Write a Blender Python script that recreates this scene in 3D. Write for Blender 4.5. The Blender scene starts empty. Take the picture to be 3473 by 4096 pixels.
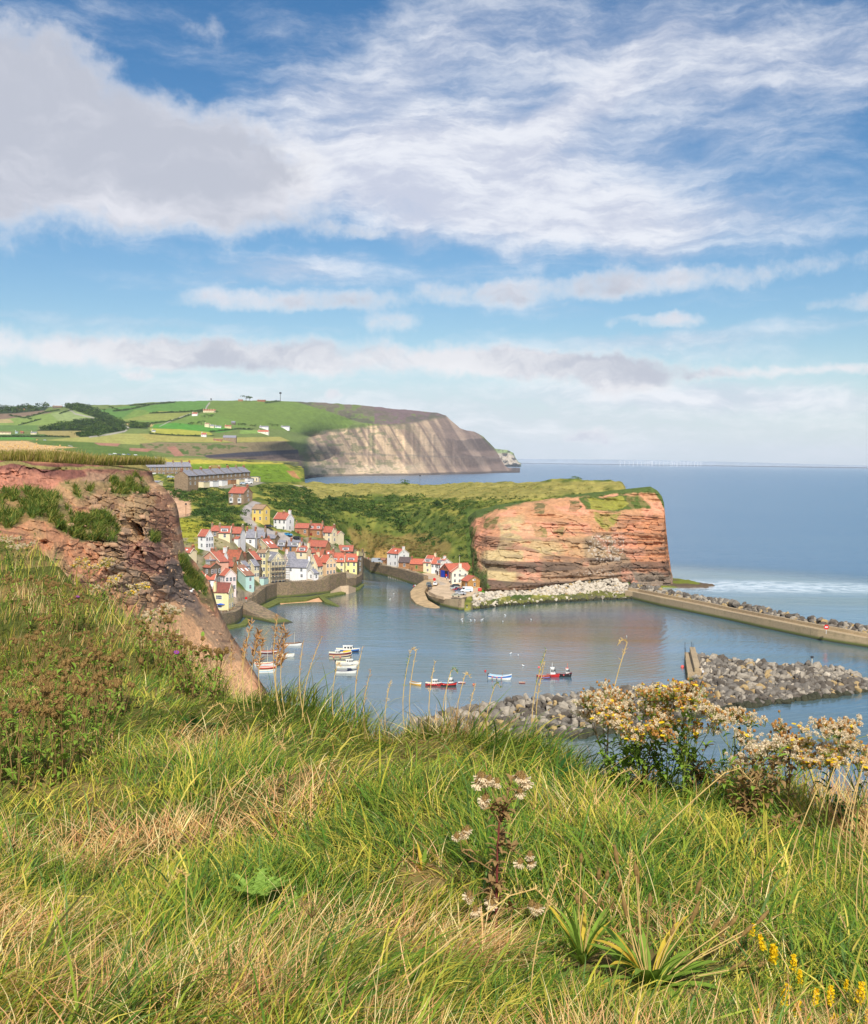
import bpy, math, random
import numpy as np
from mathutils import Matrix, Vector, Euler
rng = np.random.default_rng(7)
random.seed(7)
SC = bpy.context.scene
COL = SC.collection
R = math.radians
# ------------------------------------------------------------------ camera
F = 4400.0            # focal length in pixels of the 3473 x 4096 photograph
CAMZ = 60.0
PITCH = math.atan(208 / F)
ROLL = math.atan(24 / 1737)
cam_d = bpy.data.cameras.new('camera'); cam = bpy.data.objects.new('camera', cam_d); COL.objects.link(cam)
CM = Matrix.Rotation(math.pi / 2 - PITCH, 3, 'X') @ Matrix.Rotation(ROLL, 3, 'Z')
cam.matrix_world = Matrix.Translation((0, 0, CAMZ)) @ CM.to_4x4()
cam_d.sensor_fit = 'VERTICAL'; cam_d.sensor_height = 24.0; cam_d.lens = 24.0 * F / 4096
cam_d.clip_start = 0.1; cam_d.clip_end = 120000
SC.camera = cam
SC.view_settings.view_transform = 'Standard'; SC.view_settings.look = 'None'
SC.view_settings.exposure = 0.16; SC.view_settings.gamma = 1.0
try: SC.cycles.volume_bounces = 0
except Exception: pass
# ------------------------------------------------------------------ sun and sky
SUN_DIR = Vector((0.06, -0.68, 0.70)).normalized()
sd = bpy.data.lights.new('sun', 'SUN'); so = bpy.data.objects.new('sun', sd); COL.objects.link(so)
sd.energy = 4.6; sd.angle = R(0.6); sd.color = (1.0, 0.955, 0.89)
so.rotation_euler = SUN_DIR.to_track_quat('Z', 'Y').to_euler()
so.location = (-200, -300, 400)
W = bpy.data.worlds.new('World'); SC.world = W; W.use_nodes = True
nt = W.node_tree; nt.nodes.clear()
def N(t, **kw):
    n = nt.nodes.new(t)
    for k, v in kw.items(): setattr(n, k, v)
    return n
def L(a, b): nt.links.new(a, b)
def M(op, a, b=None, c=None, clamp=False):
    n = nt.nodes.new('ShaderNodeMath'); n.operation = op; n.use_clamp = clamp
    for i, v in enumerate((a, b, c)):
        if v is None: continue
        if isinstance(v, (int, float)): n.inputs[i].default_value = v
        else: nt.links.new(v, n.inputs[i])
    return n.outputs[0]
def VM(op, a, b=None, sc=None):
    n = nt.nodes.new('ShaderNodeVectorMath'); n.operation = op
    for i, v in enumerate((a, b)):
        if v is None: continue
        if isinstance(v, tuple): n.inputs[i].default_value = v
        else: nt.links.new(v, n.inputs[i])
    if sc is not None: n.inputs['Scale'].default_value = sc
    return n
def noise(vec, scale, detail=6, rough=0.55, dist=0.0):
    n = nt.nodes.new('ShaderNodeTexNoise'); n.inputs['Scale'].default_value = scale
    n.inputs['Detail'].default_value = detail; n.inputs['Roughness'].default_value = rough
    n.inputs['Distortion'].default_value = dist; nt.links.new(vec, n.inputs['Vector']); return n
def sstep(v, a, b, lo=0.0, hi=1.0):
    n = nt.nodes.new('ShaderNodeMapRange'); n.interpolation_type = 'SMOOTHSTEP'
    n.inputs['From Min'].default_value = a; n.inputs['From Max'].default_value = b
    n.inputs['To Min'].default_value = lo; n.inputs['To Max'].default_value = hi
    nt.links.new(v, n.inputs['Value']); return n.outputs['Result']
def cmix(f, a, b):
    n = nt.nodes.new('ShaderNodeMix'); n.data_type = 'RGBA'
    ia, ib = n.inputs[6], n.inputs[7]
    for s, v in ((n.inputs[0], f), (ia, a), (ib, b)):
        if isinstance(v, tuple): s.default_value = v if len(v) == 4 else (*v, 1)
        elif isinstance(v, (int, float)): s.default_value = v
        else: nt.links.new(v, s)
    return n.outputs[2]
tc = N('ShaderNodeTexCoord'); dirv = tc.outputs['Generated']
sep = N('ShaderNodeSeparateXYZ'); L(dirv, sep.inputs[0])
az = M('ARCTAN2', sep.outputs[0], sep.outputs[1]); el = M('ARCSINE', sep.outputs[2])
azel = N('ShaderNodeCombineXYZ'); L(az, azel.inputs[0]); L(el, azel.inputs[1])
zc = M('MAXIMUM', M('ADD', sep.outputs[2], 0.055), 0.02)
cp = N('ShaderNodeCombineXYZ'); L(M('DIVIDE', sep.outputs[0], zc), cp.inputs[0]); L(M('DIVIDE', sep.outputs[1], zc), cp.inputs[1])
def ang(X, Y):                      # place in the photograph -> azimuth, elevation
    d = CM @ Vector(((X - 1736.5) / F, -(Y - 2048) / F, -1.0)); d.normalize()
    return math.atan2(d.x, d.y), math.asin(d.z)
wn = noise(azel.outputs[0], 9, 5, 0.6)
warp = VM('SCALE', VM('SUBTRACT', wn.outputs['Color'], (0.5, 0.5, 0.5)).outputs[0], sc=0.09)
p1 = VM('ADD', azel.outputs[0], warp.outputs[0])
wn2 = noise(azel.outputs[0], 30, 6, 0.65)
warp2 = VM('MULTIPLY', VM('SUBTRACT', wn2.outputs['Color'], (0.5, 0.5, 0.5)).outputs[0], (0.05, 0.022, 0))
p2 = VM('ADD', azel.outputs[0], warp2.outputs[0])
def blob(src, X, Y, rx, ry, tilt, amp):
    a, e = ang(X, Y)
    m = nt.nodes.new('ShaderNodeMapping'); m.vector_type = 'TEXTURE'
    m.inputs['Location'].default_value = (a, e, 0); m.inputs['Rotation'].default_value = (0, 0, R(tilt))
    m.inputs['Scale'].default_value = (rx / F, ry / F, 1)
    nt.links.new(src.outputs[0], m.inputs['Vector'])
    return sstep(VM('LENGTH', m.outputs[0]).outputs['Value'], 1.35, 0.1, 0, amp)
def total(items):
    acc = None
    for it in items:
        v = blob(*it); acc = v if acc is None else M('ADD', acc, v)
    return acc
# tilt > 0 : right end higher
thick = total([(p1, 200, 600, 950, 400, -4, 1.15), (p1, 900, 740, 620, 240, -10, .85), (p1, -150, 420, 700, 300, 0, .9), (p1, 1150, 560, 420, 150, -8, .4),
               (p2, 1400, 1425, 1900, 105, -1.0, 1.0), (p2, 400, 1425, 900, 80, 0, .55), (p2, 2250, 1470, 620, 70, -4, .7),
               (p2, 2400, 1140, 1400, 85, 3.5, .95), (p2, 1000, 1195, 520, 60, 1, .7), (p2, 1590, 1285, 200, 45, 0, .7), (p2, 2640, 1285, 300, 42, 0, .8),
               (p2, 3250, 1478, 500, 32, 2, .7), (p2, 2500, 1560, 260, 60, 0, .7), (p2, 2390, 1752, 120, 50, 0, .9), (p2, 1480, 930, 190, 38, 0, .55),
               (p2, 550, 1508, 70, 28, 0, .8), (p2, 1345, 1583, 75, 40, 0, .9), (p2, 880, 1575, 190, 34, 6, .7), (p2, 2270, 1745, 100, 30, 0, .5), (p2, 250, 1600, 500, 45, 0, .5),
               (p2, 3400, 1210, 260, 60, -5, .7), (p2, 850, 160, 250, 100, 0, .5)])
wisp = total([(p1, 1900, 690, 1100, 290, -8, 1.35), (p1, 1500, 760, 500, 170, -12, .7), (p2, 2600, 1390, 900, 60, -2, .5), (p2, 500, 1290, 800, 40, 0, .4), (p2, 3000, 1330, 700, 45, 3, .5), (p2, 1300, 1120, 900, 50, 3, .45), (p2, 2900, 1580, 900, 70, -2, .55), (p1, 2700, 900, 1000, 160, -2, .55), (p1, 2750, 250, 1500, 300, -3, .86), (p1, 1500, 250, 520, 160, 20, .45),
              (p1, 3200, 640, 500, 120, -14, .35), (p1, 2250, 440, 500, 90, 30, .45), (p2, 1150, 1060, 420, 65, 2, .7), (p2, 1700, 1660, 2600, 190, 0, .78), (p2, 400, 100, 800, 130, 5, .3),
              (p2, 2100, 1225, 500, 45, -5, .4), (p1, 600, 1010, 250, 50, 4, .35)])
# nothing of this patch list lies behind the viewer: broken cloud of the same sort fills the rest of the sky
n_big = noise(cp.outputs[0], 0.55, 8, 0.6, 0.3)
n_fine = noise(azel.outputs[0], 22, 8, 0.62)
# streaky noise for the high cloud
ms = N('ShaderNodeMapping'); ms.inputs['Rotation'].default_value = (0, 0, R(-14)); ms.inputs['Scale'].default_value = (7, 26, 1)
L(VM('ADD', azel.outputs[0], VM('SCALE', warp.outputs[0], sc=0.45).outputs[0]).outputs[0], ms.inputs['Vector'])
n_str = noise(ms.outputs[0], 1.3, 9, 0.66, 0.15)
side = sstep(M('ABSOLUTE', az), 0.45, 0.8, 0, 0.75)
t_in = M('ADD', M('ADD', thick, side), M('MULTIPLY', M('SUBTRACT', n_fine.outputs[0], 0.5), 1.5))
t_mask = M('MULTIPLY', sstep(t_in, 0.34, 1.15), 0.96)
w_in = M('ADD', wisp, M('MULTIPLY', M('SUBTRACT', n_str.outputs[0], 0.5), 1.7))
w_mask = M('MULTIPLY', sstep(w_in, 0.0, 1.35), 0.9)
sky = N('ShaderNodeTexSky'); sky.sky_type = 'NISHITA'; sky.sun_disc = False
sky.sun_elevation = math.asin(SUN_DIR.z); sky.sun_rotation = math.atan2(SUN_DIR.x, SUN_DIR.y) % (2 * math.pi)
sky.altitude = 60; sky.air_density = 1.0; sky.dust_density = 0.6; sky.ozone_density = 1.6
hsv = N('ShaderNodeHueSaturation'); hsv.inputs['Saturation'].default_value = 1.36; hsv.inputs['Value'].default_value = 1.1
L(sky.outputs[0], hsv.inputs['Color'])
# light and dark folds of the cloud
mf = N('ShaderNodeMapping'); mf.inputs['Scale'].default_value = (6, 17, 1); L(p1.outputs[0], mf.inputs['Vector'])
fold = noise(mf.outputs[0], 1.0, 8, 0.6, 0.2)
greyc = cmix(sstep(M('ADD', fold.outputs[0], M('MULTIPLY', t_in, -0.11)), 0.26, 0.60), (5.6, 5.85, 6.7, 1), (8.6, 8.6, 9.2, 1))
edge = sstep(t_in, 1.1, 0.55)
low = sstep(el, 0.16, 0.06)
greyc = cmix(M('MULTIPLY', M('MAXIMUM', edge, M('MULTIPLY', low, sstep(fold.outputs[0], 0.36, 0.54))), 0.85), greyc, (9.6, 9.5, 9.6, 1))
whitec = cmix(sstep(n_str.outputs[0], 0.38, 0.62), (6.6, 6.9, 8.1, 1), (9.4, 9.5, 10.0, 1))
horiz = sstep(el, 0.12, -0.01, 0, 0.6)
base = cmix(horiz, hsv.outputs[0], (6.6, 8.4, 10.3, 1))
c1 = cmix(w_mask, base, whitec)
c2 = cmix(t_mask, c1, greyc)
bg = N('ShaderNodeBackground'); bg.inputs['Strength'].default_value = 0.088; L(c2, bg.inputs['Color'])
out = N('ShaderNodeOutputWorld'); L(bg.outputs[0], out.inputs['Surface'])

# ------------------------------------------------------------------ helpers
CMn = np.array(CM)
def P(X, Y, D):
    """point seen at (X, Y) of the photograph at forward distance D"""
    X = np.asarray(X, float); Y = np.asarray(Y, float); D = np.asarray(D, float)
    c = np.stack(np.broadcast_arrays((X - 1736.5) / F, -(Y - 2048) / F, -np.ones_like(X + Y)), -1)
    d = c @ CMn.T
    d = d * (D / d[..., 1])[..., None]
    return d + np.array([0, 0, CAMZ])
def PZ(X, Y, z=0.0):
    X = np.asarray(X, float); Y = np.asarray(Y, float)
    c = np.stack(np.broadcast_arrays((X - 1736.5) / F, -(Y - 2048) / F, -np.ones_like(X + Y)), -1)
    d = c @ CMn.T
    d = d * ((z - CAMZ) / d[..., 2])[..., None]
    return d + np.array([0, 0, CAMZ])
def YH(X): return 1840 + (X - 1736.5) * math.tan(ROLL)
def proj(p):
    q = (np.asarray(p, float) - np.array([0, 0, CAMZ])) @ CMn
    return 1736.5 + F * q[..., 0] / -q[..., 2], 2048 - F * q[..., 1] / -q[..., 2], -q[..., 2]
def lin(c):
    c = np.asarray(c, float) / 255.0
    return np.where(c <= 0.04045, c / 12.92, ((c + 0.055) / 1.055) ** 2.4)
def hsh(ix, iy, iz, s=0):
    h = (ix.astype(np.int64) * 374761393 + iy.astype(np.int64) * 668265263 + iz.astype(np.int64) * 2147483647 + s * 974711) & 0xffffffff
    h = ((h ^ (h >> 13)) * 1274126177) & 0xffffffff
    h = ((h ^ (h >> 16)) * 2246822519) & 0xffffffff
    return ((h ^ (h >> 15)) & 0xffffff) / float(0xffffff)
def vnoise(p, s=0):
    p = np.asarray(p, float); i = np.floor(p).astype(np.int64); f = p - i; f = f * f * f * (f * (f * 6 - 15) + 10)
    r = 0
    for dx in (0, 1):
        wx = f[..., 0] if dx else 1 - f[..., 0]
        for dy in (0, 1):
            wy = f[..., 1] if dy else 1 - f[..., 1]
            for dz in (0, 1):
                wz = f[..., 2] if dz else 1 - f[..., 2]
                r = r + wx * wy * wz * hsh(i[..., 0] + dx, i[..., 1] + dy, i[..., 2] + dz, s)
    return r
def fbm(p, oc=4, s=0, g=0.5):
    p = np.asarray(p, float); a = 1.0; t = 0; r = 0
    for k in range(oc):
        r = r + a * vnoise(p * (2.03 ** k) + 17.3 * k, s + k); t += a; a *= g
    return r / t
def n2(x, y, sc, oc=4, s=0, g=.5):
    return fbm(np.stack([np.asarray(x) / sc, np.asarray(y) / sc, np.zeros_like(np.asarray(x, float))], -1), oc, s, g)
def worley(p, s=0):
    """returns F1 distance, F2-F1, id of the nearest cell (0..1)"""
    p = np.asarray(p, float); i = np.floor(p).astype(np.int64)
    f1 = np.full(p.shape[:-1], 9.0); f2 = f1.copy(); idd = np.zeros_like(f1)
    for dx in (-1, 0, 1):
        for dy in (-1, 0, 1):
            for dz in (-1, 0, 1):
                c = i + np.array([dx, dy, dz])
                q = np.stack([c[..., k] + hsh(c[..., 0], c[..., 1], c[..., 2], s + k) for k in range(3)], -1)
                d = np.linalg.norm(q - p, axis=-1); hid = hsh(c[..., 0], c[..., 1], c[..., 2], s + 7)
                nf = d < f1
                f2 = np.where(nf, f1, np.minimum(f2, d)); idd = np.where(nf, hid, idd); f1 = np.where(nf, d, f1)
    return f1, f2 - f1, idd
def ss(x, a, b):
    t = np.clip((np.asarray(x, float) - a) / (b - a), 0, 1); return t * t * (3 - 2 * t)
def mixc(a, b, t): return a * (1 - t[..., None]) + np.asarray(b) * t[..., None]
def rbf(pts, vals, q, kern='lin', sm=0.0):
    pts = np.asarray(pts, float); vals = np.asarray(vals, float); n = len(pts)
    def K(r): return r if kern == 'lin' else np.where(r > 0, r * r * np.log(np.maximum(r, 1e-9)), 0)
    r = np.linalg.norm(pts[:, None] - pts[None], axis=-1)
    A = np.zeros((n + 3, n + 3)); A[:n, :n] = K(r) - sm * np.eye(n); A[:n, n] = 1; A[:n, n + 1:] = pts; A[n:, :n] = A[:n, n:].T
    w = np.linalg.solve(A, np.concatenate([vals, [0, 0, 0]]))
    q = np.asarray(q, float); sh = q.shape[:-1]; q = q.reshape(-1, 2); o = np.empty(len(q))
    for a in range(0, len(q), 20000):
        b = q[a:a + 20000]; o[a:a + 20000] = K(np.linalg.norm(b[:, None] - pts[None], axis=-1)) @ w[:n] + w[n] + b @ w[n + 1:]
    return o.reshape(sh)
def inpoly(x, y, poly):
    x = np.asarray(x, float); y = np.asarray(y, float); r = np.zeros(x.shape, bool); n = len(poly)
    for i in range(n):
        x1, y1 = poly[i]; x2, y2 = poly[(i + 1) % n]
        if y1 == y2: continue
        c = ((y1 > y) != (y2 > y)) & (x < (x2 - x1) * (y - y1) / (y2 - y1) + x1); r ^= c
    return r
def dpoly(x, y, poly, closed=True):
    d = np.full(np.shape(x), 1e9); n = len(poly)
    for i in range(n if closed else n - 1):
        ax, ay = poly[i]; bx, by = poly[(i + 1) % n]; L2 = (bx - ax) ** 2 + (by - ay) ** 2 + 1e-9
        t = np.clip(((x - ax) * (bx - ax) + (y - ay) * (by - ay)) / L2, 0, 1)
        d = np.minimum(d, np.hypot(x - ax - t * (bx - ax), y - ay - t * (by - ay)))
    return d
# --- materials (procedural, no image files)
def new_mat(name):
    global nt
    m = bpy.data.materials.new(name); m.use_nodes = True; nt = m.node_tree; nt.nodes.clear()
    o = N('ShaderNodeOutputMaterial'); b = N('ShaderNodeBsdfPrincipled'); L(b.outputs[0], o.inputs['Surface'])
    return m, b, o
def mat(name, rgb=None, rough=0.8, var=0.25, scale=3.0, bump=0.0, bscale=None, metal=0.0, attr=False, spec=0.3, dist=0.05, alpha=None, trans=None, hv=0.0):
    """plain base colour (sRGB 0..255) or the 'Col' attribute, broken up by noise"""
    m, b, o = new_mat(name)
    tcn = N('ShaderNodeTexCoord'); src = tcn.outputs['Object']
    if attr:
        a = N('ShaderNodeAttribute'); a.attribute_name = 'Col'; base = a.outputs['Color']
    else: base = tuple(lin(rgb)) + (1,)
    n = noise(src, scale, 6, 0.65)
    v = sstep(n.outputs[0], 0.25, 0.75, 1 - var, 1 + var)
    mul = nt.nodes.new('ShaderNodeMix'); mul.data_type = 'RGBA'; mul.blend_type = 'MULTIPLY'; mul.inputs[0].default_value = 1
    if isinstance(base, tuple): mul.inputs[6].default_value = base
    else: L(base, mul.inputs[6])
    cc = N('ShaderNodeCombineColor'); 
    for k in range(3): L(v, cc.inputs[k])
    L(cc.outputs[0], mul.inputs[7]); colr = mul.outputs[2]
    L(colr, b.inputs['Base Color'])
    b.inputs['Roughness'].default_value = rough; b.inputs['Metallic'].default_value = metal
    b.inputs['Specular IOR Level'].default_value = spec
    if trans:                                     # thin leaves let some light through
        t = N('ShaderNodeBsdfTranslucent'); L(colr, t.inputs['Color']); mx = N('ShaderNodeMixShader'); mx.inputs[0].default_value = trans
        L(b.outputs[0], mx.inputs[1]); L(t.outputs[0], mx.inputs[2]); L(mx.outputs[0], o.inputs['Surface'])
    if bump:
        bn = noise(src, bscale or scale * 3, 8, 0.7); bp = N('ShaderNodeBump'); bp.inputs['Strength'].default_value = bump
        bp.inputs['Distance'].default_value = dist; L(bn.outputs[0], bp.inputs['Height']); L(bp.outputs[0], b.inputs['Normal'])
    return m
# --- mesh and tagging
def mesh(name, verts, faces, mats, mi=None, col=None, smooth=False):
    me = bpy.data.meshes.new(name); verts = np.asarray(verts, np.float32)
    if isinstance(faces, np.ndarray):
        nf, k = faces.shape
        me.vertices.add(len(verts)); me.vertices.foreach_set('co', verts.ravel())
        me.loops.add(nf * k); me.polygons.add(nf)
        me.polygons.foreach_set('loop_start', np.arange(nf, dtype=np.int32) * k)
        me.loops.foreach_set('vertex_index', faces.astype(np.int32).ravel())
    else:
        me.from_pydata([tuple(map(float, v)) for v in verts], [], [tuple(map(int, f)) for f in faces])
    for m in (mats if isinstance(mats, (list, tuple)) else [mats]): me.materials.append(m)
    if mi is not None: me.polygons.foreach_set('material_index', np.asarray(mi, np.int32))
    if col is not None:
        a = me.color_attributes.new('Col', 'FLOAT_COLOR', 'POINT'); c = np.ones((len(verts), 4), np.float32); c[:, :3] = col
        a.data.foreach_set('color', c.ravel())
    me.update(); me.validate()
    if smooth: me.polygons.foreach_set('use_smooth', np.ones(len(me.polygons), bool))
    return me
def obj(name, me, parent=None, loc=None, rot=None, scale=None):
    o = bpy.data.objects.new(name, me); COL.objects.link(o)
    if parent: o.parent = parent
    if loc is not None: o.location = loc
    if rot is not None: o.rotation_euler = rot
    if scale is not None: o.scale = scale if not isinstance(scale, (int, float)) else (scale,) * 3
    return o
def tag(o, label=None, cat=None, group=None, kind=None):
    if label: o['label'] = label
    if cat: o['category'] = cat
    if group: o['group'] = group
    if kind: o['kind'] = kind
    return o
def thing(name, label, cat, loc=(0, 0, 0), rz=0.0, group=None):
    o = bpy.data.objects.new(name, None); COL.objects.link(o); o.empty_display_size = 0.2
    o.location = tuple(float(v) for v in loc); o.rotation_euler = (0, 0, rz); return tag(o, label, cat, group)
KIDS = {}
def copy_tree(o, loc=None, rot=None, scale=None, label=None, group=None, parent=None):
    c = o.copy(); COL.objects.link(c); c.parent = parent
    for ch in (KIDS.get(o.name) or list(o.children)): 
        k = copy_tree(ch, parent=c)
    if loc is not None: c.location = tuple(float(v) for v in loc)
    if rot is not None: c.rotation_euler = rot
    if scale is not None: c.scale = (scale,) * 3 if isinstance(scale, (int, float)) else scale
    if label: c['label'] = label
    if group: c['group'] = group
    return c
def gridfaces(nr, nc):
    i = np.arange(nr * nc).reshape(nr, nc)
    return np.stack([i[:-1, :-1], i[:-1, 1:], i[1:, 1:], i[1:, :-1]], -1).reshape(-1, 4)
class MB:
    """collects simple shapes, then links them as ONE mesh object"""
    def __init__(s): s.v = []; s.f = []; s.m = []; s.c = []
    def add(s, v, f, m=0, c=None):
        o = len(s.v); s.v += [tuple(map(float, p)) for p in v]; s.f += [tuple(int(i) + o for i in q) for q in f]; s.m += [m] * len(f)
        s.c += [tuple(c) if c is not None else (1, 1, 1)] * len(v); return s
    def box(s, x0, x1, y0, y1, z0, z1, m=0, c=None, M4=None):
        v = [(x, y, z) for z in (z0, z1) for y in (y0, y1) for x in (x0, x1)]
        if M4 is not None: v = [M4 @ Vector(p) for p in v]
        return s.add(v, [(0, 2, 3, 1), (4, 5, 7, 6), (0, 1, 5, 4), (2, 6, 7, 3), (0, 4, 6, 2), (1, 3, 7, 5)], m, c)
    def prism(s, poly, z0, z1, m=0, c=None):
        n = len(poly); v = [(x, y, z0) for x, y in poly] + [(x, y, z1) for x, y in poly]
        return s.add(v, [tuple(range(n))[::-1], tuple(range(n, 2 * n))] + [(i, (i + 1) % n, n + (i + 1) % n, n + i) for i in range(n)], m, c)
    def tube(s, pts, rad, n=6, m=0, c=None, cap=True):
        pts = [Vector(p) for p in pts]; k = len(pts); rad = [rad] * k if isinstance(rad, (int, float)) else rad
        V = []; F_ = []; ref = Vector((0.13, 0.27, 0.95))
        for i, p in enumerate(pts):
            t = (pts[min(i + 1, k - 1)] - pts[max(i - 1, 0)]).normalized()
            if abs(t.dot(ref)) > 0.95: r_ = Vector((1, 0, 0))
            else: r_ = ref
            a = t.cross(r_).normalized(); b = t.cross(a)
            V += [p + (a * math.cos(2 * math.pi * j / n) + b * math.sin(2 * math.pi * j / n)) * rad[i] for j in range(n)]
        for i in range(k - 1):
            F_ += [(i * n + j, i * n + (j + 1) % n, (i + 1) * n + (j + 1) % n, (i + 1) * n + j) for j in range(n)]
        if cap: F_ += [tuple(range(n)), tuple(range((k - 1) * n, k * n))[::-1]]
        return s.add(V, F_, m, c)
    def ball(s, ctr, r, nu=8, nv=5, m=0, c=None, sc=(1, 1, 1)):
        V = [(ctr[0], ctr[1], ctr[2] - r * sc[2])]
        for i in range(1, nv):
            t = -math.pi / 2 + math.pi * i / nv
            V += [(ctr[0] + r * sc[0] * math.cos(t) * math.cos(2 * math.pi * j / nu), ctr[1] + r * sc[1] * math.cos(t) * math.sin(2 * math.pi * j / nu), ctr[2] + r * sc[2] * math.sin(t)) for j in range(nu)]
        V.append((ctr[0], ctr[1], ctr[2] + r * sc[2])); Fc = [(0, 1 + (j + 1) % nu, 1 + j) for j in range(nu)]
        for i in range(nv - 2):
            a = 1 + i * nu; Fc += [(a + j, a + (j + 1) % nu, a + nu + (j + 1) % nu, a + nu + j) for j in range(nu)]
        a = 1 + (nv - 2) * nu; Fc += [(a + j, a + (j + 1) % nu, len(V) - 1) for j in range(nu)]
        return s.add(V, Fc, m, c)
    def mesh(s, name, mats, smooth=False, col=False):
        return mesh(name, s.v, s.f, mats, s.m, np.array(s.c) if col else None, smooth)
    def build(s, name, mats, parent=None, smooth=False, col=False, **kw):
        return obj(name, s.mesh(name, mats, smooth, col), parent, **kw)
# ------------------------------------------------------------------ sea
def sea_mat():
    m, b, o = new_mat('sea_water')
    g = N('ShaderNodeNewGeometry'); pos = g.outputs['Position']
    s = N('ShaderNodeSeparateXYZ'); L(pos, s.inputs[0])
    # harbour water is greener and calmer than the open sea
    vd = N('ShaderNodeVectorMath'); vd.operation = 'DISTANCE'; L(pos, vd.inputs[0]); vd.inputs[1].default_value = (30, 380, 0)
    calm = sstep(vd.outputs['Value'], 230, 330)                    # 0 near the harbour, 1 out at sea
    mb = N('ShaderNodeMapping'); mb.inputs['Scale'].default_value = (0.0012, 0.009, 1); L(pos, mb.inputs['Vector']); big = noise(mb.outputs[0], 1.0, 10, 0.72)
    c = cmix(calm, (0.07, 0.105, 0.08, 1), (0.06, 0.15, 0.25, 1))
    c = cmix(sstep(big.outputs[0], 0.42, 0.60, 0, 0.75), c, (0.08, 0.17, 0.26, 1))
    # foam and broken water off the rock shelf
    mp = N('ShaderNodeMapping'); mp.inputs['Scale'].default_value = (0.05, 0.17, 1); L(pos, mp.inputs['Vector'])
    fo = noise(mp.outputs[0], 2.2, 8, 0.75, 0.5)
    fx = PZ(3000, 2345); d1 = N('ShaderNodeMapping'); d1.vector_type = 'TEXTURE'; d1.inputs['Location'].default_value = (float(fx[0]), float(fx[1]), 0); d1.inputs['Scale'].default_value = (120, 34, 1); L(pos, d1.inputs['Vector'])
    fm = sstep(VM('LENGTH', d1.outputs[0]).outputs['Value'], 1.1, 0.25)
    foam = M('MULTIPLY', fm, sstep(fo.outputs[0], 0.43, 0.53))
    c = cmix(foam, c, (0.75, 0.8, 0.82, 1)); L(c, b.inputs['Base Color'])
    L(sstep(calm, 0, 1, 0.07, 0.24), b.inputs['Roughness']); b.inputs['IOR'].default_value = 2.5
    b.inputs['Specular IOR Level'].default_value = 0.5
    m1 = N('ShaderNodeMapping'); m1.inputs['Rotation'].default_value = (0, 0, R(12)); m1.inputs['Scale'].default_value = (0.7, 1.5, 1); L(pos, m1.inputs['Vector'])
    w1 = noise(m1.outputs[0], 0.9, 4, 0.6, 0.3)
    m2 = N('ShaderNodeMapping'); m2.inputs['Rotation'].default_value = (0, 0, R(8)); m2.inputs['Scale'].default_value = (0.05, 0.16, 1); L(pos, m2.inputs['Vector'])
    w2 = noise(m2.outputs[0], 1.0, 5, 0.6, 0.4)
    h = M('ADD', M('MULTIPLY', w1.outputs[0], sstep(calm, 0, 1, 0.05, 0.35)), M('MULTIPLY', w2.outputs[0], sstep(calm, 0, 1, 0.16, 2.2)))
    # ripples fanning out over the harbour
    rc = PZ(1700, 2520); vr = N('ShaderNodeVectorMath'); vr.operation = 'DISTANCE'; L(pos, vr.inputs[0]); vr.inputs[1].default_value = (float(rc[0]) - 6, float(rc[1]) + 30, 0)
    rp = M('SINE', M('MULTIPLY', M('ADD', vr.outputs['Value'], M('MULTIPLY', w2.outputs[0], 6)), 2.3))
    h = M('ADD', h, M('MULTIPLY', M('MULTIPLY', rp, 0.012), sstep(calm, 0, 0.3, 1, 0)))
    bp = N('ShaderNodeBump'); bp.inputs['Strength'].default_value = 0.7; bp.inputs['Distance'].default_value = 1.0; L(h, bp.inputs['Height']); L(bp.outputs[0], b.inputs['Normal'])
    return m
SEA_M = sea_mat()
xs = np.array([-60000, -20000, -6000, -2000, -600, -200, 0, 200, 600, 2000, 6000, 20000, 60000.]); ys = np.array([-3000, 0, 100, 200, 400, 700, 1200, 3000, 8000, 20000, 45000.])
gx, gy = np.meshgrid(xs, ys)
tag(obj('sea', mesh('sea', np.stack([gx, gy, gx * 0], -1).reshape(-1, 3), gridfaces(len(ys), len(xs)), SEA_M)), kind='structure')

# ------------------------------------------------------------------ far hills and sea cliffs
EARTH = mat('hill_ground', attr=True, rough=0.95, var=0.16, scale=0.02, spec=0.1)
ROCKF = mat('far_ground', attr=True, rough=0.95, var=0.14, scale=0.04, spec=0.1, bump=0.5, bscale=0.05, dist=6)
top = np.array([(-500, 1660), (-200, 1650), (0, 1640), (150, 1628), (250, 1626), (330, 1622), (520, 1618), (600, 1609), (750, 1605), (850, 1602), (1100, 1602), (1180, 1606), (1400, 1617), (1600, 1637), (1750, 1652), (1785, 1662), (1805, 1682), (1840, 1712), (1870, 1723), (1900, 1727), (1935, 1748), (1960, 1772), (1985, 1802), (2005, 1838), (2022, 1865), (2048, 1882), (2080, 1889)], float)
bot = np.array([(-500, 1990), (1150, 1990), (1200, 1915), (1240, 1909), (1350, 1905), (1500, 1903), (1650, 1902), (1800, 1897), (1900, 1896), (2000, 1891), (2080, 1890)], float)
def D0(X, Y): return CAMZ * F / (Y - YH(X))
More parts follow.
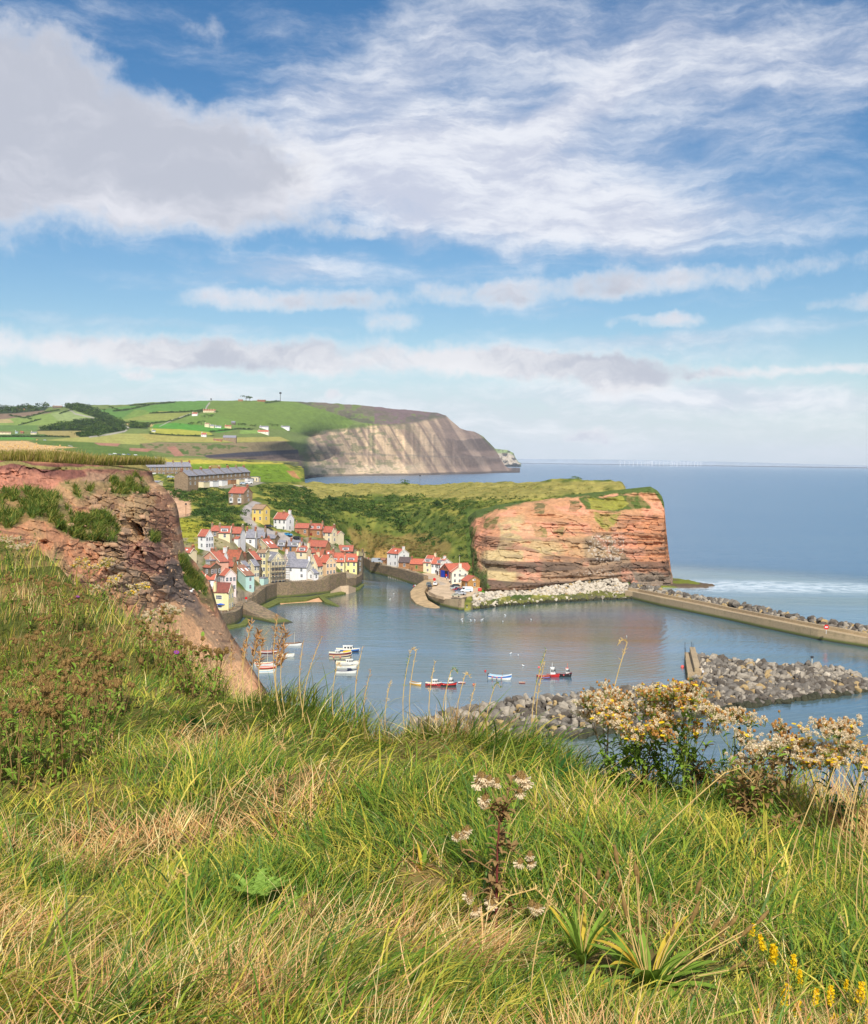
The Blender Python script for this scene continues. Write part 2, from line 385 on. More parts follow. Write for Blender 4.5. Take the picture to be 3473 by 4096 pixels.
cps = [(-500, 1650, 3600), (0, 1640, 3600), (300, 1621, 3700), (600, 1608, 3800), (850, 1602, 3850), (1100, 1602, 3900), (1250, 1640, 3800), (1400, 1617, 4500), (1400, 1680, 4150), (1600, 1637, 4900), (1785, 1662, 5400), (1900, 1727, 5900), (1985, 1802, 6200),
       (0, 1700, 2800), (400, 1700, 2700), (800, 1660, 2900), (1100, 1700, 3100), (1100, 1740, 2700), (0, 1740, 2000), (400, 1740, 1950), (800, 1730, 2300), (1000, 1760, 2250),
       (0, 1770, 1600), (400, 1775, 1550), (700, 1772, 1750), (0, 1810, 1350), (300, 1820, 1250), (600, 1830, 1250), (900, 1840, 1500), (0, 1880, 900), (500, 1890, 850), (900, 1890, 1100), (0, 1990, 600), (900, 1990, 800), (-500, 1800, 1500),
       (1150, 1765, 2700), (1180, 1800, 3000), (1200, 1850, 3050), (1205, 1915, 3050), (1150, 1850, 2600), (1150, 1950, 2600), (1000, 1850, 2000)]
for X, Yt in ((1240, 1745), (1350, 1725), (1500, 1708), (1650, 1712), (1800, 1740), (1900, 1770), (2000, 1850)):
    Yb = np.interp(X, bot[:, 0], bot[:, 1]); d = D0(X, Yb); cps += [(X, Yb, d), (X, (Yb + Yt) / 2, d * 1.02), (X, Yt, d * 1.05)]
cps = np.array(cps, float)
NC, NR = 900, 240
Xc = np.linspace(-500, 2080, NC); Yt_ = np.interp(Xc, top[:, 0], top[:, 1]) + (fbm(np.stack([Xc / 25, Xc * 0, Xc * 0], -1), 3) - .5) * 5; Yb_ = np.interp(Xc, bot[:, 0], bot[:, 1])
tt = np.linspace(0, 1, NR)[:, None]; GX = np.repeat(Xc[None], NR, 0); GY = Yt_[None] * (1 - tt) + np.maximum(Yb_, Yt_ + 1)[None] * tt
GD = rbf(cps[:, :2] * [1, 4], np.log(cps[:, 2]), np.stack([GX, GY * 4], -1), sm=14); GD = np.exp(GD)
f_ = np.stack([GX / 60, GY / 30, GX * 0], -1)
cliffm = ss(GX, 1190, 1240) * ss(GY - np.interp(GX, [1200, 1240, 1300, 1420, 1500, 1640, 1800, 1900, 2000], [1760, 1746, 1722, 1714, 1702, 1694, 1664, 1718, 1820]), -8, 8)
# gullies on the cliffs: ridges running down to the right
u = GX - 0.62 * (GY - 1800); rid = np.abs(fbm(np.stack([u / 42, GY / 300, GX * 0], -1), 4, 3) - .5) * 2
led = fbm(np.stack([GX / 160, (GY - 0.02 * GX) / 9, GX * 0], -1), 3, 9)
GD = GD * (1 + cliffm * ((rid - .35) * 0.010 + (led - .5) * 0.0006)) * (1 + (1 - cliffm) * (fbm(f_, 3, 5) - .5) * 0.006)
G2 = GD.copy()
for j in range(NR - 2, -1, -1): G2[j] = np.maximum(G2[j], G2[j + 1] * (1 + .00018 * (GY[j + 1] - GY[j])))
wm_ = ss(GX, 1230, 1420); GD = GD * (1 - wm_) + G2 * wm_   # no overhangs on the far cliff
V = P(GX, GY, GD)
def C(*rgb): return lin(np.array(rgb, float))
col = np.zeros(GX.shape + (3,)) + C(112, 128, 58)
nz = n2(GX, GY * 2.2, 24, 5, 2); nf = n2(GX, GY * 2, 6, 4, 8); nl = n2(GX, GY * 3, 120, 4, 12)
def field(poly, rgb, soft=2.0):
    global col
    d = dpoly(GX, GY, poly); m = inpoly(GX, GY, poly); w = np.where(m, 1.0, np.clip(1 - d / soft, 0, 1)); col = mixc(col, C(*rgb), w)
field([(-500, 1640), (0, 1650), (160, 1640), (240, 1660), (0, 1680), (-500, 1690)], (132, 108, 84))
field([(-500, 1690), (0, 1680), (240, 1648), (300, 1640), (360, 1650), (400, 1680), (200, 1700), (0, 1700), (-500, 1710)], (128, 150, 62))
field([(205, 1655), (285, 1638), (350, 1665), (360, 1680), (290, 1685), (230, 1680)], (142, 158, 88))
field([(-500, 1680), (40, 1678), (55, 1690), (-500, 1700)], (176, 156, 96))
field([(-500, 1702), (150, 1702), (150, 1722), (-500, 1722)], (98, 128, 56))
field([(380, 1642), (540, 1622), (600, 1635), (560, 1670), (470, 1680)], (92, 132, 50))
field([(540, 1640), (820, 1640), (760, 1665), (640, 1690), (480, 1682)], (116, 142, 52))
field([(700, 1606), (840, 1603), (820, 1640), (600, 1648), (560, 1630)], (94, 136, 48))
field([(640, 1645), (760, 1650), (700, 1680), (490, 1682)], (140, 146, 60))
field([(850, 1602), (1180, 1606), (1300, 1640), (1420, 1690), (1380, 1712), (1200, 1730), (1000, 1700), (860, 1660), (830, 1640)], (108, 132, 46))
field([(760, 1668), (840, 1650), (960, 1690), (1000, 1710), (800, 1706), (680, 1692)], (110, 138, 50))
field([(500, 1693), (600, 1694), (630, 1703), (560, 1710), (520, 1705)], (190, 166, 96))
field([(615, 1700), (700, 1692), (950, 1716), (880, 1730), (760, 1720), (610, 1710)], (84, 148, 40))
field([(600, 1715), (720, 1718), (840, 1730), (850, 1738), (700, 1742), (610, 1735)], (170, 168, 44))
field([(960, 1722), (1060, 1722), (1060, 1732), (960, 1734)], (128, 158, 62))
field([(190, 1760), (480, 1735), (700, 1738), (710, 1750), (560, 1778), (360, 1768)], (162, 160, 74))
field([(560, 1735), (700, 1742), (860, 1752), (1120, 1748), (1160, 1765), (860, 1768), (600, 1765)], (166, 156, 70))
field([(150, 1722), (380, 1722), (400, 1735), (300, 1750), (160, 1745)], (160, 144, 78))
field([(-500, 1735), (180, 1738), (200, 1748), (-500, 1746)], (84, 112, 50)); field([(-500, 1748), (110, 1748), (150, 1757), (-500, 1758)], (96, 150, 52))
field([(-500, 1764), (110, 1765), (160, 1780), (300, 1788), (340, 1792), (220, 1796), (310, 1810), (370, 1825), (300, 1850), (-500, 1850)], (206, 166, 104))
field([(130, 1762), (390, 1772), (500, 1795), (600, 1800), (620, 1840), (370, 1822), (300, 1808), (220, 1796), (330, 1791), (160, 1777)], (94, 118, 44))
field([(560, 1775), (640, 1770), (860, 1775), (1140, 1765), (1185, 1800), (1100, 1812), (900, 1815), (820, 1825), (700, 1820), (600, 1800)], (140, 122, 84))
w = ss(nz, .5, .58) * inpoly(GX, GY, [(560, 1776), (880, 1776), (1000, 1790), (820, 1822), (640, 1810), (560, 1795)]); col = mixc(col, C(88, 108, 46), w)
for poly in ([(380, 1772), (480, 1775), (470, 1784), (400, 1780)], [(670, 1790), (700, 1786), (735, 1822), (700, 1824)], [(520, 1793), (610, 1797), (590, 1806), (520, 1801)]): field(poly, (170, 118, 92), 3)
field([(820, 1826), (960, 1812), (1100, 1808), (1190, 1800), (1205, 1850), (1215, 1990), (1090, 1990), (1000, 1845), (850, 1838)], (124, 104, 88))
field([(820, 1823), (960, 1811), (1060, 1806), (1190, 1800), (1195, 1812), (1000, 1826), (840, 1830)], (72, 70, 78), 3)
field([(470, 1826), (1000, 1838), (1200, 1850), (1200, 1990), (450, 1990)], (150, 146, 64))
# hedges, woods, roads painted as ground cover (woods and hedges also get trees)
HEDGES = [[(40, 1662), (100, 1672), (180, 1650), (240, 1640)], [(75, 1700), (110, 1692), (165, 1676)], [(240, 1655), (260, 1648), (330, 1630)], [(420, 1690), (600, 1695), (690, 1683), (760, 1660), (830, 1640)], [(600, 1653), (745, 1648), (830, 1640)],
          [(600, 1735), (700, 1742), (800, 1745)], [(-200, 1748), (180, 1746), (280, 1748)], [(840, 1728), (950, 1716), (1010, 1718)], [(455, 1645), (510, 1640), (600, 1620)], [(700, 1610), (600, 1618), (520, 1622)], [(1120, 1605), (1060, 1612)]]
for h in HEDGES: col = mixc(col, C(58, 76, 40), np.clip(1.8 - dpoly(GX, GY, h, False) / 1.6, 0, 1) * .85)
WOODS = [[(150, 1722), (250, 1695), (400, 1675), (470, 1685), (500, 1705), (500, 1722), (420, 1733), (330, 1722)], [(-200, 1640), (60, 1630), (200, 1624), (180, 1640), (60, 1652), (-200, 1660)], [(250, 1625), (320, 1620), (400, 1650), (480, 1690), (380, 1668), (300, 1640)], [(305, 1735), (390, 1727), (400, 1745), (320, 1747)], [(525, 1690), (590, 1705), (590, 1713), (520, 1712)]]
for h in WOODS: field(h, (50, 68, 38), 3)
for h, w_ in (([(275, 1640), (290, 1645), (300, 1655), (360, 1668), (400, 1680)], 2.0), ([(490, 1698), (515, 1712), (500, 1725), (440, 1737), (360, 1748)], 2.6), ([(640, 1705), (690, 1680), (760, 1655)], 1.2), ([(838, 1612), (828, 1625), (822, 1640)], 2.2), ([(275, 1782), (290, 1786)], 1.5), ([(620, 1830), (640, 1838), (632, 1850), (615, 1856)], 3)):
    col = mixc(col, C(168, 160, 146), np.clip(1.6 - dpoly(GX, GY, h, False) / w_, 0, 1))
# heather escarpment and rock
esc = inpoly(GX, GY, [(1180, 1606), (1300, 1607), (1800, 1650), (1900, 1725), (1700, 1720), (1560, 1702), (1440, 1690), (1330, 1650)])
col = mixc(col, C(118, 96, 94), esc * ss(nz, .2, .35) * (GX > 1500) + esc * ss(nz, .3, .5) * (GX <= 1500) * .8); col = mixc(col, C(84, 86, 68), esc * ss(nl + .25 * (nz - .5), .54, .62) * .7)
col = mixc(col, C(96, 100, 62), ss(GY - GX * .1, 1482, 1500) * esc * ss(nz, .45, .6) * .6)
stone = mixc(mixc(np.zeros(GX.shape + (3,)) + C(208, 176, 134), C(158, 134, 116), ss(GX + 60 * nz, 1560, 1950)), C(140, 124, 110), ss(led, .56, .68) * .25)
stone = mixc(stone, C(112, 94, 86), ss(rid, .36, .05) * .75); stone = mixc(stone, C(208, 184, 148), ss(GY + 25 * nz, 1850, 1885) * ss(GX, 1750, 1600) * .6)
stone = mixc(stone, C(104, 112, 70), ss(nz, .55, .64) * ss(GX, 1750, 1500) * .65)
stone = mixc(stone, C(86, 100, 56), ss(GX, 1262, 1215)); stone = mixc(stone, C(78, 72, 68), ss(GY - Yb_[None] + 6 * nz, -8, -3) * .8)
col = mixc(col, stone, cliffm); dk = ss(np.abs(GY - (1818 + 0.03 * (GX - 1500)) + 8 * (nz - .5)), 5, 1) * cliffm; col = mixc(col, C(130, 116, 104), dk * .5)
low = ss(GX, 1188, 1200) * ss(GX, 1235, 1205) * ss(GY, 1800, 1830); col = mixc(col, C(110, 92, 82), low * .8)
strat = ss(fbm(np.stack([GX / 40, GY / 4, GX * 0], -1), 3, 4), .48, .6); low2 = inpoly(GX, GY, [(820, 1826), (1190, 1812), (1225, 1990), (1090, 1990)]); col = mixc(col, C(84, 72, 70), strat * low2 * .7)
col = col * .84 + col.mean(-1, keepdims=True) * .13; col = col * (0.82 + 0.36 * nf)[..., None] * (0.9 + .2 * nz)[..., None]
# back of the hills: ground running on behind the skyline
back = []
for k, zz in ((1.06, .97), (1.2, .8), (1.5, .35), (1.8, -.05)):
    b_ = V[0].copy(); b_[:, :2] *= k; b_[:, 2] *= zz; back.append(b_)
Vb = np.concatenate([np.array(back[::-1]), V]); cb = np.concatenate([np.repeat(col[:1], 4, 0), col])
tag(obj('hills', mesh('hills', Vb.reshape(-1, 3), gridfaces(NR + 4, NC)[:, ::-1], ROCKF, col=cb.reshape(-1, 3), smooth=True)), kind='structure')
def hillD(X, Y): return float(np.exp(rbf(cps[:, :2] * [1, 4], np.log(cps[:, 2]), np.array([[X, Y * 4]])))[0])

# the next headland along the coast, and the low coast across the bay
def skyline_land(name, tp, bt, D, depth, rgbs, nc=160, nr=14, amp=.01, seed=0, kind='structure'):
    tp = np.array(tp, float); bt = np.array(bt, float); Xs = np.linspace(tp[0, 0], tp[-1, 0], nc); t = np.linspace(0, 1, nr)[:, None]
    A = np.interp(Xs, tp[:, 0], tp[:, 1])[None] + (n2(Xs, Xs * 0, 14, 3, seed) - .5)[None] * 2.5; B = np.interp(Xs, bt[:, 0], bt[:, 1])[None]; X_ = np.repeat(Xs[None], nr, 0); Y_ = A * (1 - t) + np.maximum(B, A + .5) * t
    nn = n2(X_, Y_ * 2, 20, 4, seed); d = D * (1 + (nn - .5) * amp + (1 - t) * .02); v = P(X_, Y_, d)
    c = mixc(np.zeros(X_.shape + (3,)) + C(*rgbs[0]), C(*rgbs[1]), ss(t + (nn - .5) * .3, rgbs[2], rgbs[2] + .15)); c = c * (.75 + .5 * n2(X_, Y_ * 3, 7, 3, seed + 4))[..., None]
    b1 = v[0].copy(); b1[:, 1] += depth; b1[:, 0] *= (D + depth) / D; b2 = b1.copy(); b2[:, 2] = -3; v = np.concatenate([[b2], [b1], v]); c = np.concatenate([c[:1], c[:1], c])
    return tag(obj(name, mesh(name, v.reshape(-1, 3), gridfaces(nr + 2, nc)[:, ::-1], EARTH, col=c.reshape(-1, 3), smooth=True)), kind=kind)
skyline_land('distant_headland', [(1960, 1790), (1985, 1795), (2030, 1800), (2055, 1812), (2062, 1830), (2075, 1850), (2084, 1856)], [(1960, 1860), (2084, 1857)], 11500, 2500, ((124, 140, 84), (168, 156, 138), .12), 60, 16, .02, 3)
skyline_land('distant_hills', [(1850, 1833), (2200, 1837), (2400, 1838), (2600, 1840), (2850, 1846), (3100, 1852), (3300, 1858), (3473, 1862), (3700, 1866), (3900, 1869)], [(1850, 1849), (3900, 1875)], 30000, 6000, ((138, 154, 168), (142, 158, 170), .5), 120, 5, 0, 9)  # pale blue-grey: extra distance haze put into the hills' own colour
# haze: the air between here and the far coast
hz = MB(); hz.box(-14000, 16000, -30, 37000, -1.0, 620)
hm, hb, ho = new_mat('haze_air'); nt.nodes.remove(hb); pv = N('ShaderNodeVolumePrincipled'); pv.inputs['Density'].default_value = 0.000021; pv.inputs['Color'].default_value = (0.78, 0.86, 1.0, 1); pv.inputs['Anisotropy'].default_value = -0.25
L(pv.outputs[0], ho.inputs['Volume'])
tag(hz.build('haze', hm), kind='stuff')
# ------------------------------------------------------------------ list of houses (used by the ground as well)
# X0 left end, X1 nearest corner, X2 right end, Yb foot of the corner, eave height px, ridge rise px, D or ('z', height), turn (deg), ridge L/R, wall, roof, extras
HOUSES = [
 # --- hillside
 dict(k=(915, 975, 1010, 2010, 36, 24), D=560, t=35, w='stone', r='red', ch=[(.1, .5), (.95, .5)], wl=(2, [1, 2]), bay=1, label='brown stone house with red tiled roof on the green hillside above the village', n='red roofed stone'),
 dict(k=(1009, 1051, 1080, 2088, 50, 17), D=500, t=38, w='yellow', r='tan', ch=[], wl=(2, [1, 2]), wr=(1, [1]), label='bright yellow house with brown roof beside the bend of the lane'),
 dict(k=(1095, 1144, 1177, 2126, 48, 25), D=470, t=36, w='white', r='red', ch=[(.5, .5, .6), (.97, .5, 1.2)], wl=(3, [1, 2]), gate=1, label='tall white three-storey house standing alone beside the parked blue car'),
 dict(k=(1180, 1233, 1238, 2143, 30, 18), D=462, t=13, w='brick', r='red', ch=[(.03, .5)], wl=(2, [1, 2]), label='stone terraced house with plain red roof, left half of the hillside pair'),
 dict(k=(1233, 1286, 1300, 2150, 32, 22), D=456, t=14, w='brick', r='red', ch=[(.08, .5, 1.1), (.95, .5)], wl=(2, [1, 2]), dor=2, label='stone terraced house with two small roof dormers, right half of the hillside pair'),
 dict(k=(1286, 1327, 1348, 2171, 41, 22), D=450, t=34, w='cream', r='red', ch=[(.98, .45)], wl=(2, [1, 2]), wr=(1, [1, 2]), label='cream house with red roof and low rear wing beside the stone pair'),
 dict(k=(1327, 1350, 1376, 2168, 28, 14), D=452, t=40, w='cream', r='red', ch=[], label='low cream rear wing with red catslide roof against the green slope'),
 dict(k=(845, 875, 878, 2150, 26, 20), D=462, t=10, w='stone', r='red', ch=[(.02, .5)], label='small red roofed house at the left end of the row below the grassy bank'),
 dict(k=(875, 920, 923, 2158, 27, 25), D=458, t=10, w='cream', r='red', ch=[(.03, .5)], wl=(1, [1]), dor=1, label='cream fronted house with large roof dormer below the grassy bank'),
 dict(k=(921, 962, 980, 2176, 42, 24), D=452, t=26, w='stone', r='red', ch=[(.03, .5), (.98, .5)], wl=(2, [1]), wing=1, gcol='white', label='stone fronted house with white gable at the right end of its row below the bank'),
 dict(k=(793, 823, 854, 2196, 50, 26), D=440, t=46, w='white', r='red', ch=[], wr=(3, [1]), label='tall narrow white house with red roof against the yellow-green slope'),
 dict(k=(722, 761, 787, 2262, 50, 18), D=425, t=40, w='cream', r='red', ch=[(.95, .5)], sky=1, label='plain cream house with red roof half hidden by the near cliff'),
 dict(k=(680, 704, 725, 2170, 42, 22), D=450, t=50, w='cream', r='red', ch=[], label='pale gable end just showing past the edge of the near cliff'),
 # --- heart of the village
 dict(k=(868, 893, 912, 2262, 30, 28), D=436, t=45, w='white', r='redold', ch=[(.9, .5, 1.2)], label='white gabled cottage with old red roof above the pink house'),
 dict(k=(893, 955, 978, 2268, 30, 36), D=434, t=28, w='stone', r='redold', ch=[(.1, .5), (.85, .4)], label='wide old cottage with mossy rust red roof in mid village'),
 dict(k=(942, 972, 988, 2270, 26, 22), D=430, t=35, w='stone', r='red', ch=[(.95, .5, 1.0)], label='stone cottage with short red roof left of the dark brown gable'),
 dict(k=(905, 932, 946, 2292, 28, 24), D=424, t=40, w='brick', r='red', ch=[(.9, .5)], label='brick cottage with plain red roof between the pink house and slate roofs'),
 dict(k=(966, 1024, 1032, 2300, 60, 34), D=438, t=62, w='darkstone', r='red', ch=[(.2, .5)], ridge='R', wl=(1, [1]), label='dark brown gable with a single white window in mid village'),
 dict(k=(1028, 1062, 1070, 2318, 105, 8), D=440, t=20, w='yellow2', r='tan', ch=[(.1, .5), (.95, .5)], wl=(3, [4]), label='tall yellow house with a band of attic windows under a low tiled roof'),
 dict(k=(985, 1017, 1037, 2314, 50, 24), D=430, t=48, w='cream', r='slate', ridge='R', ch=[], wr=(2, [1]), label='cream house with dark slate roof behind the mint green house'),
 dict(k=(943, 978, 998, 2300, 34, 20), D=427, t=48, w='white', r='slate', ridge='R', ch=[], label='low white building with dark slate roof behind the mint green house'),
 dict(k=(790, 880, 914, 2286, 38, 42), D=420, t=62, w='pink', r='red', ridge='R', ch=[(.6, .25), (.2, .5)], dor=1, label='large salmon pink house with wide gable and red roof'),
 dict(k=(812, 842, 884, 2338, 66, 18), D=413, t=48, w='darkstone', r='redold', ch=[(.3, .5, 1.1)], wr=(3, [2]), flat_top=1, label='dark stone house with glazed roof lantern below the pink house'),
 dict(k=(795, 818, 824, 2330, 20, 24), D=409, t=20, w='white', r='redold', ch=[(.9, .5)], label='small white cottage with steep red roof next to the near cliff'),
 dict(k=(819, 858, 866, 2348, 29, 21), D=408, t=14, w='white', r='redbright', ch=[], label='low white cottage with bright red roof just above the waterfront pub'),
 dict(k=(890, 983, 1017, 2366, 62, 38), D=414, t=58, w='mint', r='tile', ridge='R', ch=[(.12, .45, 1.4)], wr=(1, [3]), wl=(1, [1]), sky=2, label='large mint green house with brown tiled roof'),
 dict(k=(880, 901, 945, 2368, 64, 25), D=408, t=66, w='pinkwhite', r='redbright', ch=[], wr=(3, [1]), wl=(2, [1]), label='tall pale pink gable house with bright red roof beside the mint green one'),
 dict(k=(1016, 1056, 1070, 2357, 42, 0), D=428, t=22, w='mint', r='slate', ch=[], label='flat roofed mint green annex beside the mint green house'),
 dict(k=(997, 1080, 1113, 2235, 42, 34), D=456, t=60, w='cream', r='red', ridge='R', ch=[(.1, .5, .9), (.9, .5)], sky=2, label='wide cream gable house with two red roof strips in the middle of the village'),
 dict(k=(984, 1020, 1026, 2185, 34, 32), D=474, t=12, w='white', r='slate', ch=[(.02, .5), (.95, .5)], label='white house with purple slate roof at the foot of the hill'),
 dict(k=(1022, 1058, 1063, 2182, 30, 30), D=472, t=12, w='stone', r='slate', ch=[(.97, .5, 1.5)], label='stone house with purple slate roof and tall pale chimney'),
 dict(k=(1060, 1100, 1113, 2178, 24, 14), D=474, t=25, w='stone', r='slate', ch=[(.9, .5)], label='low house with blue-grey slate roof just below the lane'),
 dict(k=(1109, 1139, 1144, 2204, 20, 22), D=466, t=14, w='brick', r='slate', ch=[], wl=(1, [2]), dor=1, label='small sandstone house with grey slate roof and one white dormer'),
 dict(k=(1150, 1206, 1212, 2205, 20, 22), D=468, t=12, w='brick', r='slate', ch=[(.2, .3), (.95, .5)], dor=1, label='sandstone house with wide grey slate roof below the lane'),
 dict(k=(1228, 1302, 1322, 2214, 26, 24), D=470, t=34, w='brick', r='red', ch=[(.02, .5)], wl=(1, [1]), label='long stone barn-like house with sloping bright red roof'),
 dict(k=(1049, 1084, 1140, 2338, 92, 34), D=445, t=60, w='cream', r='slate', ch=[], wr=(4, [2]), sky=1, label='tall cream gabled house wrapped in scaffolding'),
 dict(k=(1134, 1152, 1186, 2262, 26, 26), D=476, t=62, w='pinkwhite', r='slate', ridge='R', ch=[(.1, .5, 1.3)], label='pale pink cottage with grey slate roof behind the scaffolding'),
 dict(k=(1186, 1226, 1238, 2262, 54, 22), D=482, t=26, w='cream', r='red', ch=[(.1, .5, 1.1), (.97, .5, 1.4)], dor=1, wl=(1, [1]), label='cream house with red roof, broad white dormer and two pale chimneys'),
 dict(k=(1234, 1243, 1258, 2250, 40, 16), D=486, t=50, w='yellow2', r='red', ridge='R', ch=[], wr=(1, [1]), label='narrow yellow house wedged between red roofs'),
 dict(k=(1252, 1290, 1298, 2246, 22, 26), D=494, t=20, w='stone', r='redold', ch=[(.2, .5), (.6, .5)], label='cottage with plain darker red roof in the upper waterfront rows'),
 dict(k=(1290, 1332, 1338, 2246, 20, 22), D=496, t=14, w='stone', r='red', ch=[(.9, .5)], sky=1, label='cottage with red roof and one roof light behind the cream gable'),
 dict(k=(1143, 1226, 1250, 2316, 45, 32), D=('z', 6.8), t=16, w='white', r='slate', ch=[(.99, .5, 1.4)], wl=(2, [3]), label='long white harbour cottage with patched grey slate roof'),
 dict(k=(1148, 1168, 1191, 2322, 34, 0), D=('z', 5.8), t=45, w='cream', r='slate', ch=[], wr=(1, [2]), wl=(1, [1]), label='flat roofed cream annex beside the long white cottage'),
 dict(k=(1230, 1256, 1274, 2322, 28, 16), D=('z', 6.2), t=50, w='white', r='slate', ridge='R', ch=[], wr=(1, [1]), label='low white lean-to with slate roof at the end of the long cottage'),
 dict(k=(1234, 1270, 1291, 2306, 42, 42), D=('z', 7.2), t=40, w='cream', r='redbright', ch=[(.95, .45, 1.1)], ridge='R', wr=(2, [1]), label='cream harbour house with broad bright red hipped roof'),
 dict(k=(1272, 1305, 1344, 2304, 52, 28), D=('z', 7.0), t=50, w='peach', r='redbright', ch=[(.95, .5, .9)], wr=(3, [2]), label='peach gabled harbour house with small arched door'),
 dict(k=(1330, 1377, 1380, 2294, 47, 34), D=('z', 6.4), t=7, w='yellow2', r='redbright', ch=[(.02, .5), (.98, .5)], dor=2, dorw='white', wl=(2, [1]), label='yellow harbour house with two white gabled dormers'),
 dict(k=(1380, 1428, 1437, 2297, 50, 30), D=('z', 5.3), t=12, w='yellow3', r='redbright', ch=[(.97, .5, 1.2)], dor=1, wl=(2, [2]), gcol='darkstone', label='lemon yellow house at the right-hand corner of the harbour wall'),
 dict(k=(1354, 1411, 1415, 2232, 27, 22), D=532, t=6, w='darkstone', r='red', ch=[], dor=1, label='dark brick house with plain red roof behind the yellow harbour houses'),
 dict(k=(1406, 1450, 1453, 2290, 66, 15), D=536, t=6, w='darkstone', r='olive', ch=[(.95, .5, 1.3)], wl=(2, [1]), label='olive roofed dark stone house at the mouth of the stream'),
 dict(k=(848, 914, 931, 2443, 72, 38), D=('z', 4.0), t=22, w='yellow2', r='tile2', ch=[(.1, .15, 1.6)], wl=(2, [3]), wr=(2, [1]), gap=1, label='yellow waterfront pub with brown-red roof on the curved harbour wall'),
 # --- the far bank
 dict(k=(1548, 1593, 1637, 2268, 51, 20), D=('z', 5.2), t=46, w='white', r='redbright', ch=[(.05, .5), (.97, .5, 1.2)], wl=(2, [2]), wr=(1, [0, 1]), sky=1, label='white detached house with red roof across the stream'),
 dict(k=(1520, 1540, 1548, 2255, 14, 8), D=('z', 5.7), t=30, w='brick', r='tile', ch=[], label='small orange brick shed next to the parked grey van'),
 dict(k=(1594, 1642, 1646, 2276, 26, 20), D=('z', 5.6), t=14, w='brick', r='slatebrown', ch=[], wl=(1, [3]), label='low stone cottage with dark brown roof across the stream'),
 dict(k=(1640, 1693, 1697, 2285, 28, 20), D=('z', 5.2), t=14, w='brick', r='redbright', ch=[(.05, .5)], wl=(1, [3]), wc='limewin', label='low stone cottage with red roof and green framed windows'),
 dict(k=(1693, 1726, 1760, 2292, 40, 28), D=('z', 4.6), t=18, w='cream', r='redbright', ch=[(.95, .5, 1.2)], dor=1, wl=(1, [1]), label='cream cottage with dark bay window and slate dormer across the stream'),
 dict(k=(1725, 1751, 1772, 2296, 40, 24), D=('z', 4.4), t=24, w='white', r='redbright', ch=[], wl=(2, [2]), label='narrow white cottage left of the lifeboat station'),
 dict(k=(1747, 1762, 1812, 2302, 44, 22), D=('z', 4.3), t=48, w='white', r='redbright', ch=[(.4, .5, 1.2)], wl=(2, [1]), dor=1, label='white cottage with projecting dormer directly behind the lifeboat station'),
 dict(k=(1757, 1801, 1893, 2318, 30, 32), D=('z', 4.0), t=60, w='brickred', r='redbright', ridge='R', ch=[], lifeboat=1, label='red roofed lifeboat station with open blue doors'),
 dict(k=(1801, 1808, 1872, 2336, 45, 24), D=('z', 3.8), t=76, w='creamwhite', r='redbright', ch=[(.95, .5, 1.3)], wr=(3, [1]), label='white gabled harbour house right of the lifeboat station'),
 dict(k=(1845, 1872, 1926, 2356, 30, 21), D=('z', 3.6), t=60, w='ochre', r='redbright', ch=[], label='orange sandstone building with red roof at the foot of the headland'),
]
def vD(X, Y):                     # the village slope climbs back from the harbour front at about 23 degrees
    d0 = np.interp(X, [800, 900, 983, 1056, 1110, 1226, 1305, 1377, 1430], [398, 405, 438, 462, 476, 486, 496, 511, 520]); z0 = np.interp(X, [800, 900, 983, 1056, 1110, 1226, 1305, 1377, 1430], [4, 4.5, 5.9, 5.1, 5, 6.8, 7, 6.6, 5.5])
    return float((CAMZ - z0 + .42 * d0) / (.42 + (Y - YH(X)) / F))
def Dof(h, X, Y):
    d = h['D']
    if isinstance(d, tuple): return (CAMZ - d[1]) * F / (Y - YH(X))
    return max(d, vD(X, Y)) if X < 1460 else d
# ------------------------------------------------------------------ village ground, hillside and top of the headland: one true height field
wl = lambda pts: [tuple(PZ(x, y, 0)[:2]) for x, y in pts]
SHORE_V = [(500, 2760), (800, 2545), (862, 2525), (905, 2512), (940, 2500), (962, 2486), (972, 2470), (972, 2452), (992, 2440), (1028, 2432), (1060, 2418), (1068, 2408), (1108, 2392), (1222, 2384), (1262, 2379), (1316, 2373), (1350, 2366), (1425, 2350), (1447, 2336), (1452, 2310), (1458, 2286)]
SHORE_C = [(1440, 2262), (1480, 2290), (1530, 2302), (1600, 2322), (1660, 2341), (1690, 2352), (1696, 2368), (1716, 2400), (1762, 2421), (1846, 2441), (1868, 2443), (2000, 2422), (2200, 2408), (2400, 2400), (2500, 2385), (2530, 2352)]
back_pts = [P(2612, 2340, 556), P(2600, 2200, 585), P(2560, 2100, 640), P(2300, 2000, 740), P(1800, 2000, 800), P(1230, 2000, 830), P(1222, 1960, 930), P(1140, 1900, 1010), P(900, 1900, 1040), P(300, 1900, 1040), P(100, 2100, 420)]
LANDPOLY = wl(SHORE_V) + wl(SHORE_C) + [tuple(p[:2]) for p in back_pts]
g = []   # ground control points X, Y, D
for h in HOUSES:
    x0, x1, x2, yb = h['k'][:4]; d = Dof(h, x1, yb); g.append((x1, yb, d))
    p = P(x1, yb, d); w_ = (x1 - x0) * d / F; q = p + np.array([-w_ * .6, 6, .4])
    a, b, c = proj(q); g.append((a, b, q[1]))
def zc_(X, Y, z): return (X, Y, (CAMZ - z) * F / (Y - YH(X)))
g += [zc_(880, 2462, 4), zc_(950, 2455, 4), zc_(970, 2420, 4.2), zc_(1000, 2392, 5), zc_(1062, 2352, 4.8), zc_(1112, 2337, 4.8), zc_(1200, 2327, 5.8), zc_(1280, 2322, 6.2), zc_(1350, 2306, 6.2), zc_(1430, 2305, 5.2), (300, 1872, 1000), (600, 1872, 1000), (900, 1876, 1000), (1100, 1885, 1020), (0, 1872, 1000)]
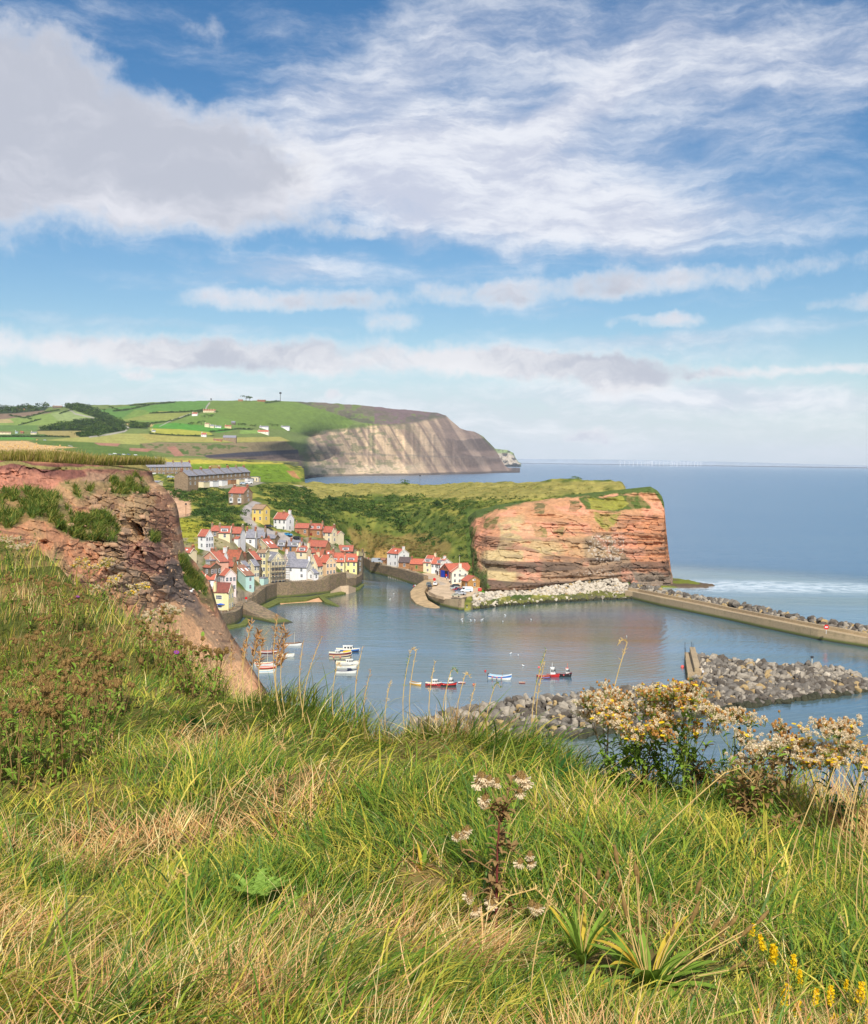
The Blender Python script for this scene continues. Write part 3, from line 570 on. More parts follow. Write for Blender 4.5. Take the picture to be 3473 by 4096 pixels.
g += [(560, 1912, 640), (765, 1907, 660), (715, 1952, 600), (850, 1950, 606), (1000, 1934, 640), (1040, 1934, 660), (600, 1840, 860), (900, 1851, 860), (1120, 1851, 900), (1195, 1890, 880), (1210, 1935, 870), (1000, 1890, 790), (1140, 1935, 800), (760, 1880, 800), (200, 1850, 860),
      (650, 1975, 590), (640, 2070, 540), (850, 2030, 560), (700, 2066, 520), (700, 1985, 560), (1000, 2060, 528), (995, 2100, 508), (760, 2120, 478), (850, 2110, 490), (740, 2200, 446), (1080, 2128, vD(1080, 2128)), (1200, 2162, vD(1200, 2162)), (1150, 2100, 525), (960, 2150, 488), (1100, 2040, 560), (1040, 2000, 590), (900, 1995, 590), (1120, 1960, 640),
      (600, 2200, 440), (600, 2500, 395), (700, 2450, 395), (400, 2300, 420), (300, 1990, 600), (1230, 1955, 790), (1300, 1949, 790), (1500, 1945, 770), (1600, 1941, 760), (1900, 1944, 730), (2200, 1939, 690), (2500, 1938, 640), (2600, 1947, 600),
      (1200, 2020, 610), (1350, 2000, 670), (1500, 1995, 690), (1700, 1990, 655), (1850, 2012, 600), (2000, 2012, 562), (2150, 1998, 560), (2300, 1975, 562), (2450, 1960, 566), (2570, 1950, 570), (1200, 2080, 560), (1280, 2070, 590), (1320, 2110, 545), (1420, 2080, 620), (1500, 2060, 650), (1700, 2060, 620), (1400, 2160, 545), (1460, 2200, 580), (1500, 2215, 600), (1600, 2190, 600), (1700, 2215, 572), (1640, 2120, 615), (1800, 2240, 545), (1800, 2120, 585), (1850, 2060, 590), (1900, 2280, 520), (1900, 2180, 540)]
g += [zc_(1450, 2236, 6.5), zc_(1500, 2246, 6.3), zc_(1600, 2282, 5.6), zc_(1700, 2300, 4.6), zc_(1720, 2312, 4.2), zc_(1760, 2340, 3.6), zc_(1720, 2372, 3.5), zc_(1840, 2385, 3.6), zc_(1900, 2362, 3.8), zc_(2000, 2366, 4.5), zc_(2150, 2350, 5), zc_(2300, 2322, 6), zc_(2420, 2305, 6), zc_(2560, 2345, 2), zc_(2480, 2330, 3), zc_(1900, 2400, 2.6), zc_(2200, 2370, 3.2)]
g = np.array(g, float); gw = P(g[:, 0], g[:, 1], g[:, 2])
st = 0.95; hx = np.arange(-215, 165, st); hy = np.arange(385, 1060, st * 1.15); HX, HY = np.meshgrid(hx, hy)
HZ = rbf(gw[:, :2], gw[:, 2], np.stack([HX, HY], -1), sm=1.5)
bmp = n2(HX, HY, 22, 5, 31); sx, sy, sdp = proj(np.stack([HX, HY, HZ], -1))
steep = ss(HZ, 9, 20)
vill = inpoly(sx, sy, [(700, 2110), (1000, 2100), (1250, 2130), (1460, 2170), (1460, 2500), (700, 2500)])
HZ = HZ + (bmp - .5) * 7 * steep * np.where(vill, .05, 1) + (n2(HX, HY, 5, 3, 37) - .5) * 1.6 * steep * np.where(vill, .1, 1)
ins = inpoly(HX, HY, LANDPOLY); db = dpoly(HX, HY, LANDPOLY)
sdist = np.where(ins, db, -db); farb = HY > 560
fall = np.where(farb & (HX > -60), ss(sdist, -1, 16), np.where(sx < 1470, ss(sdist, .5, 1.5), ss(sdist, -.4, .9)))
HZ = -3 + (HZ + 3) * fall
ZI = (hx, hy, HZ)
def ground(x, y):
    i = np.clip((x - hx[0]) / st, 0, len(hx) - 1.001); j = np.clip((y - hy[0]) / (st * 1.15), 0, len(hy) - 1.001); a = int(i); b = int(j); u, v = i - a, j - b
    return float((HZ[b, a] * (1 - u) + HZ[b, a + 1] * u) * (1 - v) + (HZ[b + 1, a] * (1 - u) + HZ[b + 1, a + 1] * u) * v)
sx, sy, _ = proj(np.stack([HX, HY, HZ], -1)); Z3 = np.stack([HX, HY, HZ * 1.4], -1)
na = fbm(Z3 / 16, 4, 51); nb = fbm(Z3 / 5, 4, 55); nc_ = fbm(Z3 / 45, 3, 58)
hc = mixc(np.zeros(HX.shape + (3,)) + C(104, 112, 50), C(74, 90, 42), ss(na, .45, .6)); hc = mixc(hc, C(146, 138, 66), ss(nb, .5, .66) * .8)
def hm_(poly, rgb, soft=6.0, amt=1.0, br=0.0):
    global hc
    d = dpoly(sx, sy, poly); w = np.where(inpoly(sx, sy, poly), 1.0, np.clip(1 - d / soft, 0, 1)); w = np.clip(w + br * (nb - .5) * (w > 0) * 2, 0, 1) * amt; hc = mixc(hc, C(*rgb), w)
hm_([(1200, 1930), (2600, 1930), (2570, 1952), (2300, 1972), (2150, 1990), (1850, 1995), (1500, 1972), (1280, 1990), (1200, 1995)], (146, 136, 76), 8, .85, .9)
hm_([(480, 1820), (1135, 1846), (1130, 1856), (900, 1856), (480, 1856)], (176, 164, 74), 4, .9)
hm_([(760, 1858), (1130, 1858), (1195, 1900), (1205, 1925), (1040, 1925), (900, 1890), (770, 1885)], (104, 130, 44), 5, .9, .3)
hm_([(1150, 1885), (1175, 1885), (1200, 1915), (1170, 1905)], (168, 112, 84), 4, .8); hm_([(840, 1862), (880, 1860), (885, 1872), (850, 1875)], (160, 120, 84), 4, .6)
hm_([(725, 2075), (820, 2090), (880, 2140), (960, 2200), (900, 2225), (860, 2160), (800, 2110), (790, 2210), (730, 2180)], (150, 146, 52), 8, 1, .5)
hm_([(1180, 2080), (1330, 2010), (1600, 2020), (1800, 2060), (1880, 2120), (1900, 2300), (1800, 2240), (1500, 2215), (1430, 2180), (1330, 2130)], (92, 104, 46), 10, .5, 1)
hm_([(1400, 2120), (1560, 2150), (1700, 2140), (1800, 2180), (1780, 2240), (1650, 2210), (1540, 2190), (1500, 2230), (1450, 2220), (1400, 2190)], (132, 112, 66), 12, .8, 1.2)
hm_([(1500, 2200), (1560, 2195), (1548, 2235), (1500, 2240)], (196, 156, 92), 5, .8)
hm_([(1290, 2180), (1400, 2150), (1400, 2180), (1340, 2215), (1300, 2210)], (78, 110, 42), 5, .9)
hm_([(640, 1968), (690, 1962), (760, 1990), (762, 2060), (700, 2072), (650, 2030)], (182, 146, 116), 5, 1, .2)
hm_([(1860, 2040), (1960, 2040), (1960, 2360), (1900, 2330), (1870, 2200)], (84, 104, 48), 5, .8, .5)
hm_([(1950, 2345), (2330, 2300), (2340, 2318), (2200, 2345), (1990, 2368), (1900, 2372)], (86, 132, 44), 4, 1)
hm_([(1640, 2300), (1730, 2290), (1850, 2325), (1930, 2352), (1905, 2378), (1830, 2398), (1770, 2398), (1700, 2380)], (196, 172, 142), 2)
low = ss(HZ, 7.6, 6.6) * (sx < 1460); hc = mixc(hc, C(170, 152, 128), low)
hc = mixc(hc, C(140, 128, 108), (vill & (sy > 2150)) * ss(nb, .35, .5) * .8)
hc = mixc(hc, C(96, 90, 70), ss(HZ, 2.6, 1.2) * (sx > 1880)); hc = hc * (.84 + .32 * nb)[..., None]
# lanes laid on the slope: painted where they run, real asphalt colour
def lane(pts, wid, rgb, fade=1.0):
    global hc
    w = [tuple(P(*p)[:2]) for p in pts]; d = dpoly(HX, HY, w, False); hc = mixc(hc, C(*rgb), np.clip((wid - d) / .8 + .5, 0, 1) * fade)
LANE = [(1025, 2010, 566), (990, 2030, 548), (980, 2052, 530), (992, 2078, 520), (1030, 2100, 510), (1080, 2126, vD(1080, 2126)), (1140, 2148, vD(1140, 2148)), (1200, 2166, vD(1200, 2166)), (1260, 2190, vD(1260, 2190))]
lane(LANE, 2.6, (158, 150, 144))
lane([(1450, 2240, 590), (1500, 2250, 578), (1560, 2272, 562), (1640, 2290, 540), (1720, 2312, 516), (1760, 2335, 500)], 3.2, (178, 164, 146))
lane([(1120, 1935, 700), (1165, 1945, 690), (1230, 1955, 700)], 1.6, (176, 160, 134), .8); lane([(690, 1952, 606), (900, 1948, 612), (1040, 1932, 655)], 3.5, (150, 142, 130), .8)
HILL_M = mat('hillside_ground', attr=True, rough=0.95, var=0.22, scale=0.35, spec=0.08, bump=0.6, bscale=0.6, dist=0.8)
tag(obj('hillside', mesh('hillside', np.stack([HX, HY, HZ], -1).reshape(-1, 3), gridfaces(len(hy), len(hx)), HILL_M, col=hc.reshape(-1, 3), smooth=True)), kind='structure')

# ------------------------------------------------------------------ cliff face of the headland
ROCK_M = mat('cliff_rock', attr=True, rough=0.95, var=0.16, scale=0.8, spec=0.1, bump=0.7, bscale=1.5, dist=0.5)
T = np.array([(1850, 2100), (1880, 2060), (1905, 2042), (2000, 2018), (2150, 2003), (2300, 1978), (2450, 1962), (2560, 1950), (2602, 1946), (2630, 1962), (2648, 1985), (2656, 2010), (2660, 2045), (2664, 2100), (2674, 2200), (2686, 2290), (2700, 2332), (2712, 2342)], float)
B_ = np.array([(1850, 2290), (1900, 2352), (1950, 2372), (2100, 2360), (2300, 2326), (2420, 2312), (2500, 2330), (2600, 2344), (2712, 2346)], float)
zb = np.array([(1850, 6), (1950, 4), (2100, 5), (2300, 6.5), (2420, 6.5), (2500, 3.5), (2600, 1.0), (2712, .0)], float)
nc, nr = 760, 330
Xs = np.concatenate([np.linspace(1850, 2600, 600), np.linspace(2600.5, 2712, nc - 600)]); ty = np.interp(Xs, T[:, 0], T[:, 1]); by = np.interp(Xs, B_[:, 0], B_[:, 1]); zz = np.interp(Xs, zb[:, 0], zb[:, 1])
Db = (CAMZ - zz) * F / (by - YH(Xs)); Dt = np.interp(Xs, [1850, 1905, 2000, 2150, 2450, 2570, 2602, 2640, 2712], [585, 570, 558, 556, 562, 562, 560, 556, 548])
Db = np.where(Xs < 1950, Db + (1950 - Xs) * .45, Db)
t = np.linspace(0, 1, nr)[:, None]; X_ = np.repeat(Xs[None], nr, 0); Y_ = ty * (1 - t) + np.maximum(by, ty + 1) * t
prof = np.clip(t * 1.05, 0, 1) ** .75                       # gentle grass shoulder above, steep rock below
sh = np.clip((T_ := .32) - t, 0, 1) / T_
DD = Dt * (1 - prof) + Db * prof
q = P(X_, Y_, DD); tilt = q[..., 2] + q[..., 0] * .035
lay = fbm(np.stack([q[..., 0] / 30, q[..., 1] / 30, tilt / 1.25], -1), 3, 21); lay2 = fbm(np.stack([q[..., 0] / 60, q[..., 1] / 60, tilt / 3.6], -1), 2, 27)
f1, f2, idd = worley(np.stack([q[..., 0] / 4.5, q[..., 1] / 4.5, tilt / 1.5], -1), 3); big = fbm(q / 15, 4, 40)
rock = ss(t + .12 * (big - .5), .22, .34) + np.zeros_like(q[..., 0])
disp = (lay - .5) * 3.6 + (lay2 - .5) * 6.5 + (idd - .5) * 2.0 * rock + (big - .5) * 9 + (fbm(q / 2.2, 3, 44) - .5) * 1.2 + (fbm(np.stack([q[..., 0] / 7, q[..., 1] / 7, q[..., 2] / 40], -1), 3, 46) - .5) * 4
edge = ss(t, 0, .05) * ss(X_, 1850, 1880); DD = DD - disp * edge * ss(X_, 2712, 2690)
q = P(X_, Y_, DD)
ox, oy = X_ + (big - .5) * 60, Y_ + (fbm(q / 6, 3, 47) - .5) * 30
rc = np.zeros(X_.shape + (3,)) + C(190, 140, 100)
def rk(poly, rgb, soft=14, amt=1.0):
    global rc
    d = dpoly(ox, oy, poly); w = np.where(inpoly(ox, oy, poly), 1.0, np.clip(1 - d / soft, 0, 1)) * amt; rc = mixc(rc, C(*rgb), w)
rk([(2000, 2110), (2070, 2080), (2120, 2130), (2200, 2160), (2230, 2200), (2100, 2230), (2080, 2290), (1990, 2370), (1930, 2370), (1950, 2230)], (188, 164, 116), 30)
rk([(1980, 2170), (2200, 2160), (2480, 2150), (2500, 2180), (2380, 2240), (2200, 2180), (2050, 2200)], (180, 148, 106), 12, .7)
rk([(2350, 2150), (2500, 2140), (2510, 2260), (2340, 2270)], (150, 128, 98), 14, .8)
rk([(2080, 2270), (2200, 2260), (2400, 2240), (2680, 2250), (2712, 2350), (2400, 2330), (2060, 2340)], (160, 132, 104), 14, .85)
rk([(2480, 2290), (2560, 2270), (2660, 2290), (2712, 2345), (2500, 2335)], (130, 116, 100), 10, .9)
rk([(1860, 2120), (1960, 2060), (2010, 2110), (1990, 2200), (1900, 2200)], (192, 134, 98), 10, .9)
rk([(2490, 2080), (2680, 2060), (2690, 2290), (2540, 2280)], (184, 122, 84), 14, .7)
rc = mixc(rc, C(214, 148, 118), ss(fbm(q / 9, 3, 61), .55, .68) * .6); rc = mixc(rc, C(112, 92, 76), ss(lay, .55, .66) * rock * .55); rc = mixc(rc, C(84, 72, 64), ss(lay2, .58, .66) * rock * ss(Y_, 2120, 2200) * .7)
rc = mixc(rc, C(120, 100, 84), ss(idd, .85, .95) * rock * .4)
gu = ss(fbm(np.stack([X_ / 5, Y_ / 5, X_ * 0], -1), 3, 71), .55, .62) * np.clip(inpoly(ox, oy, [(2360, 2150), (2500, 2140), (2500, 2180), (2480, 2240), (2400, 2250), (2360, 2200)]) + .7 * inpoly(ox, oy, [(2300, 2285), (2450, 2280), (2450, 2300), (2300, 2300)]), 0, 1); rc = mixc(rc, C(214, 204, 188), gu * .45)
gm = ss(nbq := fbm(q / 3.5, 4, 73), .47, .53)
def gr(poly, rgb, soft=10, amt=1.0, edgy=.5):
    global rc
    d = dpoly(ox, oy, poly); w = np.where(inpoly(ox, oy, poly), 1.0, np.clip(1 - d / soft, 0, 1)); w = np.clip(w * (1 - edgy + edgy * gm * 1.6), 0, 1) * amt; rc = mixc(rc, C(*rgb), w)
topb = np.interp(X_, [1850, 1900, 2000, 2120, 2280, 2500, 2620, 2650, 2665], [2150, 2075, 2040, 2006, 1992, 1978, 1975, 2020, 2045]); gband = ss(topb - Y_ + (nbq - .5) * 22, -4, 6); rc = mixc(rc, C(82, 98, 48), gband)
gr([(2330, 1990), (2480, 1985), (2560, 1995), (2600, 2030), (2500, 2045), (2340, 2035)], (84, 98, 46), 8, 1, .2); gr([(2360, 1998), (2480, 1990), (2510, 2015), (2490, 2038), (2365, 2038)], (146, 142, 58), 5, .9, .2)
gr([(2370, 2060), (2490, 2055), (2470, 2095), (2430, 2122), (2400, 2105)], (136, 134, 60), 6, .9, .3); gr([(2120, 2100), (2180, 2110), (2180, 2140), (2130, 2140)], (122, 116, 64), 6, .8); gr([(2210, 2105), (2262, 2110), (2250, 2132), (2215, 2130)], (122, 112, 66), 6, .7)
gr([(2140, 2010), (2185, 2020), (2180, 2050), (2140, 2045)], (86, 92, 54), 5, .8); gr([(2280, 2000), (2320, 2010), (2310, 2045), (2280, 2040)], (72, 86, 44), 5, .9); gr([(1940, 2075), (2000, 2070), (1990, 2110), (1945, 2110)], (90, 100, 52), 6, .8); gr([(1850, 2090), (1900, 2110), (1900, 2200), (1955, 2350), (1850, 2350)], (84, 102, 46), 10, 1, .3)
rc = rc * .95 + rc.mean(-1, keepdims=True) * .05; rc = rc * (.8 + .4 * fbm(q / 1.6, 3, 75))[..., None]
# round the seaward end and over the top
cols = [q]; cc_ = [rc]
for k, (dx, dd) in enumerate(((-1.5, 6), (-5, 22), (-14, 60), (-40, 120))):
    e = q[:, -1].copy(); e[:, 0] += dx; e[:, 1] += dd; 
    tcol = np.linspace(0, 1, nr); e[:, 2] = np.maximum(q[:, -130, 2], 0) * (1 - tcol * .0); e[:, 2] = np.interp(tcol, [0, 1], [46 - k * 2, -2]); cols.append(e[:, None]); cc_.append(rc[:, -60:-59])
for k, (dx, dy_) in enumerate(((-2.5, 10), (-9, 34), (-24, 80), (-60, 140))):
    e = q[:, -30:-29].copy(); e[..., 0] += dx; e[..., 1] += dy_; e[..., 2] = np.where(e[..., 2] > 0, e[..., 2] - k * 1.2, e[..., 2]); cols.append(e); cc_.append(rc[:, -31:-30])
Q = np.concatenate([q[:, :-29]] + cols[5:], 1); RC = np.concatenate([rc[:, :-29]] + cc_[5:], 1)
t0 = Q[:1].copy(); t0[..., 1] += 9; t0[..., 0] *= 1 + 9 / 555; t0[..., 2] -= .6; t00 = t0.copy(); t00[..., 1] += 25; t00[..., 0] -= 12; t00[..., 2] -= 8
t_0 = Q[:1].copy(); t_0[..., 1] += 60; t_0[..., 0] -= 30; t_0[..., 2] = -2
Q = np.concatenate([t_0, t00, t0, Q]); RC = np.concatenate([RC[:1], RC[:1], RC[:1], RC])
tag(obj('headland', mesh('headland', Q.reshape(-1, 3), gridfaces(nr + 3, Q.shape[1])[:, ::-1], ROCK_M, col=RC.reshape(-1, 3))), kind='structure')
# wave-cut shelf at the foot of the headland
shp = [(2420, 2330), (2560, 2345), (2640, 2352), (2760, 2352), (2835, 2350), (2842, 2342), (2800, 2334), (2740, 2324), (2690, 2312), (2640, 2300), (2450, 2300)]
sw = np.array([PZ(x, y, 0)[:2] for x, y in shp]); gx_ = np.linspace(sw[:, 0].min() - 3, sw[:, 0].max() + 3, 220); gy_ = np.linspace(sw[:, 1].min() - 4, sw[:, 1].max() + 4, 150); SX, SY = np.meshgrid(gx_, gy_)
dd = dpoly(SX, SY, [tuple(a) for a in sw]); ii = inpoly(SX, SY, [tuple(a) for a in sw]); sd_ = np.where(ii, dd, -dd) + (n2(SX, SY, 6, 4, 81) - .5) * 8
SZ = np.clip(sd_ * .5, -1.5, .9) + np.floor(n2(SX, SY * .6, 9, 3, 83) * 8) / 8 * 1.0 - .5 + (n2(SX, SY, 1.2, 3, 84) - .5) * .4; sc_ = mixc(np.zeros(SX.shape + (3,)) + C(98, 84, 68), C(112, 120, 46), ss(n2(SX, SY, 14, 3, 85), .47, .56))
tag(obj('rock_shelf', mesh('rock_shelf', np.stack([SX, SY, SZ], -1).reshape(-1, 3), gridfaces(150, 220), ROCK_M, col=sc_.reshape(-1, 3))), kind='structure')

# ------------------------------------------------------------------ near red cliff on the left
sil = np.array([(1828, 552), (1870, 570), (1890, 590), (1930, 600), (1955, 640), (1990, 668), (2020, 690), (2060, 700), (2110, 706), (2160, 716), (2215, 727), (2240, 745), (2270, 775), (2310, 800), (2350, 832), (2400, 848), (2450, 862), (2500, 885), (2560, 915), (2620, 955), (2700, 1000), (2780, 1050), (2900, 1110), (3000, 1150)], float)
nr, nc = 620, 560
Yr = np.linspace(0, 1, nr); tt = np.linspace(0, 1, nc) ** .8
Ybase = 1845 + Yr ** 1.0 * 1080; xs_ = np.interp(Ybase, sil[:, 0], sil[:, 1])
X_ = -260 + (xs_[:, None] + 260) * tt[None]
topY = np.interp(X_, [-260, 0, 100, 200, 400, 540, 620], [1838, 1842, 1845, 1850, 1862, 1876, 1890]); Y_ = topY + (2925 - topY) * Yr[:, None]; xs2 = np.interp(Y_[:, -1], sil[:, 0], sil[:, 1]); X_ = -260 + (xs2[:, None] + 260) * tt[None]
lc = np.array([(-260, 1840, 66), (0, 1845, 70), (200, 1852, 76), (400, 1862, 86), (550, 1878, 96), (600, 1935, 99), (0, 1950, 67), (200, 1950, 72), (420, 1950, 80), (-260, 2000, 60), (0, 2010, 60), (200, 2010, 62), (400, 2030, 70), (560, 2020, 80), (670, 2000, 97), (700, 2070, 95), (600, 2100, 80), (725, 2215, 96), (0, 2150, 48), (200, 2150, 54), (400, 2150, 63), (550, 2250, 68), (660, 2280, 78), (400, 2300, 56), (600, 2400, 66), (760, 2300, 100), (830, 2355, 108), (780, 2420, 90), (865, 2460, 101), (920, 2570, 98), (1000, 2700, 92), (700, 2500, 72), (850, 2600, 80), (600, 2600, 60), (300, 2500, 48), (0, 2400, 42), (1100, 2900, 82), (700, 2900, 62), (0, 2900, 40), (900, 2800, 74)], float)
LD = rbf(lc[:, :2], lc[:, 2], np.stack([X_, Y_], -1), sm=20); q = P(X_, Y_, LD); qs = np.stack([X_ * .018, LD * .12, Y_ * -.018], -1)
lay = fbm(np.stack([qs[..., 0] / 5, qs[..., 1], (qs[..., 2] + qs[..., 0] * .12) / .22], -1), 3, 121); big = fbm(qs / 3.2, 4, 140); md = fbm(qs / 1.1, 4, 142); rg = np.abs(fbm(qs / 2.4, 3, 143) - .5) * 2
f1, f2, idd = worley(np.stack([qs[..., 0] / .85 + md, qs[..., 1], (qs[..., 2] + qs[..., 0] * .12) / .42], -1), 33); g1, g2, idb = worley(qs / 2.1 + .4 * md[..., None], 39)
blocky = inpoly(X_, Y_, [(330, 1960), (620, 1935), (720, 2060), (740, 2260), (760, 2420), (600, 2420), (480, 2300), (330, 2160)]).astype(float)
blocky = np.maximum(blocky, .25)
def soft_in(poly, s=40): return np.where(inpoly(X_, Y_, poly), 1.0, np.clip(1 - dpoly(X_, Y_, poly) / s, 0, 1))
blk = soft_in([(400, 2000), (620, 1960), (700, 2060), (740, 2240), (740, 2400), (620, 2420), (480, 2300), (380, 2160)], 60)
scree = soft_in([(600, 2420), (760, 2400), (860, 2600), (1000, 2700), (1000, 2925), (600, 2925), (560, 2500)], 40)
disp = (big - .5) * 4.0 * (1 - .5 * scree) + (md - .5) * 2.0 * (1 - .6 * scree) + (.25 + .75 * blk) * ((idd - .5) * 1.1 + (idb - .5) * 2.0 + (lay - .5) * 1.3 - np.clip(.12 - f2, 0, 1) * 4) + (rg - .3) * .8 * (1 - scree) + (fbm(qs / .3, 3, 147) - .5) * .5
fade = ss(Yr, 0, .03)[:, None] * (1 - ss(tt, .93, 1.0) * .75)[None]; LD2 = LD - disp * fade
q = P(X_, Y_, LD2)
ox, oy = X_ + (md - .5) * 70, Y_ + (big - .5) * 70
lcx = mixc(np.zeros(X_.shape + (3,)) + C(196, 130, 80), C(178, 134, 82), ss(big, .42, .58)); lcx = mixc(lcx, C(186, 146, 106), blk * ss(idd, .45, .6) * .8); lcx = mixc(lcx, C(110, 78, 62), blk * ss(idd, .2, .05) * .7)
def lp(poly, rgb, soft=14, amt=1.0, k=0.0):
    global lcx
    w = np.where(inpoly(ox, oy, poly), 1.0, np.clip(1 - dpoly(ox, oy, poly) / soft, 0, 1)); w = np.clip(w - k * (1 - ss(nn_, .44, .54)), 0, 1) * amt; lcx = mixc(lcx, C(*rgb), w)
nn_ = fbm(qs / .55, 4, 149)
lp([(-260, 1840), (330, 1850), (340, 1910), (200, 1930), (-260, 1900)], (136, 82, 66)); lp([(-260, 1900), (140, 1890), (240, 1930), (160, 1990), (-260, 1960)], (190, 120, 86), 20)
lp([(330, 1850), (560, 1870), (580, 1900), (350, 1910)], (158, 104, 76)); lp([(350, 1900), (480, 1910), (450, 1940), (330, 1930)], (176, 132, 96)); lp([(480, 2200), (640, 2180), (700, 2240), (640, 2300), (520, 2260)], (170, 106, 80), 20, .7)
lp([(560, 1980), (680, 1990), (700, 2150), (620, 2120)], (146, 96, 66), 20, .8); lp([(480, 1990), (600, 2000), (600, 2080), (500, 2070)], (178, 142, 88), 16, .7)
lp([(600, 2440), (720, 2400), (880, 2560), (1010, 2720), (1100, 2925), (600, 2925)], (228, 166, 104), 24); lp([(730, 2370), (860, 2450), (960, 2640), (920, 2640), (820, 2520), (720, 2420)], (170, 132, 94), 16, .9)
lp([(690, 2240), (760, 2340), (800, 2450), (720, 2400), (640, 2330)], (124, 104, 90), 16, .8)
lp([(-260, 1970), (110, 1965), (250, 2000), (300, 2060), (420, 2080), (420, 2140), (300, 2130), (130, 2070), (60, 2100), (-260, 2090)], (96, 116, 46), 16, 1, .55); lp([(240, 1945), (420, 1930), (470, 1890), (540, 1900), (600, 1965), (500, 1990), (400, 1970), (330, 2000)], (110, 120, 54), 14, .95, .7)
lp([(300, 2050), (420, 2060), (480, 2130), (460, 2180), (330, 2140), (280, 2100)], (104, 112, 54), 12, .9, .7); lp([(725, 2215), (770, 2265), (835, 2350), (830, 2375), (760, 2330), (720, 2260)], (98, 124, 38), 6, 1, .1); lp([(790, 2330), (840, 2360), (870, 2430), (800, 2390)], (118, 112, 58), 8, .8); lp([(600, 2140), (630, 2145), (628, 2180), (602, 2172)], (100, 116, 44), 5, 1)
lp([(-260, 1838), (600, 1872), (560, 1882), (-260, 1849)], (150, 140, 66), 3, .9)
lcx = mixc(lcx, C(92, 66, 56), ss(lay, .6, .72) * .45 * (1 - scree)); lcx = lcx * .8 + lcx.mean(-1, keepdims=True) * .2; lcx = lcx * (.74 + .52 * fbm(qs / .14, 3, 151))[..., None] * (.98 + .34 * md)[..., None]
# turn the corner and run on behind; flat land on top
c1 = q[:, -1:].copy(); c1[..., 1] += 4; c1[..., 0] -= .6; c2 = q[:, -1:].copy(); c2[..., 1] += 25; c2[..., 0] -= 14; q2 = np.concatenate([q, c1, c2], 1); l2 = np.concatenate([lcx, lcx[:, -1:], lcx[:, -1:]], 1)
b1 = q2[:1].copy(); b1[..., 1] += 12; b1[..., 0] *= 1.15; b1[..., 2] = 59.6; b2 = q2[:1].copy(); b2[..., 1] += 60; b2[..., 0] -= 45; b2[..., 2] = 58.5
b1[..., 0] = np.minimum(b1[..., 0], q2[:1][..., 0].max() - 2); b3 = b2.copy(); b3[..., 0] -= 100; b3[..., 1] += 30; b3[..., 2] = 20
gcol = np.zeros_like(l2[:1]) + C(150, 138, 70)
tag(obj('near_cliff', mesh('near_cliff', np.concatenate([b3, b2, b1, q2, q2[-1:] * [1, .97, 0] + [0, 0, -2]]).reshape(-1, 3), gridfaces(nr + 4, nc + 2)[:, ::-1], ROCK_M, col=np.concatenate([gcol, gcol, gcol, l2, l2[-1:]]).reshape(-1, 3))), kind='structure')
CL_TOP = q[0]
CLQ = (q, lcx, X_, Y_)

# ------------------------------------------------------------------ foreground clifftop ground
EX = np.array([-60, -30, -16, -10.1, -5.5, -3.06, -1.67, -.43, .5, 1.42, 2.27, 4, 8, 20]); EY = np.array([60, 50, 38, 28, 18, 13, 10, 8, 7.3, 6.5, 5.9, 5.4, 4.6, 0])
fgc = [(1736, 4096, 3.1), (0, 4096, 3.15), (3473, 4096, 3.1), (1736, 3400, 4.8), (0, 3500, 4.6), (3473, 3500, 4.5), (1500, 2890, 8), (1736, 2990, 7.0), (2300, 3070, 6.4), (2700, 3230, 6.2), (3400, 3390, 5.6), (1000, 2845, 10), (700, 2645, 13), (400, 2405, 18), (150, 2205, 28), (-100, 2135, 36), (400, 2900, 9.0), (0, 2900, 8.6), (0, 2430, 16), (-600, 2500, 16), (-600, 3000, 7), (600, 3200, 6), (4200, 3420, 5.4), (-600, 2135, 36)]
fw = P(*np.array(fgc, float).T)
def fg_z(x, y, det=True):
    x = np.asarray(x, float); y = np.asarray(y, float)
    A = np.c_[fw[:, 0], fw[:, 1], fw[:, 0] ** 2 * 0, np.ones(len(fw))]
    z = rbf(fw[:, :2], fw[:, 2], np.stack(np.broadcast_arrays(x, y), -1), sm=.6)
    s = y - np.interp(x, EX, EY)
    if det: z = z + (n2(x, y, 1.3, 3, 201) - .5) * .42 * ss(y, 1, 3) + (n2(x, y, .45, 3, 204) - .5) * .12
    return z - np.where(s > 0, .75 * np.maximum(s, 0) ** 1.25, 0)
fx1 = np.linspace(-26, 9, 360); fy1 = np.concatenate([np.linspace(-3, 12, 260), np.linspace(12.1, 48, 160)]); FX, FY = np.meshgrid(fx1, fy1); FZ = fg_z(FX, FY); FZ = np.maximum(FZ, -2)
GN = (n2(FX, FY, .9, 4, 210), n2(FX, FY, .15, 3, 214))
fc = mixc(np.zeros(FX.shape + (3,)) + C(84, 88, 44), C(120, 104, 64), ss(GN[0], .45, .6)) * (.7 + .5 * GN[1])[..., None]
tag(obj('clifftop_ground', mesh('clifftop_ground', np.stack([FX, FY, FZ], -1).reshape(-1, 3), gridfaces(len(fy1), len(fx1)), mat('clifftop_soil', attr=True, rough=1, var=.3, scale=12, spec=0), col=fc.reshape(-1, 3), smooth=True)), kind='structure')
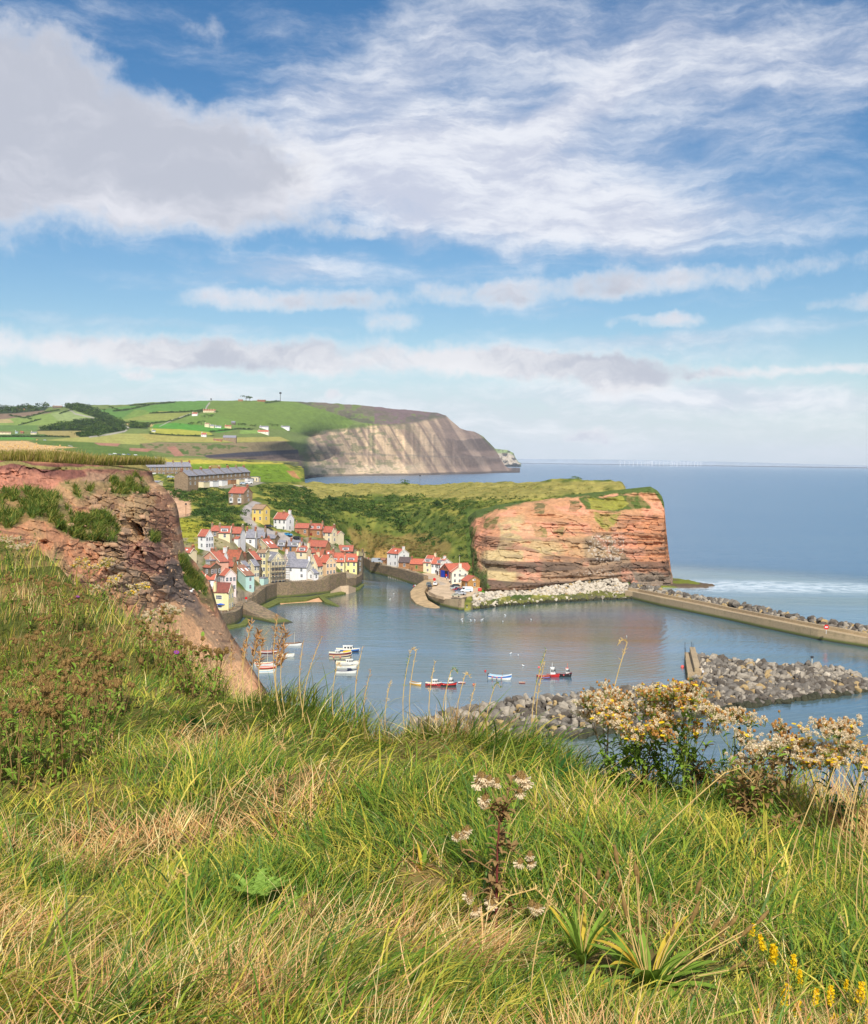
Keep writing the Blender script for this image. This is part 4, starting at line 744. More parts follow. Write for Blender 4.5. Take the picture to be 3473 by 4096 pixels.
# ------------------------------------------------------------------ harbour walls, slipways, quays
def stone_mat(name, c1, c2, mortar, bw=0.7, bh=0.3, moss=(96, 104, 40), rough=.9, amt=.5):
    m, b, o = new_mat(name); g_ = N('ShaderNodeNewGeometry'); s = N('ShaderNodeSeparateXYZ'); L(g_.outputs['Position'], s.inputs[0])
    cv = N('ShaderNodeCombineXYZ'); L(M('ADD', s.outputs[0], M('MULTIPLY', s.outputs[1], .8)), cv.inputs[0]); L(s.outputs[2], cv.inputs[1])
    br = N('ShaderNodeTexBrick'); br.inputs['Scale'].default_value = 1; br.inputs['Brick Width'].default_value = bw; br.inputs['Row Height'].default_value = bh; br.inputs['Mortar Size'].default_value = .03; br.inputs['Bias'].default_value = 0
    br.inputs['Color1'].default_value = (*lin(c1), 1); br.inputs['Color2'].default_value = (*lin(c2), 1); br.inputs['Mortar'].default_value = (*lin(mortar), 1); L(cv.outputs[0], br.inputs['Vector'])
    n = noise(g_.outputs['Position'], .5, 6, .7); c = cmix(sstep(n.outputs[0], .5, .68, 0, amt), br.outputs[0], (*lin(moss), 1))
    c = cmix(sstep(s.outputs[2], 1.6, .5), c, (*lin((92, 104, 34)), 1)); c = cmix(sstep(s.outputs[2], .55, .1), c, (*lin((58, 60, 44)), 1))
    n3 = noise(g_.outputs['Position'], 2.5, 5, .7); c = cmix(sstep(n3.outputs[0], .3, .7, .0, .35), c, (*lin((84, 74, 60)), 1)); L(c, b.inputs['Base Color']); b.inputs['Roughness'].default_value = rough
    bp = N('ShaderNodeBump'); bp.inputs['Strength'].default_value = .8; bp.inputs['Distance'].default_value = .12; L(n3.outputs[0], bp.inputs['Height']); L(bp.outputs[0], b.inputs['Normal']); return m
WALL_S = stone_mat('harbour_stone', (168, 142, 108), (122, 106, 86), (96, 84, 66)); WALL_C = stone_mat('harbour_concrete', (188, 164, 126), (172, 150, 118), (150, 130, 102), 6, 3, (112, 106, 54), amt=.35)
PAVE = mat('quay_paving', (192, 168, 138), .95, .12, 1.5, bump=.3, bscale=8); WEED = mat('weedy_ledge', (98, 104, 48), .9, .35, .8, bump=.5, bscale=3, dist=.1)
def densify(p, n=6):
    p = np.array(p, float); t = np.arange(len(p)); tt = np.linspace(0, len(p) - 1, (len(p) - 1) * n + 1); return np.stack([np.interp(tt, t, p[:, k]) for k in range(p.shape[1])], -1)
def wall(name, pts, label, m=WALL_S, thick=2.4, zb=-1.5, cap=True, cat='harbour wall', jag=0.0, parent=None):
    """pts: (X, Y foot at the water, Y top). The top edge stands straight above the foot."""
    pts = densify(pts, 5); base = PZ(pts[:, 0], pts[:, 1], 0.0); D = base[:, 1]; zt = CAMZ - (pts[:, 2] - YH(pts[:, 0])) / F * D
    return wallw(name, base[:, 0], base[:, 1], zt, label, m, thick, zb, cat, jag, parent)
def wallw(name, x, y, zt, label, m, thick=1.2, zb=-1.5, cat='harbour wall', jag=0, parent=None):
    x = np.asarray(x, float); y = np.asarray(y, float); zt = np.asarray(zt, float) + np.zeros_like(x)
    tx, ty_ = np.gradient(x), np.gradient(y); l = np.hypot(tx, ty_); nx, ny = -ty_ / l, tx / l
    flip = np.where(ny.mean() < 0, -1, 1); nx *= flip; ny *= flip
    if jag: zt = zt + (np.random.default_rng(3).random(len(zt)) - .5) * jag
    rows = np.stack([np.stack([x, y, zt * 0 + zb], -1), np.stack([x, y, zt], -1), np.stack([x + nx * thick, y + ny * thick, zt], -1), np.stack([x + nx * thick, y + ny * thick, zt * 0 + zb], -1)])
    n = len(x); V_ = rows.reshape(-1, 3); f = gridfaces(4, n).tolist() + [[0, n, 2 * n, 3 * n], [n - 1, 4 * n - 1, 3 * n - 1, 2 * n - 1]]
    o = obj(name, mesh(name, V_, f, m), parent)
    if label: tag(o, label, cat)
    return o
wall('pub_terrace_wall', [(800, 2545, 2482), (862, 2525, 2458), (905, 2512, 2455), (940, 2500, 2450), (962, 2486, 2438), (972, 2470, 2420), (972, 2455, 2405)], 'rounded dark stone wall under the terrace of the yellow pub')
wall('harbour_wall', [(992, 2440, 2402), (1028, 2432, 2378), (1060, 2418, 2352), (1068, 2408, 2345), (1108, 2392, 2334)], 'dark harbour wall below the mint green houses')
wall('harbour_wall', [(1108, 2392, 2334), (1160, 2390, 2330), (1222, 2384, 2329)], 'tall weathered ashlar harbour wall under the scaffolded house and white cottage')
wall('harbour_wall', [(1222, 2384, 2327), (1262, 2379, 2326), (1300, 2375, 2318), (1316, 2373, 2308)], 'rough rubble harbour wall below the peach house', jag=.5)
wall('harbour_wall', [(1316, 2373, 2305), (1350, 2366, 2296), (1385, 2358, 2290), (1387, 2358, 2316), (1425, 2350, 2312), (1447, 2336, 2300), (1452, 2310, 2284)], 'ivy hung harbour wall below the two yellow houses', jag=.6)
wall('stream_wall', [(1452, 2262, 2228), (1480, 2290, 2243), (1530, 2302, 2262), (1600, 2322, 2278), (1660, 2341, 2292), (1694, 2352, 2306)], 'mossy rubble wall along the far bank of the stream', jag=.4)
wall('quay_wall', [(1694, 2368, 2352), (1700, 2380, 2366), (1716, 2402, 2384), (1762, 2423, 2397), (1800, 2433, 2398), (1846, 2442, 2398)], 'pale concrete quay wall in front of the parked cars', WALL_C, 1.5)
wall('quay_wall', [(1846, 2442, 2398), (1862, 2425, 2392), (1880, 2406, 2384), (1900, 2394, 2374)], 'sloping stone end of the quay beside the white boulders', WALL_S, 1.2)
# kerb blocks on the quay edge
wallw('quay_kerb', *[PZ([1716, 1745, 1775], [2372, 2386, 2393], 3.6)[:, k] for k in (0, 1)], 4.25, 'long stone kerb blocks along the edge of the quay', PAVE, .5, 3.0, 'kerb')
def slab(name, pts, z, label=None, m=PAVE, cat='ledge', zb=-1.5, kind=None, tilt=None):
    w_ = np.array([PZ(x, y, zz)[:] for x, y, zz in [(p[0], p[1], p[2] if len(p) > 2 else z) for p in pts]]); n = len(w_); b_ = w_.copy(); b_[:, 2] = zb
    f = [list(range(n))] + [[i, n + i, n + (i + 1) % n, (i + 1) % n] for i in range(n)]
    o = obj(name, mesh(name, np.concatenate([w_, b_]), f, m)); 
    bm_fix(o); tag(o, label, cat if label else None, kind=kind); return o
def bm_fix(o):
    import bmesh
    bm = bmesh.new(); bm.from_mesh(o.data); bmesh.ops.triangulate(bm, faces=[f for f in bm.faces if len(f.verts) > 4]); bmesh.ops.recalc_face_normals(bm, faces=bm.faces); bm.to_mesh(o.data); bm.free()
slab('slipway', [(1722, 2310, 3.9), (1760, 2335, 3.7), (1706, 2352, 3.4), (1698, 2368, 2.6), (1712, 2400, 1.2), (1760, 2428, .3), (1740, 2436, -.1), (1700, 2428, .1), (1664, 2412, .5), (1644, 2390, 1.0), (1642, 2366, 1.8), (1660, 2345, 2.8), (1690, 2325, 3.5)], 0, 'curving weedy slipway beside the quay', mat('slipway_stone', (176, 150, 112), .9, .35, .25, bump=.5, bscale=4), 'slipway')
slab('slipway', [(968, 2412, 4.6), (1002, 2400, 4.6), (1060, 2430, 3.2), (1130, 2468, 1.4), (1178, 2492, -.1), (1165, 2500, -.1), (1100, 2492, .3), (1040, 2466, 1.6), (1000, 2448, 2.6), (972, 2434, 3.4)], 0, 'long stone ramp running down to the harbour beside the pub', WALL_S, 'slipway')
slab('weedy_ledge', [(860, 2508, .7), (960, 2494, .7), (985, 2470, .8), (1002, 2480, .6), (985, 2500, .5), (905, 2516, .45)], 0, 'green weedy ledge round the foot of the pub terrace wall', WEED)
slab('weedy_ledge', [(1000, 2446, .9), (1060, 2415, 1.0), (1108, 2392, 1.1), (1226, 2386, 1.1), (1270, 2380, 1.2), (1275, 2386, 1.1), (1226, 2398, 1.0), (1120, 2408, .7), (1090, 2424, .5), (1050, 2436, .4)], 0, 'green weedy ledge below the tall ashlar harbour wall', WEED)
slab('weedy_ledge', [(1275, 2380, 1.2), (1316, 2371, 1.4), (1380, 2360, 1.4), (1430, 2348, 1.3), (1450, 2334, 1.0), (1458, 2338, .5), (1440, 2356, .5), (1380, 2372, .6), (1320, 2384, .6), (1290, 2390, .6)], 0, 'green weedy ledge below the ivy hung harbour wall', WEED)
slab('stone_ramp', [(1322, 2366, 2.0), (1362, 2344, 3.6), (1395, 2342, 3.8), (1424, 2351, 1.7), (1330, 2369, 1.5)], 0, 'pale stone ramp leaning against the ivy hung wall', PAVE, 'ramp')
slab('groyne', [(1268, 2378, 1.3), (1284, 2380, 1.3), (1320, 2402, .9), (1360, 2424, .15), (1350, 2426, .15), (1300, 2408, .8)], 0, 'low green weed covered stone groyne running into the water', WEED, 'groyne')
slab('beach', [(1118, 2410, .25), (1180, 2404, .35), (1250, 2396, .5), (1272, 2388, .6), (1300, 2406, .08), (1240, 2408, .04), (1150, 2414, .0), (1125, 2420, -.05)], 0, None, mat('beach_sand', (206, 160, 118), .95, .12, .4), kind='structure')
# small footbridge over the stream
fb = thing('footbridge', 'low metal footbridge across the mouth of the stream', 'footbridge', PZ(1448, 2322, 1.2))
b0, b1 = PZ(1446, 2322, 1.4), PZ(1520, 2332, 1.2); dv = Vector(b1 - b0); ln = dv.length; ang_ = math.atan2(dv.y, dv.x); fb.location = tuple(b0); fb.rotation_euler = (0, 0, ang_)
GREYM = mat('grey_metal', (120, 122, 124), .5, .1, 3, metal=.4); DARKM = mat('dark_metal', (52, 54, 58), .6, .1, 3)
MB().box(0, ln, -.7, .7, -.15, .1).build('deck', GREYM, fb)
for s_ in (-.68, .68):
    r_ = MB().tube([(0, s_, 1.1), (ln, s_, 1.1)], .04, 5).tube([(0, s_, .6), (ln, s_, .6)], .03, 5)
    for k in range(7): r_.tube([(ln * k / 6, s_, 0), (ln * k / 6, s_, 1.12)], .04, 5)
    r_.build('railing', DARKM, fb)
# pier (outer breakwater) with parapet and sunk walkway
PW = densify([(2500, 2394, 2364), (2530, 2397, 2369), (2640, 2424, 2391), (2765, 2450, 2415), (2900, 2478, 2446), (3050, 2512, 2476), (3272, 2559, 2518), (3380, 2577, 2540), (3473, 2591, 2559), (3700, 2640, 2606), (4000, 2720, 2680)], 6)
base = PZ(PW[:, 0], PW[:, 1], 0.0); zt = CAMZ - (PW[:, 2] - YH(PW[:, 0])) / F * base[:, 1]; zt = np.clip(zt, 2.2, 3.6)
pier = thing('pier', 'long concrete pier sheltering the harbour from the open sea', 'pier', base[0]); o_ = wallw('walkway', base[:, 0], base[:, 1], zt, None, WALL_C, 4.2, -1.5)
o_.parent = pier; o_.matrix_parent_inverse = Matrix.Translation(-pier.location)
tx, ty_ = np.gradient(base[:, 0]), np.gradient(base[:, 1]); l = np.hypot(tx, ty_); nx, ny = -ty_ / l, tx / l; sg = 1 if ny.mean() > 0 else -1; nx *= sg; ny *= sg
o_ = wallw('parapet', base[:, 0] + nx * 3.0, base[:, 1] + ny * 3.0, zt + 1.0, None, WALL_C, 1.4, -1.5); o_.parent = pier; o_.matrix_parent_inverse = Matrix.Translation(-pier.location)
PIERN = (base, nx, ny, zt)
# inner breakwater wall
ib = thing('breakwater_wall', 'short pale concrete wall at the head of the boulder breakwater', 'sea wall', PZ(2745, 2722, 0)); Mi = Matrix.Translation(-ib.location)
A0, A1 = PZ(2735, 2640, 0), PZ(2748, 2724, 0)
for nm, a, b_, w0, w1, z0, z1 in (('lower_step', PZ(2738, 2634, 0), PZ(2750, 2724, 0), 0, 3.2, 2.0, 2.4), ('upper_wall', PZ(2758, 2634, 0), PZ(2778, 2724, 0), 0, 1.6, 3.6, 3.6)):
    d_ = (b_ - a)[:2]; d_ /= np.linalg.norm(d_); n_ = np.array([-d_[1], d_[0]]); n_ *= 1 if n_[0] > 0 else -1
    q_ = [(a[0], a[1]), (b_[0], b_[1]), tuple(b_[:2] + n_ * w1), tuple(a[:2] + n_ * w1)]; mb = MB(); mb.v = [(x, y, -1.5) for x, y in q_] + [(q_[0][0], q_[0][1], z0), (q_[1][0], q_[1][1], z1), (q_[2][0], q_[2][1], z1), (q_[3][0], q_[3][1], z0)]
    mb.f = [(0, 1, 5, 4), (1, 2, 6, 5), (2, 3, 7, 6), (3, 0, 4, 7), (4, 5, 6, 7)]; mb.m = [0] * 5; mb.c = [(1, 1, 1)] * 8; o_ = mb.build(nm, WALL_C, ib); o_.matrix_parent_inverse = Mi; bm_fix(o_)
e0 = PZ(2750, 2724, 0); o_ = MB().box(e0[0], e0[0] + 5.5, e0[1] - .4, e0[1] + .8, -1.5, 2.3).build('return_wall', WALL_C, ib); o_.matrix_parent_inverse = Mi
po = MB()
for X, Y in ((2739, 2636), (2765, 2634), (2771, 2640), (2742, 2660)): p_ = PZ(X, Y, 0); po.tube([(p_[0], p_[1], 0), (p_[0], p_[1], 5.2)], .07, 5)
o_ = po.build('mooring_posts', DARKM, ib); o_.matrix_parent_inverse = Mi

# ------------------------------------------------------------------ boulders: each the nearest three hundred of its own, the rest one heap
def rock_mesh(seed):
    r_ = np.random.default_rng(seed); import bmesh
    bm = bmesh.new(); sc = r_.uniform(.8, 1.2, 3); sc[2] *= .75
    for _ in range(15):
        p = r_.uniform(-1, 1, 3); p = p / max(np.abs(p).max(), .01) * r_.uniform(.72, .95); p /= max(1, np.linalg.norm(p) / 1.12); bm.verts.new(Vector(p * sc))
    h_ = bmesh.ops.convex_hull(bm, input=bm.verts); bmesh.ops.delete(bm, geom=[v for v in bm.verts if not v.link_faces], context='VERTS')
    bmesh.ops.bevel(bm, geom=list(bm.edges), offset=.05, segments=1, affect='EDGES', clamp_overlap=True); bmesh.ops.triangulate(bm, faces=bm.faces); bm.verts.ensure_lookup_table(); bm.verts.index_update()
    vs = np.array([v.co[:] for v in bm.verts]); fs = np.array([[v.index for v in f.verts] for f in bm.faces]); bm.free(); return vs, fs
RM = [rock_mesh(s_) for s_ in range(9)]
def rockm(name, c, var=.3): 
    m = mat(name, c, .92, var, 1.3, bump=.5, bscale=4, dist=.1); return m
RMAT = {'grey': rockm('boulder_grey', (112, 105, 95)), 'pale': rockm('boulder_pale', (150, 140, 124)), 'white': rockm('boulder_white', (190, 178, 158), .15), 'tan': rockm('boulder_tan', (162, 138, 96)), 'dark': rockm('boulder_dark', (88, 80, 70)), 'weed': rockm('boulder_weed', (104, 104, 52)), 'slime': rockm('boulder_slime', (58, 58, 42))}
RME = {}
def rme(k, c):
    if (k, c) not in RME: RME[(k, c)] = mesh('boulder', RM[k][0], RM[k][1], RMAT[c])
    return RME[(k, c)]
ROCKS = []      # (loc, scale, rot, shape, colour, where, apparent size)
def pile(name, top, bot, s_, n, zt, zbot, colf, jit=.5, extra=0):
    """rocks over a sloping bank given by its crest and its foot on the photograph"""
    top = np.array(top, float); bot = np.array(bot, float); r_ = np.random.default_rng(len(ROCKS) + 5); k = 0; pts = []
    for _ in range(n * 30):
        if k >= n: break
        t_ = r_.random(); X = top[0, 0] + t_ * (top[-1, 0] - top[0, 0]); v = r_.random() ** .9; Yt_ = np.interp(X, top[:, 0], top[:, 1]); Yb_ = np.interp(X, bot[:, 0], bot[:, 1])
        Zt = np.interp(X, top[:, 0], np.full(len(top), zt) if np.isscalar(zt) else zt); pt = P(X, Yt_, (CAMZ - Zt) * F / (Yt_ - YH(X))); pb = PZ(X, Yb_, zbot); p_ = pt * (1 - v) + pb * v
        size = s_ * r_.choice([.55, .75, .95, 1.2, 1.6])
        if pts and np.min(np.linalg.norm(np.array(pts)[:, :3] - p_, axis=1) / (np.array(pts)[:, 3] + size)) < jit: continue
        pts.append((*p_, size)); k += 1; ROCKS.append((p_ + np.array([0, 0, -.15 * size]), size * r_.uniform(.85, 1.15, 3), r_.uniform(0, 6.28, 3) * np.array([.25, .25, 1]), int(r_.integers(0, 9)), colf(r_, v, p_), name, size / p_[1]))
def under(name, top, bot, zt, zb, m, extra=2.0, nr=8, ncc=60):
    top = np.array(top, float); bot = np.array(bot, float); Xs = np.linspace(top[0, 0], top[-1, 0], ncc); rows = []
    Zt = np.interp(Xs, top[:, 0], np.full(len(top), zt) if np.isscalar(zt) else zt); Yt_ = np.interp(Xs, top[:, 0], top[:, 1]); Yb_ = np.interp(Xs, bot[:, 0], bot[:, 1]); pt = P(Xs, Yt_, (CAMZ - Zt) * F / (Yt_ - YH(Xs))); pb = PZ(Xs, Yb_, zb)
    for t_ in np.linspace(0, 1, nr): rows.append(pt * (1 - t_) + pb * t_ - np.array([0, 0, .8]))
    bk = pt.copy(); bk[:, 1] += extra; bk[:, 2] = -1.5; rows = [bk] + rows; fr = pb.copy(); fr[:, 2] = -2; rows.append(fr)
    tag(obj(name, mesh(name, np.array(rows).reshape(-1, 3), gridfaces(len(rows), ncc)[:, ::-1], m)), kind='structure')
rk_core = mat('rubble_core', (70, 64, 56), 1, .3, .8, bump=.5, bscale=3)
def cg(r_, v, p_):
    if v > .93: return 'slime'
    q_ = n2(np.array([p_[0]]), np.array([p_[1]]), 7, 2, 5)[0]; w_ = np.array([.42, .2 + (.3 if v < .45 else 0), .04 * (v < .5), .10, .42 if v > .4 else .25]); return ['grey', 'pale', 'white', 'tan', 'dark'][r_.choice(5, p=w_ / w_.sum())]
# main mound to the right of the breakwater wall
T1 = [(2778, 2616), (2860, 2628), (2960, 2640), (3052, 2652), (3150, 2658), (3261, 2662), (3360, 2674), (3430, 2700), (3520, 2745)]; B1 = [(2778, 2872), (2892, 2845), (3000, 2830), (3217, 2803), (3360, 2785), (3473, 2764), (3520, 2756)]
under('breakwater_bank', T1, B1, [2.6, 2.8, 3.0, 3.2, 3.4, 3.5, 3.2, 2.2, .8], 0, rk_core); pile('the mound right of the breakwater wall', T1, B1, 1.05, 1250, [2.6, 2.8, 3.0, 3.2, 3.4, 3.5, 3.2, 2.2, .8], .1, cg, .33)
T2 = [(1620, 2905), (1825, 2842), (1900, 2824), (2033, 2800), (2158, 2786), (2350, 2768), (2500, 2752), (2700, 2732), (2790, 2726)]; B2 = [(1620, 3020), (1825, 3000), (1900, 2985), (2200, 2965), (2500, 2930), (2700, 2895), (2790, 2874)]
under('breakwater_bank', T2, B2, 3.0, 0, rk_core, 1.0); pile('the bank left of the breakwater wall', T2, B2, 1.0, 1000, 3.0, .1, cg, .33)
def cw(r_, v, p_): return 'slime' if v > .93 else ('weed' if v > .68 and r_.random() < .75 else ['white', 'pale', 'white', 'tan'][r_.choice(4, p=[.62, .2, .12, .06])])
T3 = [(1895, 2378), (2000, 2366), (2100, 2358), (2200, 2348), (2300, 2330), (2360, 2312), (2420, 2302), (2480, 2330), (2560, 2352)]; B3 = [(1870, 2442), (2000, 2424), (2200, 2410), (2400, 2400), (2560, 2395)]
under('revetment_bank', T3, B3, [4, 4.5, 4.6, 5, 5.5, 6, 6.2, 4.5, 3], 0, rk_core); pile('the white rubble bank at the foot of the headland', T3, B3, .85, 1500, [4.4, 4.9, 5.0, 5.4, 5.9, 6.4, 6.6, 4.9, 3.4], .1, cw, .3)
# armour rocks behind the pier
r_ = np.random.default_rng(9)
for i in range(0, 760):
    t_ = r_.random() * (len(base) - 1); k = int(t_); f_ = t_ - k; p_ = base[k] * (1 - f_) + base[min(k + 1, len(base) - 1)] * f_; off = r_.choice([5.6, 7.0, 8.6, 10.2]); hz_ = {5.6: 3.9, 7.0: 5.0, 8.6: 3.4, 10.2: 1.3}[off]
    p_ = p_ + np.array([nx[k] * off, ny[k] * off, hz_]); ROCKS.append((p_, r_.uniform(1.2, 2.0, 3), r_.uniform(0, 6.28, 3) * np.array([.2, .2, 1]), int(r_.integers(0, 9)), r_.choice(['dark', 'grey', 'dark', 'tan', 'pale'], p=[.2, .45, .08, .07, .2]), 'the seaward side of the pier', 1.1 / p_[1]))
wallw('pier_rubble', base[:, 0] + nx * 5.2, base[:, 1] + ny * 5.2, zt * 0 + 3.3, None, rk_core, 4.5, -1.5)['kind'] = 'structure'
ROCKS.sort(key=lambda r: -r[6])
CN = {'grey': 'grey', 'pale': 'pale grey', 'white': 'whitish', 'tan': 'yellow-brown', 'dark': 'dark grey', 'weed': 'weed covered', 'slime': 'dark wet'}
inf_ = [r for r in ROCKS if -50 < proj(r[0])[0] < 3530]; near = inf_[:300]; ids = {id(r) for r in near}
for r in near:
    tag(obj('boulder', rme(r[3], r[4]), None, tuple(map(float, r[0])), tuple(map(float, r[2])), tuple(map(float, r[1]))), '%s boulder among the many alike in %s' % (CN[r[4]], r[5]), 'boulder', 'boulders, %s, in %s' % (CN[r[4]], r[5]))
VS, FS, MI = [], [], []; off = 0; names = list(RMAT)
for r in ROCKS:
    if id(r) in ids: continue
    v, f = RM[r[3]]; v = (v * r[1]) @ np.array(Euler(tuple(map(float, r[2]))).to_matrix()).T + r[0]; VS.append(v); FS.append(f + off); off += len(v); MI += [names.index(r[4])] * len(f)
tag(obj('boulder_heap', mesh('boulder_heap', np.concatenate(VS), np.concatenate(FS), list(RMAT.values()), MI)), 'smaller boulders heaped along the harbour banks and pier', 'boulders', kind='stuff')
# ------------------------------------------------------------------ houses
def tiles(name, c1, c2, ridge='y', sc=.35, rough=.85):
    m, b, o = new_mat(name); t = N('ShaderNodeTexCoord'); n = noise(t.outputs['Object'], 1.2, 6, .7); n2_ = noise(t.outputs['Object'], .35, 3, .6)
    c = cmix(sstep(n.outputs[0], .35, .65), (*lin(c1), 1), (*lin(c2), 1)); c = cmix(sstep(n2_.outputs[0], .55, .75, 0, .5), c, (*(lin(c2) * .7), 1)); L(c, b.inputs['Base Color']); b.inputs['Roughness'].default_value = rough
    s = N('ShaderNodeSeparateXYZ'); L(t.outputs['Object'], s.inputs[0]); w = M('MULTIPLY', M('SINE', M('MULTIPLY', M('ADD', s.outputs[0], s.outputs[1]), 18)), .5); w2 = M('MULTIPLY', M('FRACT', M('MULTIPLY', s.outputs[2], 3.5)), .8)
    bp = N('ShaderNodeBump'); bp.inputs['Strength'].default_value = .7; bp.inputs['Distance'].default_value = .05; L(M('ADD', M('ADD', w, w2), n.outputs[0]), bp.inputs['Height']); L(bp.outputs[0], b.inputs['Normal']); return m
RF = {'red': tiles('pantile_red', (182, 102, 80), (156, 90, 74)), 'redbright': tiles('pantile_bright', (196, 106, 80), (170, 94, 74)), 'redold': tiles('pantile_old', (176, 96, 70), (140, 84, 62)), 'tile': tiles('clay_tile', (162, 116, 92), (136, 98, 80)), 'tile2': tiles('rosemary_tile', (142, 78, 64), (118, 68, 58)),
      'tan': tiles('tan_tile', (166, 136, 108), (146, 116, 92)), 'slate': tiles('slate', (146, 144, 150), (118, 118, 126)), 'slatebrown': tiles('brown_slate', (102, 86, 82), (80, 70, 70)), 'olive': tiles('olive_tile', (138, 128, 90), (118, 110, 78))}
def render_w(n, c): return mat(n, c, .85, .07, .8, bump=.15, bscale=6, dist=.03)
def brick_w(n, c1, c2, mo): 
    m, b, o = new_mat(n); t = N('ShaderNodeTexCoord'); s = N('ShaderNodeSeparateXYZ'); L(t.outputs['Object'], s.inputs[0]); cv = N('ShaderNodeCombineXYZ'); L(M('ADD', s.outputs[0], s.outputs[1]), cv.inputs[0]); L(s.outputs[2], cv.inputs[1])
    br = N('ShaderNodeTexBrick'); br.inputs['Scale'].default_value = 1; br.inputs['Brick Width'].default_value = .62; br.inputs['Row Height'].default_value = .27; br.inputs['Mortar Size'].default_value = .02
    for k, c in zip(('Color1', 'Color2', 'Mortar'), (c1, c2, mo)): br.inputs[k].default_value = (*lin(c), 1)
    L(cv.outputs[0], br.inputs['Vector']); n_ = noise(t.outputs['Object'], 1.1, 5, .7); L(cmix(sstep(n_.outputs[0], .4, .7, 0, .4), br.outputs[0], (*(lin(c2) * .6), 1)), b.inputs['Base Color']); b.inputs['Roughness'].default_value = .9; return m
WM = {'white': render_w('white_render', (226, 224, 220)), 'creamwhite': render_w('cream_white_render', (228, 222, 200)), 'pinkwhite': render_w('pale_pink_render', (226, 206, 198)), 'cream': render_w('cream_render', (222, 208, 170)), 'yellow': render_w('bright_yellow_render', (220, 190, 104)), 'yellow2': render_w('yellow_render', (222, 210, 158)), 'yellow3': render_w('lemon_render', (226, 220, 152)),
      'peach': render_w('peach_render', (222, 190, 150)), 'pink': render_w('salmon_render', (218, 164, 138)), 'mint': render_w('mint_render', (178, 208, 198)), 'brick': brick_w('sandstone_blocks', (178, 128, 82), (150, 102, 66), (160, 132, 100)), 'brickred': brick_w('red_brick', (164, 100, 72), (142, 86, 62), (150, 120, 96)),
      'stone': brick_w('brown_stone', (158, 134, 104), (130, 110, 86), (140, 122, 98)), 'darkstone': brick_w('dark_stone', (116, 102, 80), (92, 82, 66), (104, 94, 76)), 'ochre': brick_w('ochre_stone', (196, 150, 82), (172, 122, 66), (170, 136, 84))}
FRAME = mat('window_frame', (222, 222, 220), .6, .04); GLASS = mat('window_glass', (44, 52, 60), .12, .2, .5, spec=.7); LIMEW = mat('lime_green_paint', (150, 190, 90), .6, .05); BLACKP = mat('black_paint', (34, 34, 36), .6, .1); GUT = mat('gutter', (60, 56, 54), .6, .1); LEAD = mat('lead_flashing', (150, 150, 154), .6, .1); POT = mat('chimney_pot', (196, 120, 84), .8, .15); BLUEP = mat('blue_paint', (34, 66, 176), .5, .08); REDP = mat('red_paint', (196, 34, 30), .5, .08); CREAMP = mat('cream_pot', (218, 206, 178), .8, .1); ORNG = mat('orange_paint', (220, 96, 40), .5, .1)
DOORC = [mat('door_%d' % i, c, .5, .05) for i, c in enumerate(((120, 40, 36), (60, 90, 110), (230, 228, 220), (70, 50, 40)))]
for i, n_ in enumerate(('dark_red', 'slate_blue', 'white', 'brown')): DOORC[i].name = 'door_paint_' + n_
WMESH = {}
def win_mesh(w, h, fr, bars=1):
    k = (round(w, 1), round(h, 1), fr.name, bars)
    if k not in WMESH:
        w, h = k[:2]; a = MB(); t = .09
        a.box(-w / 2, w / 2, -.03, .05, -h / 2, h / 2, 1); e = .0
        a.box(-w / 2 - t, w / 2 + t, -.07, .05, -h / 2 - t * 1.4, -h / 2, 0).box(-w / 2 - t, w / 2 + t, -.07, .05, h / 2, h / 2 + t, 0).box(-w / 2 - t, -w / 2, -.065, .05, -h / 2, h / 2, 0).box(w / 2, w / 2 + t, -.065, .05, -h / 2, h / 2, 0)
        a.box(-w / 2, w / 2, -.06, .04, -.04, .04, 0); n_ = bars
        for i in range(n_): x = -w / 2 + w * (i + 1) / (n_ + 1); a.box(x - .03, x + .03, -.058, .04, -h / 2, h / 2, 0)
        WMESH[k] = a.mesh('window', [fr, GLASS])
    return WMESH[k]
def put_win(par, x, y, z, w, h, face, fr=FRAME, bars=1, name='window'):
    o = obj(name, win_mesh(w, h, fr, bars), par); o.location = (x, y, z)
    if face == 'R': o.rotation_euler = (0, 0, math.pi / 2)
    return o
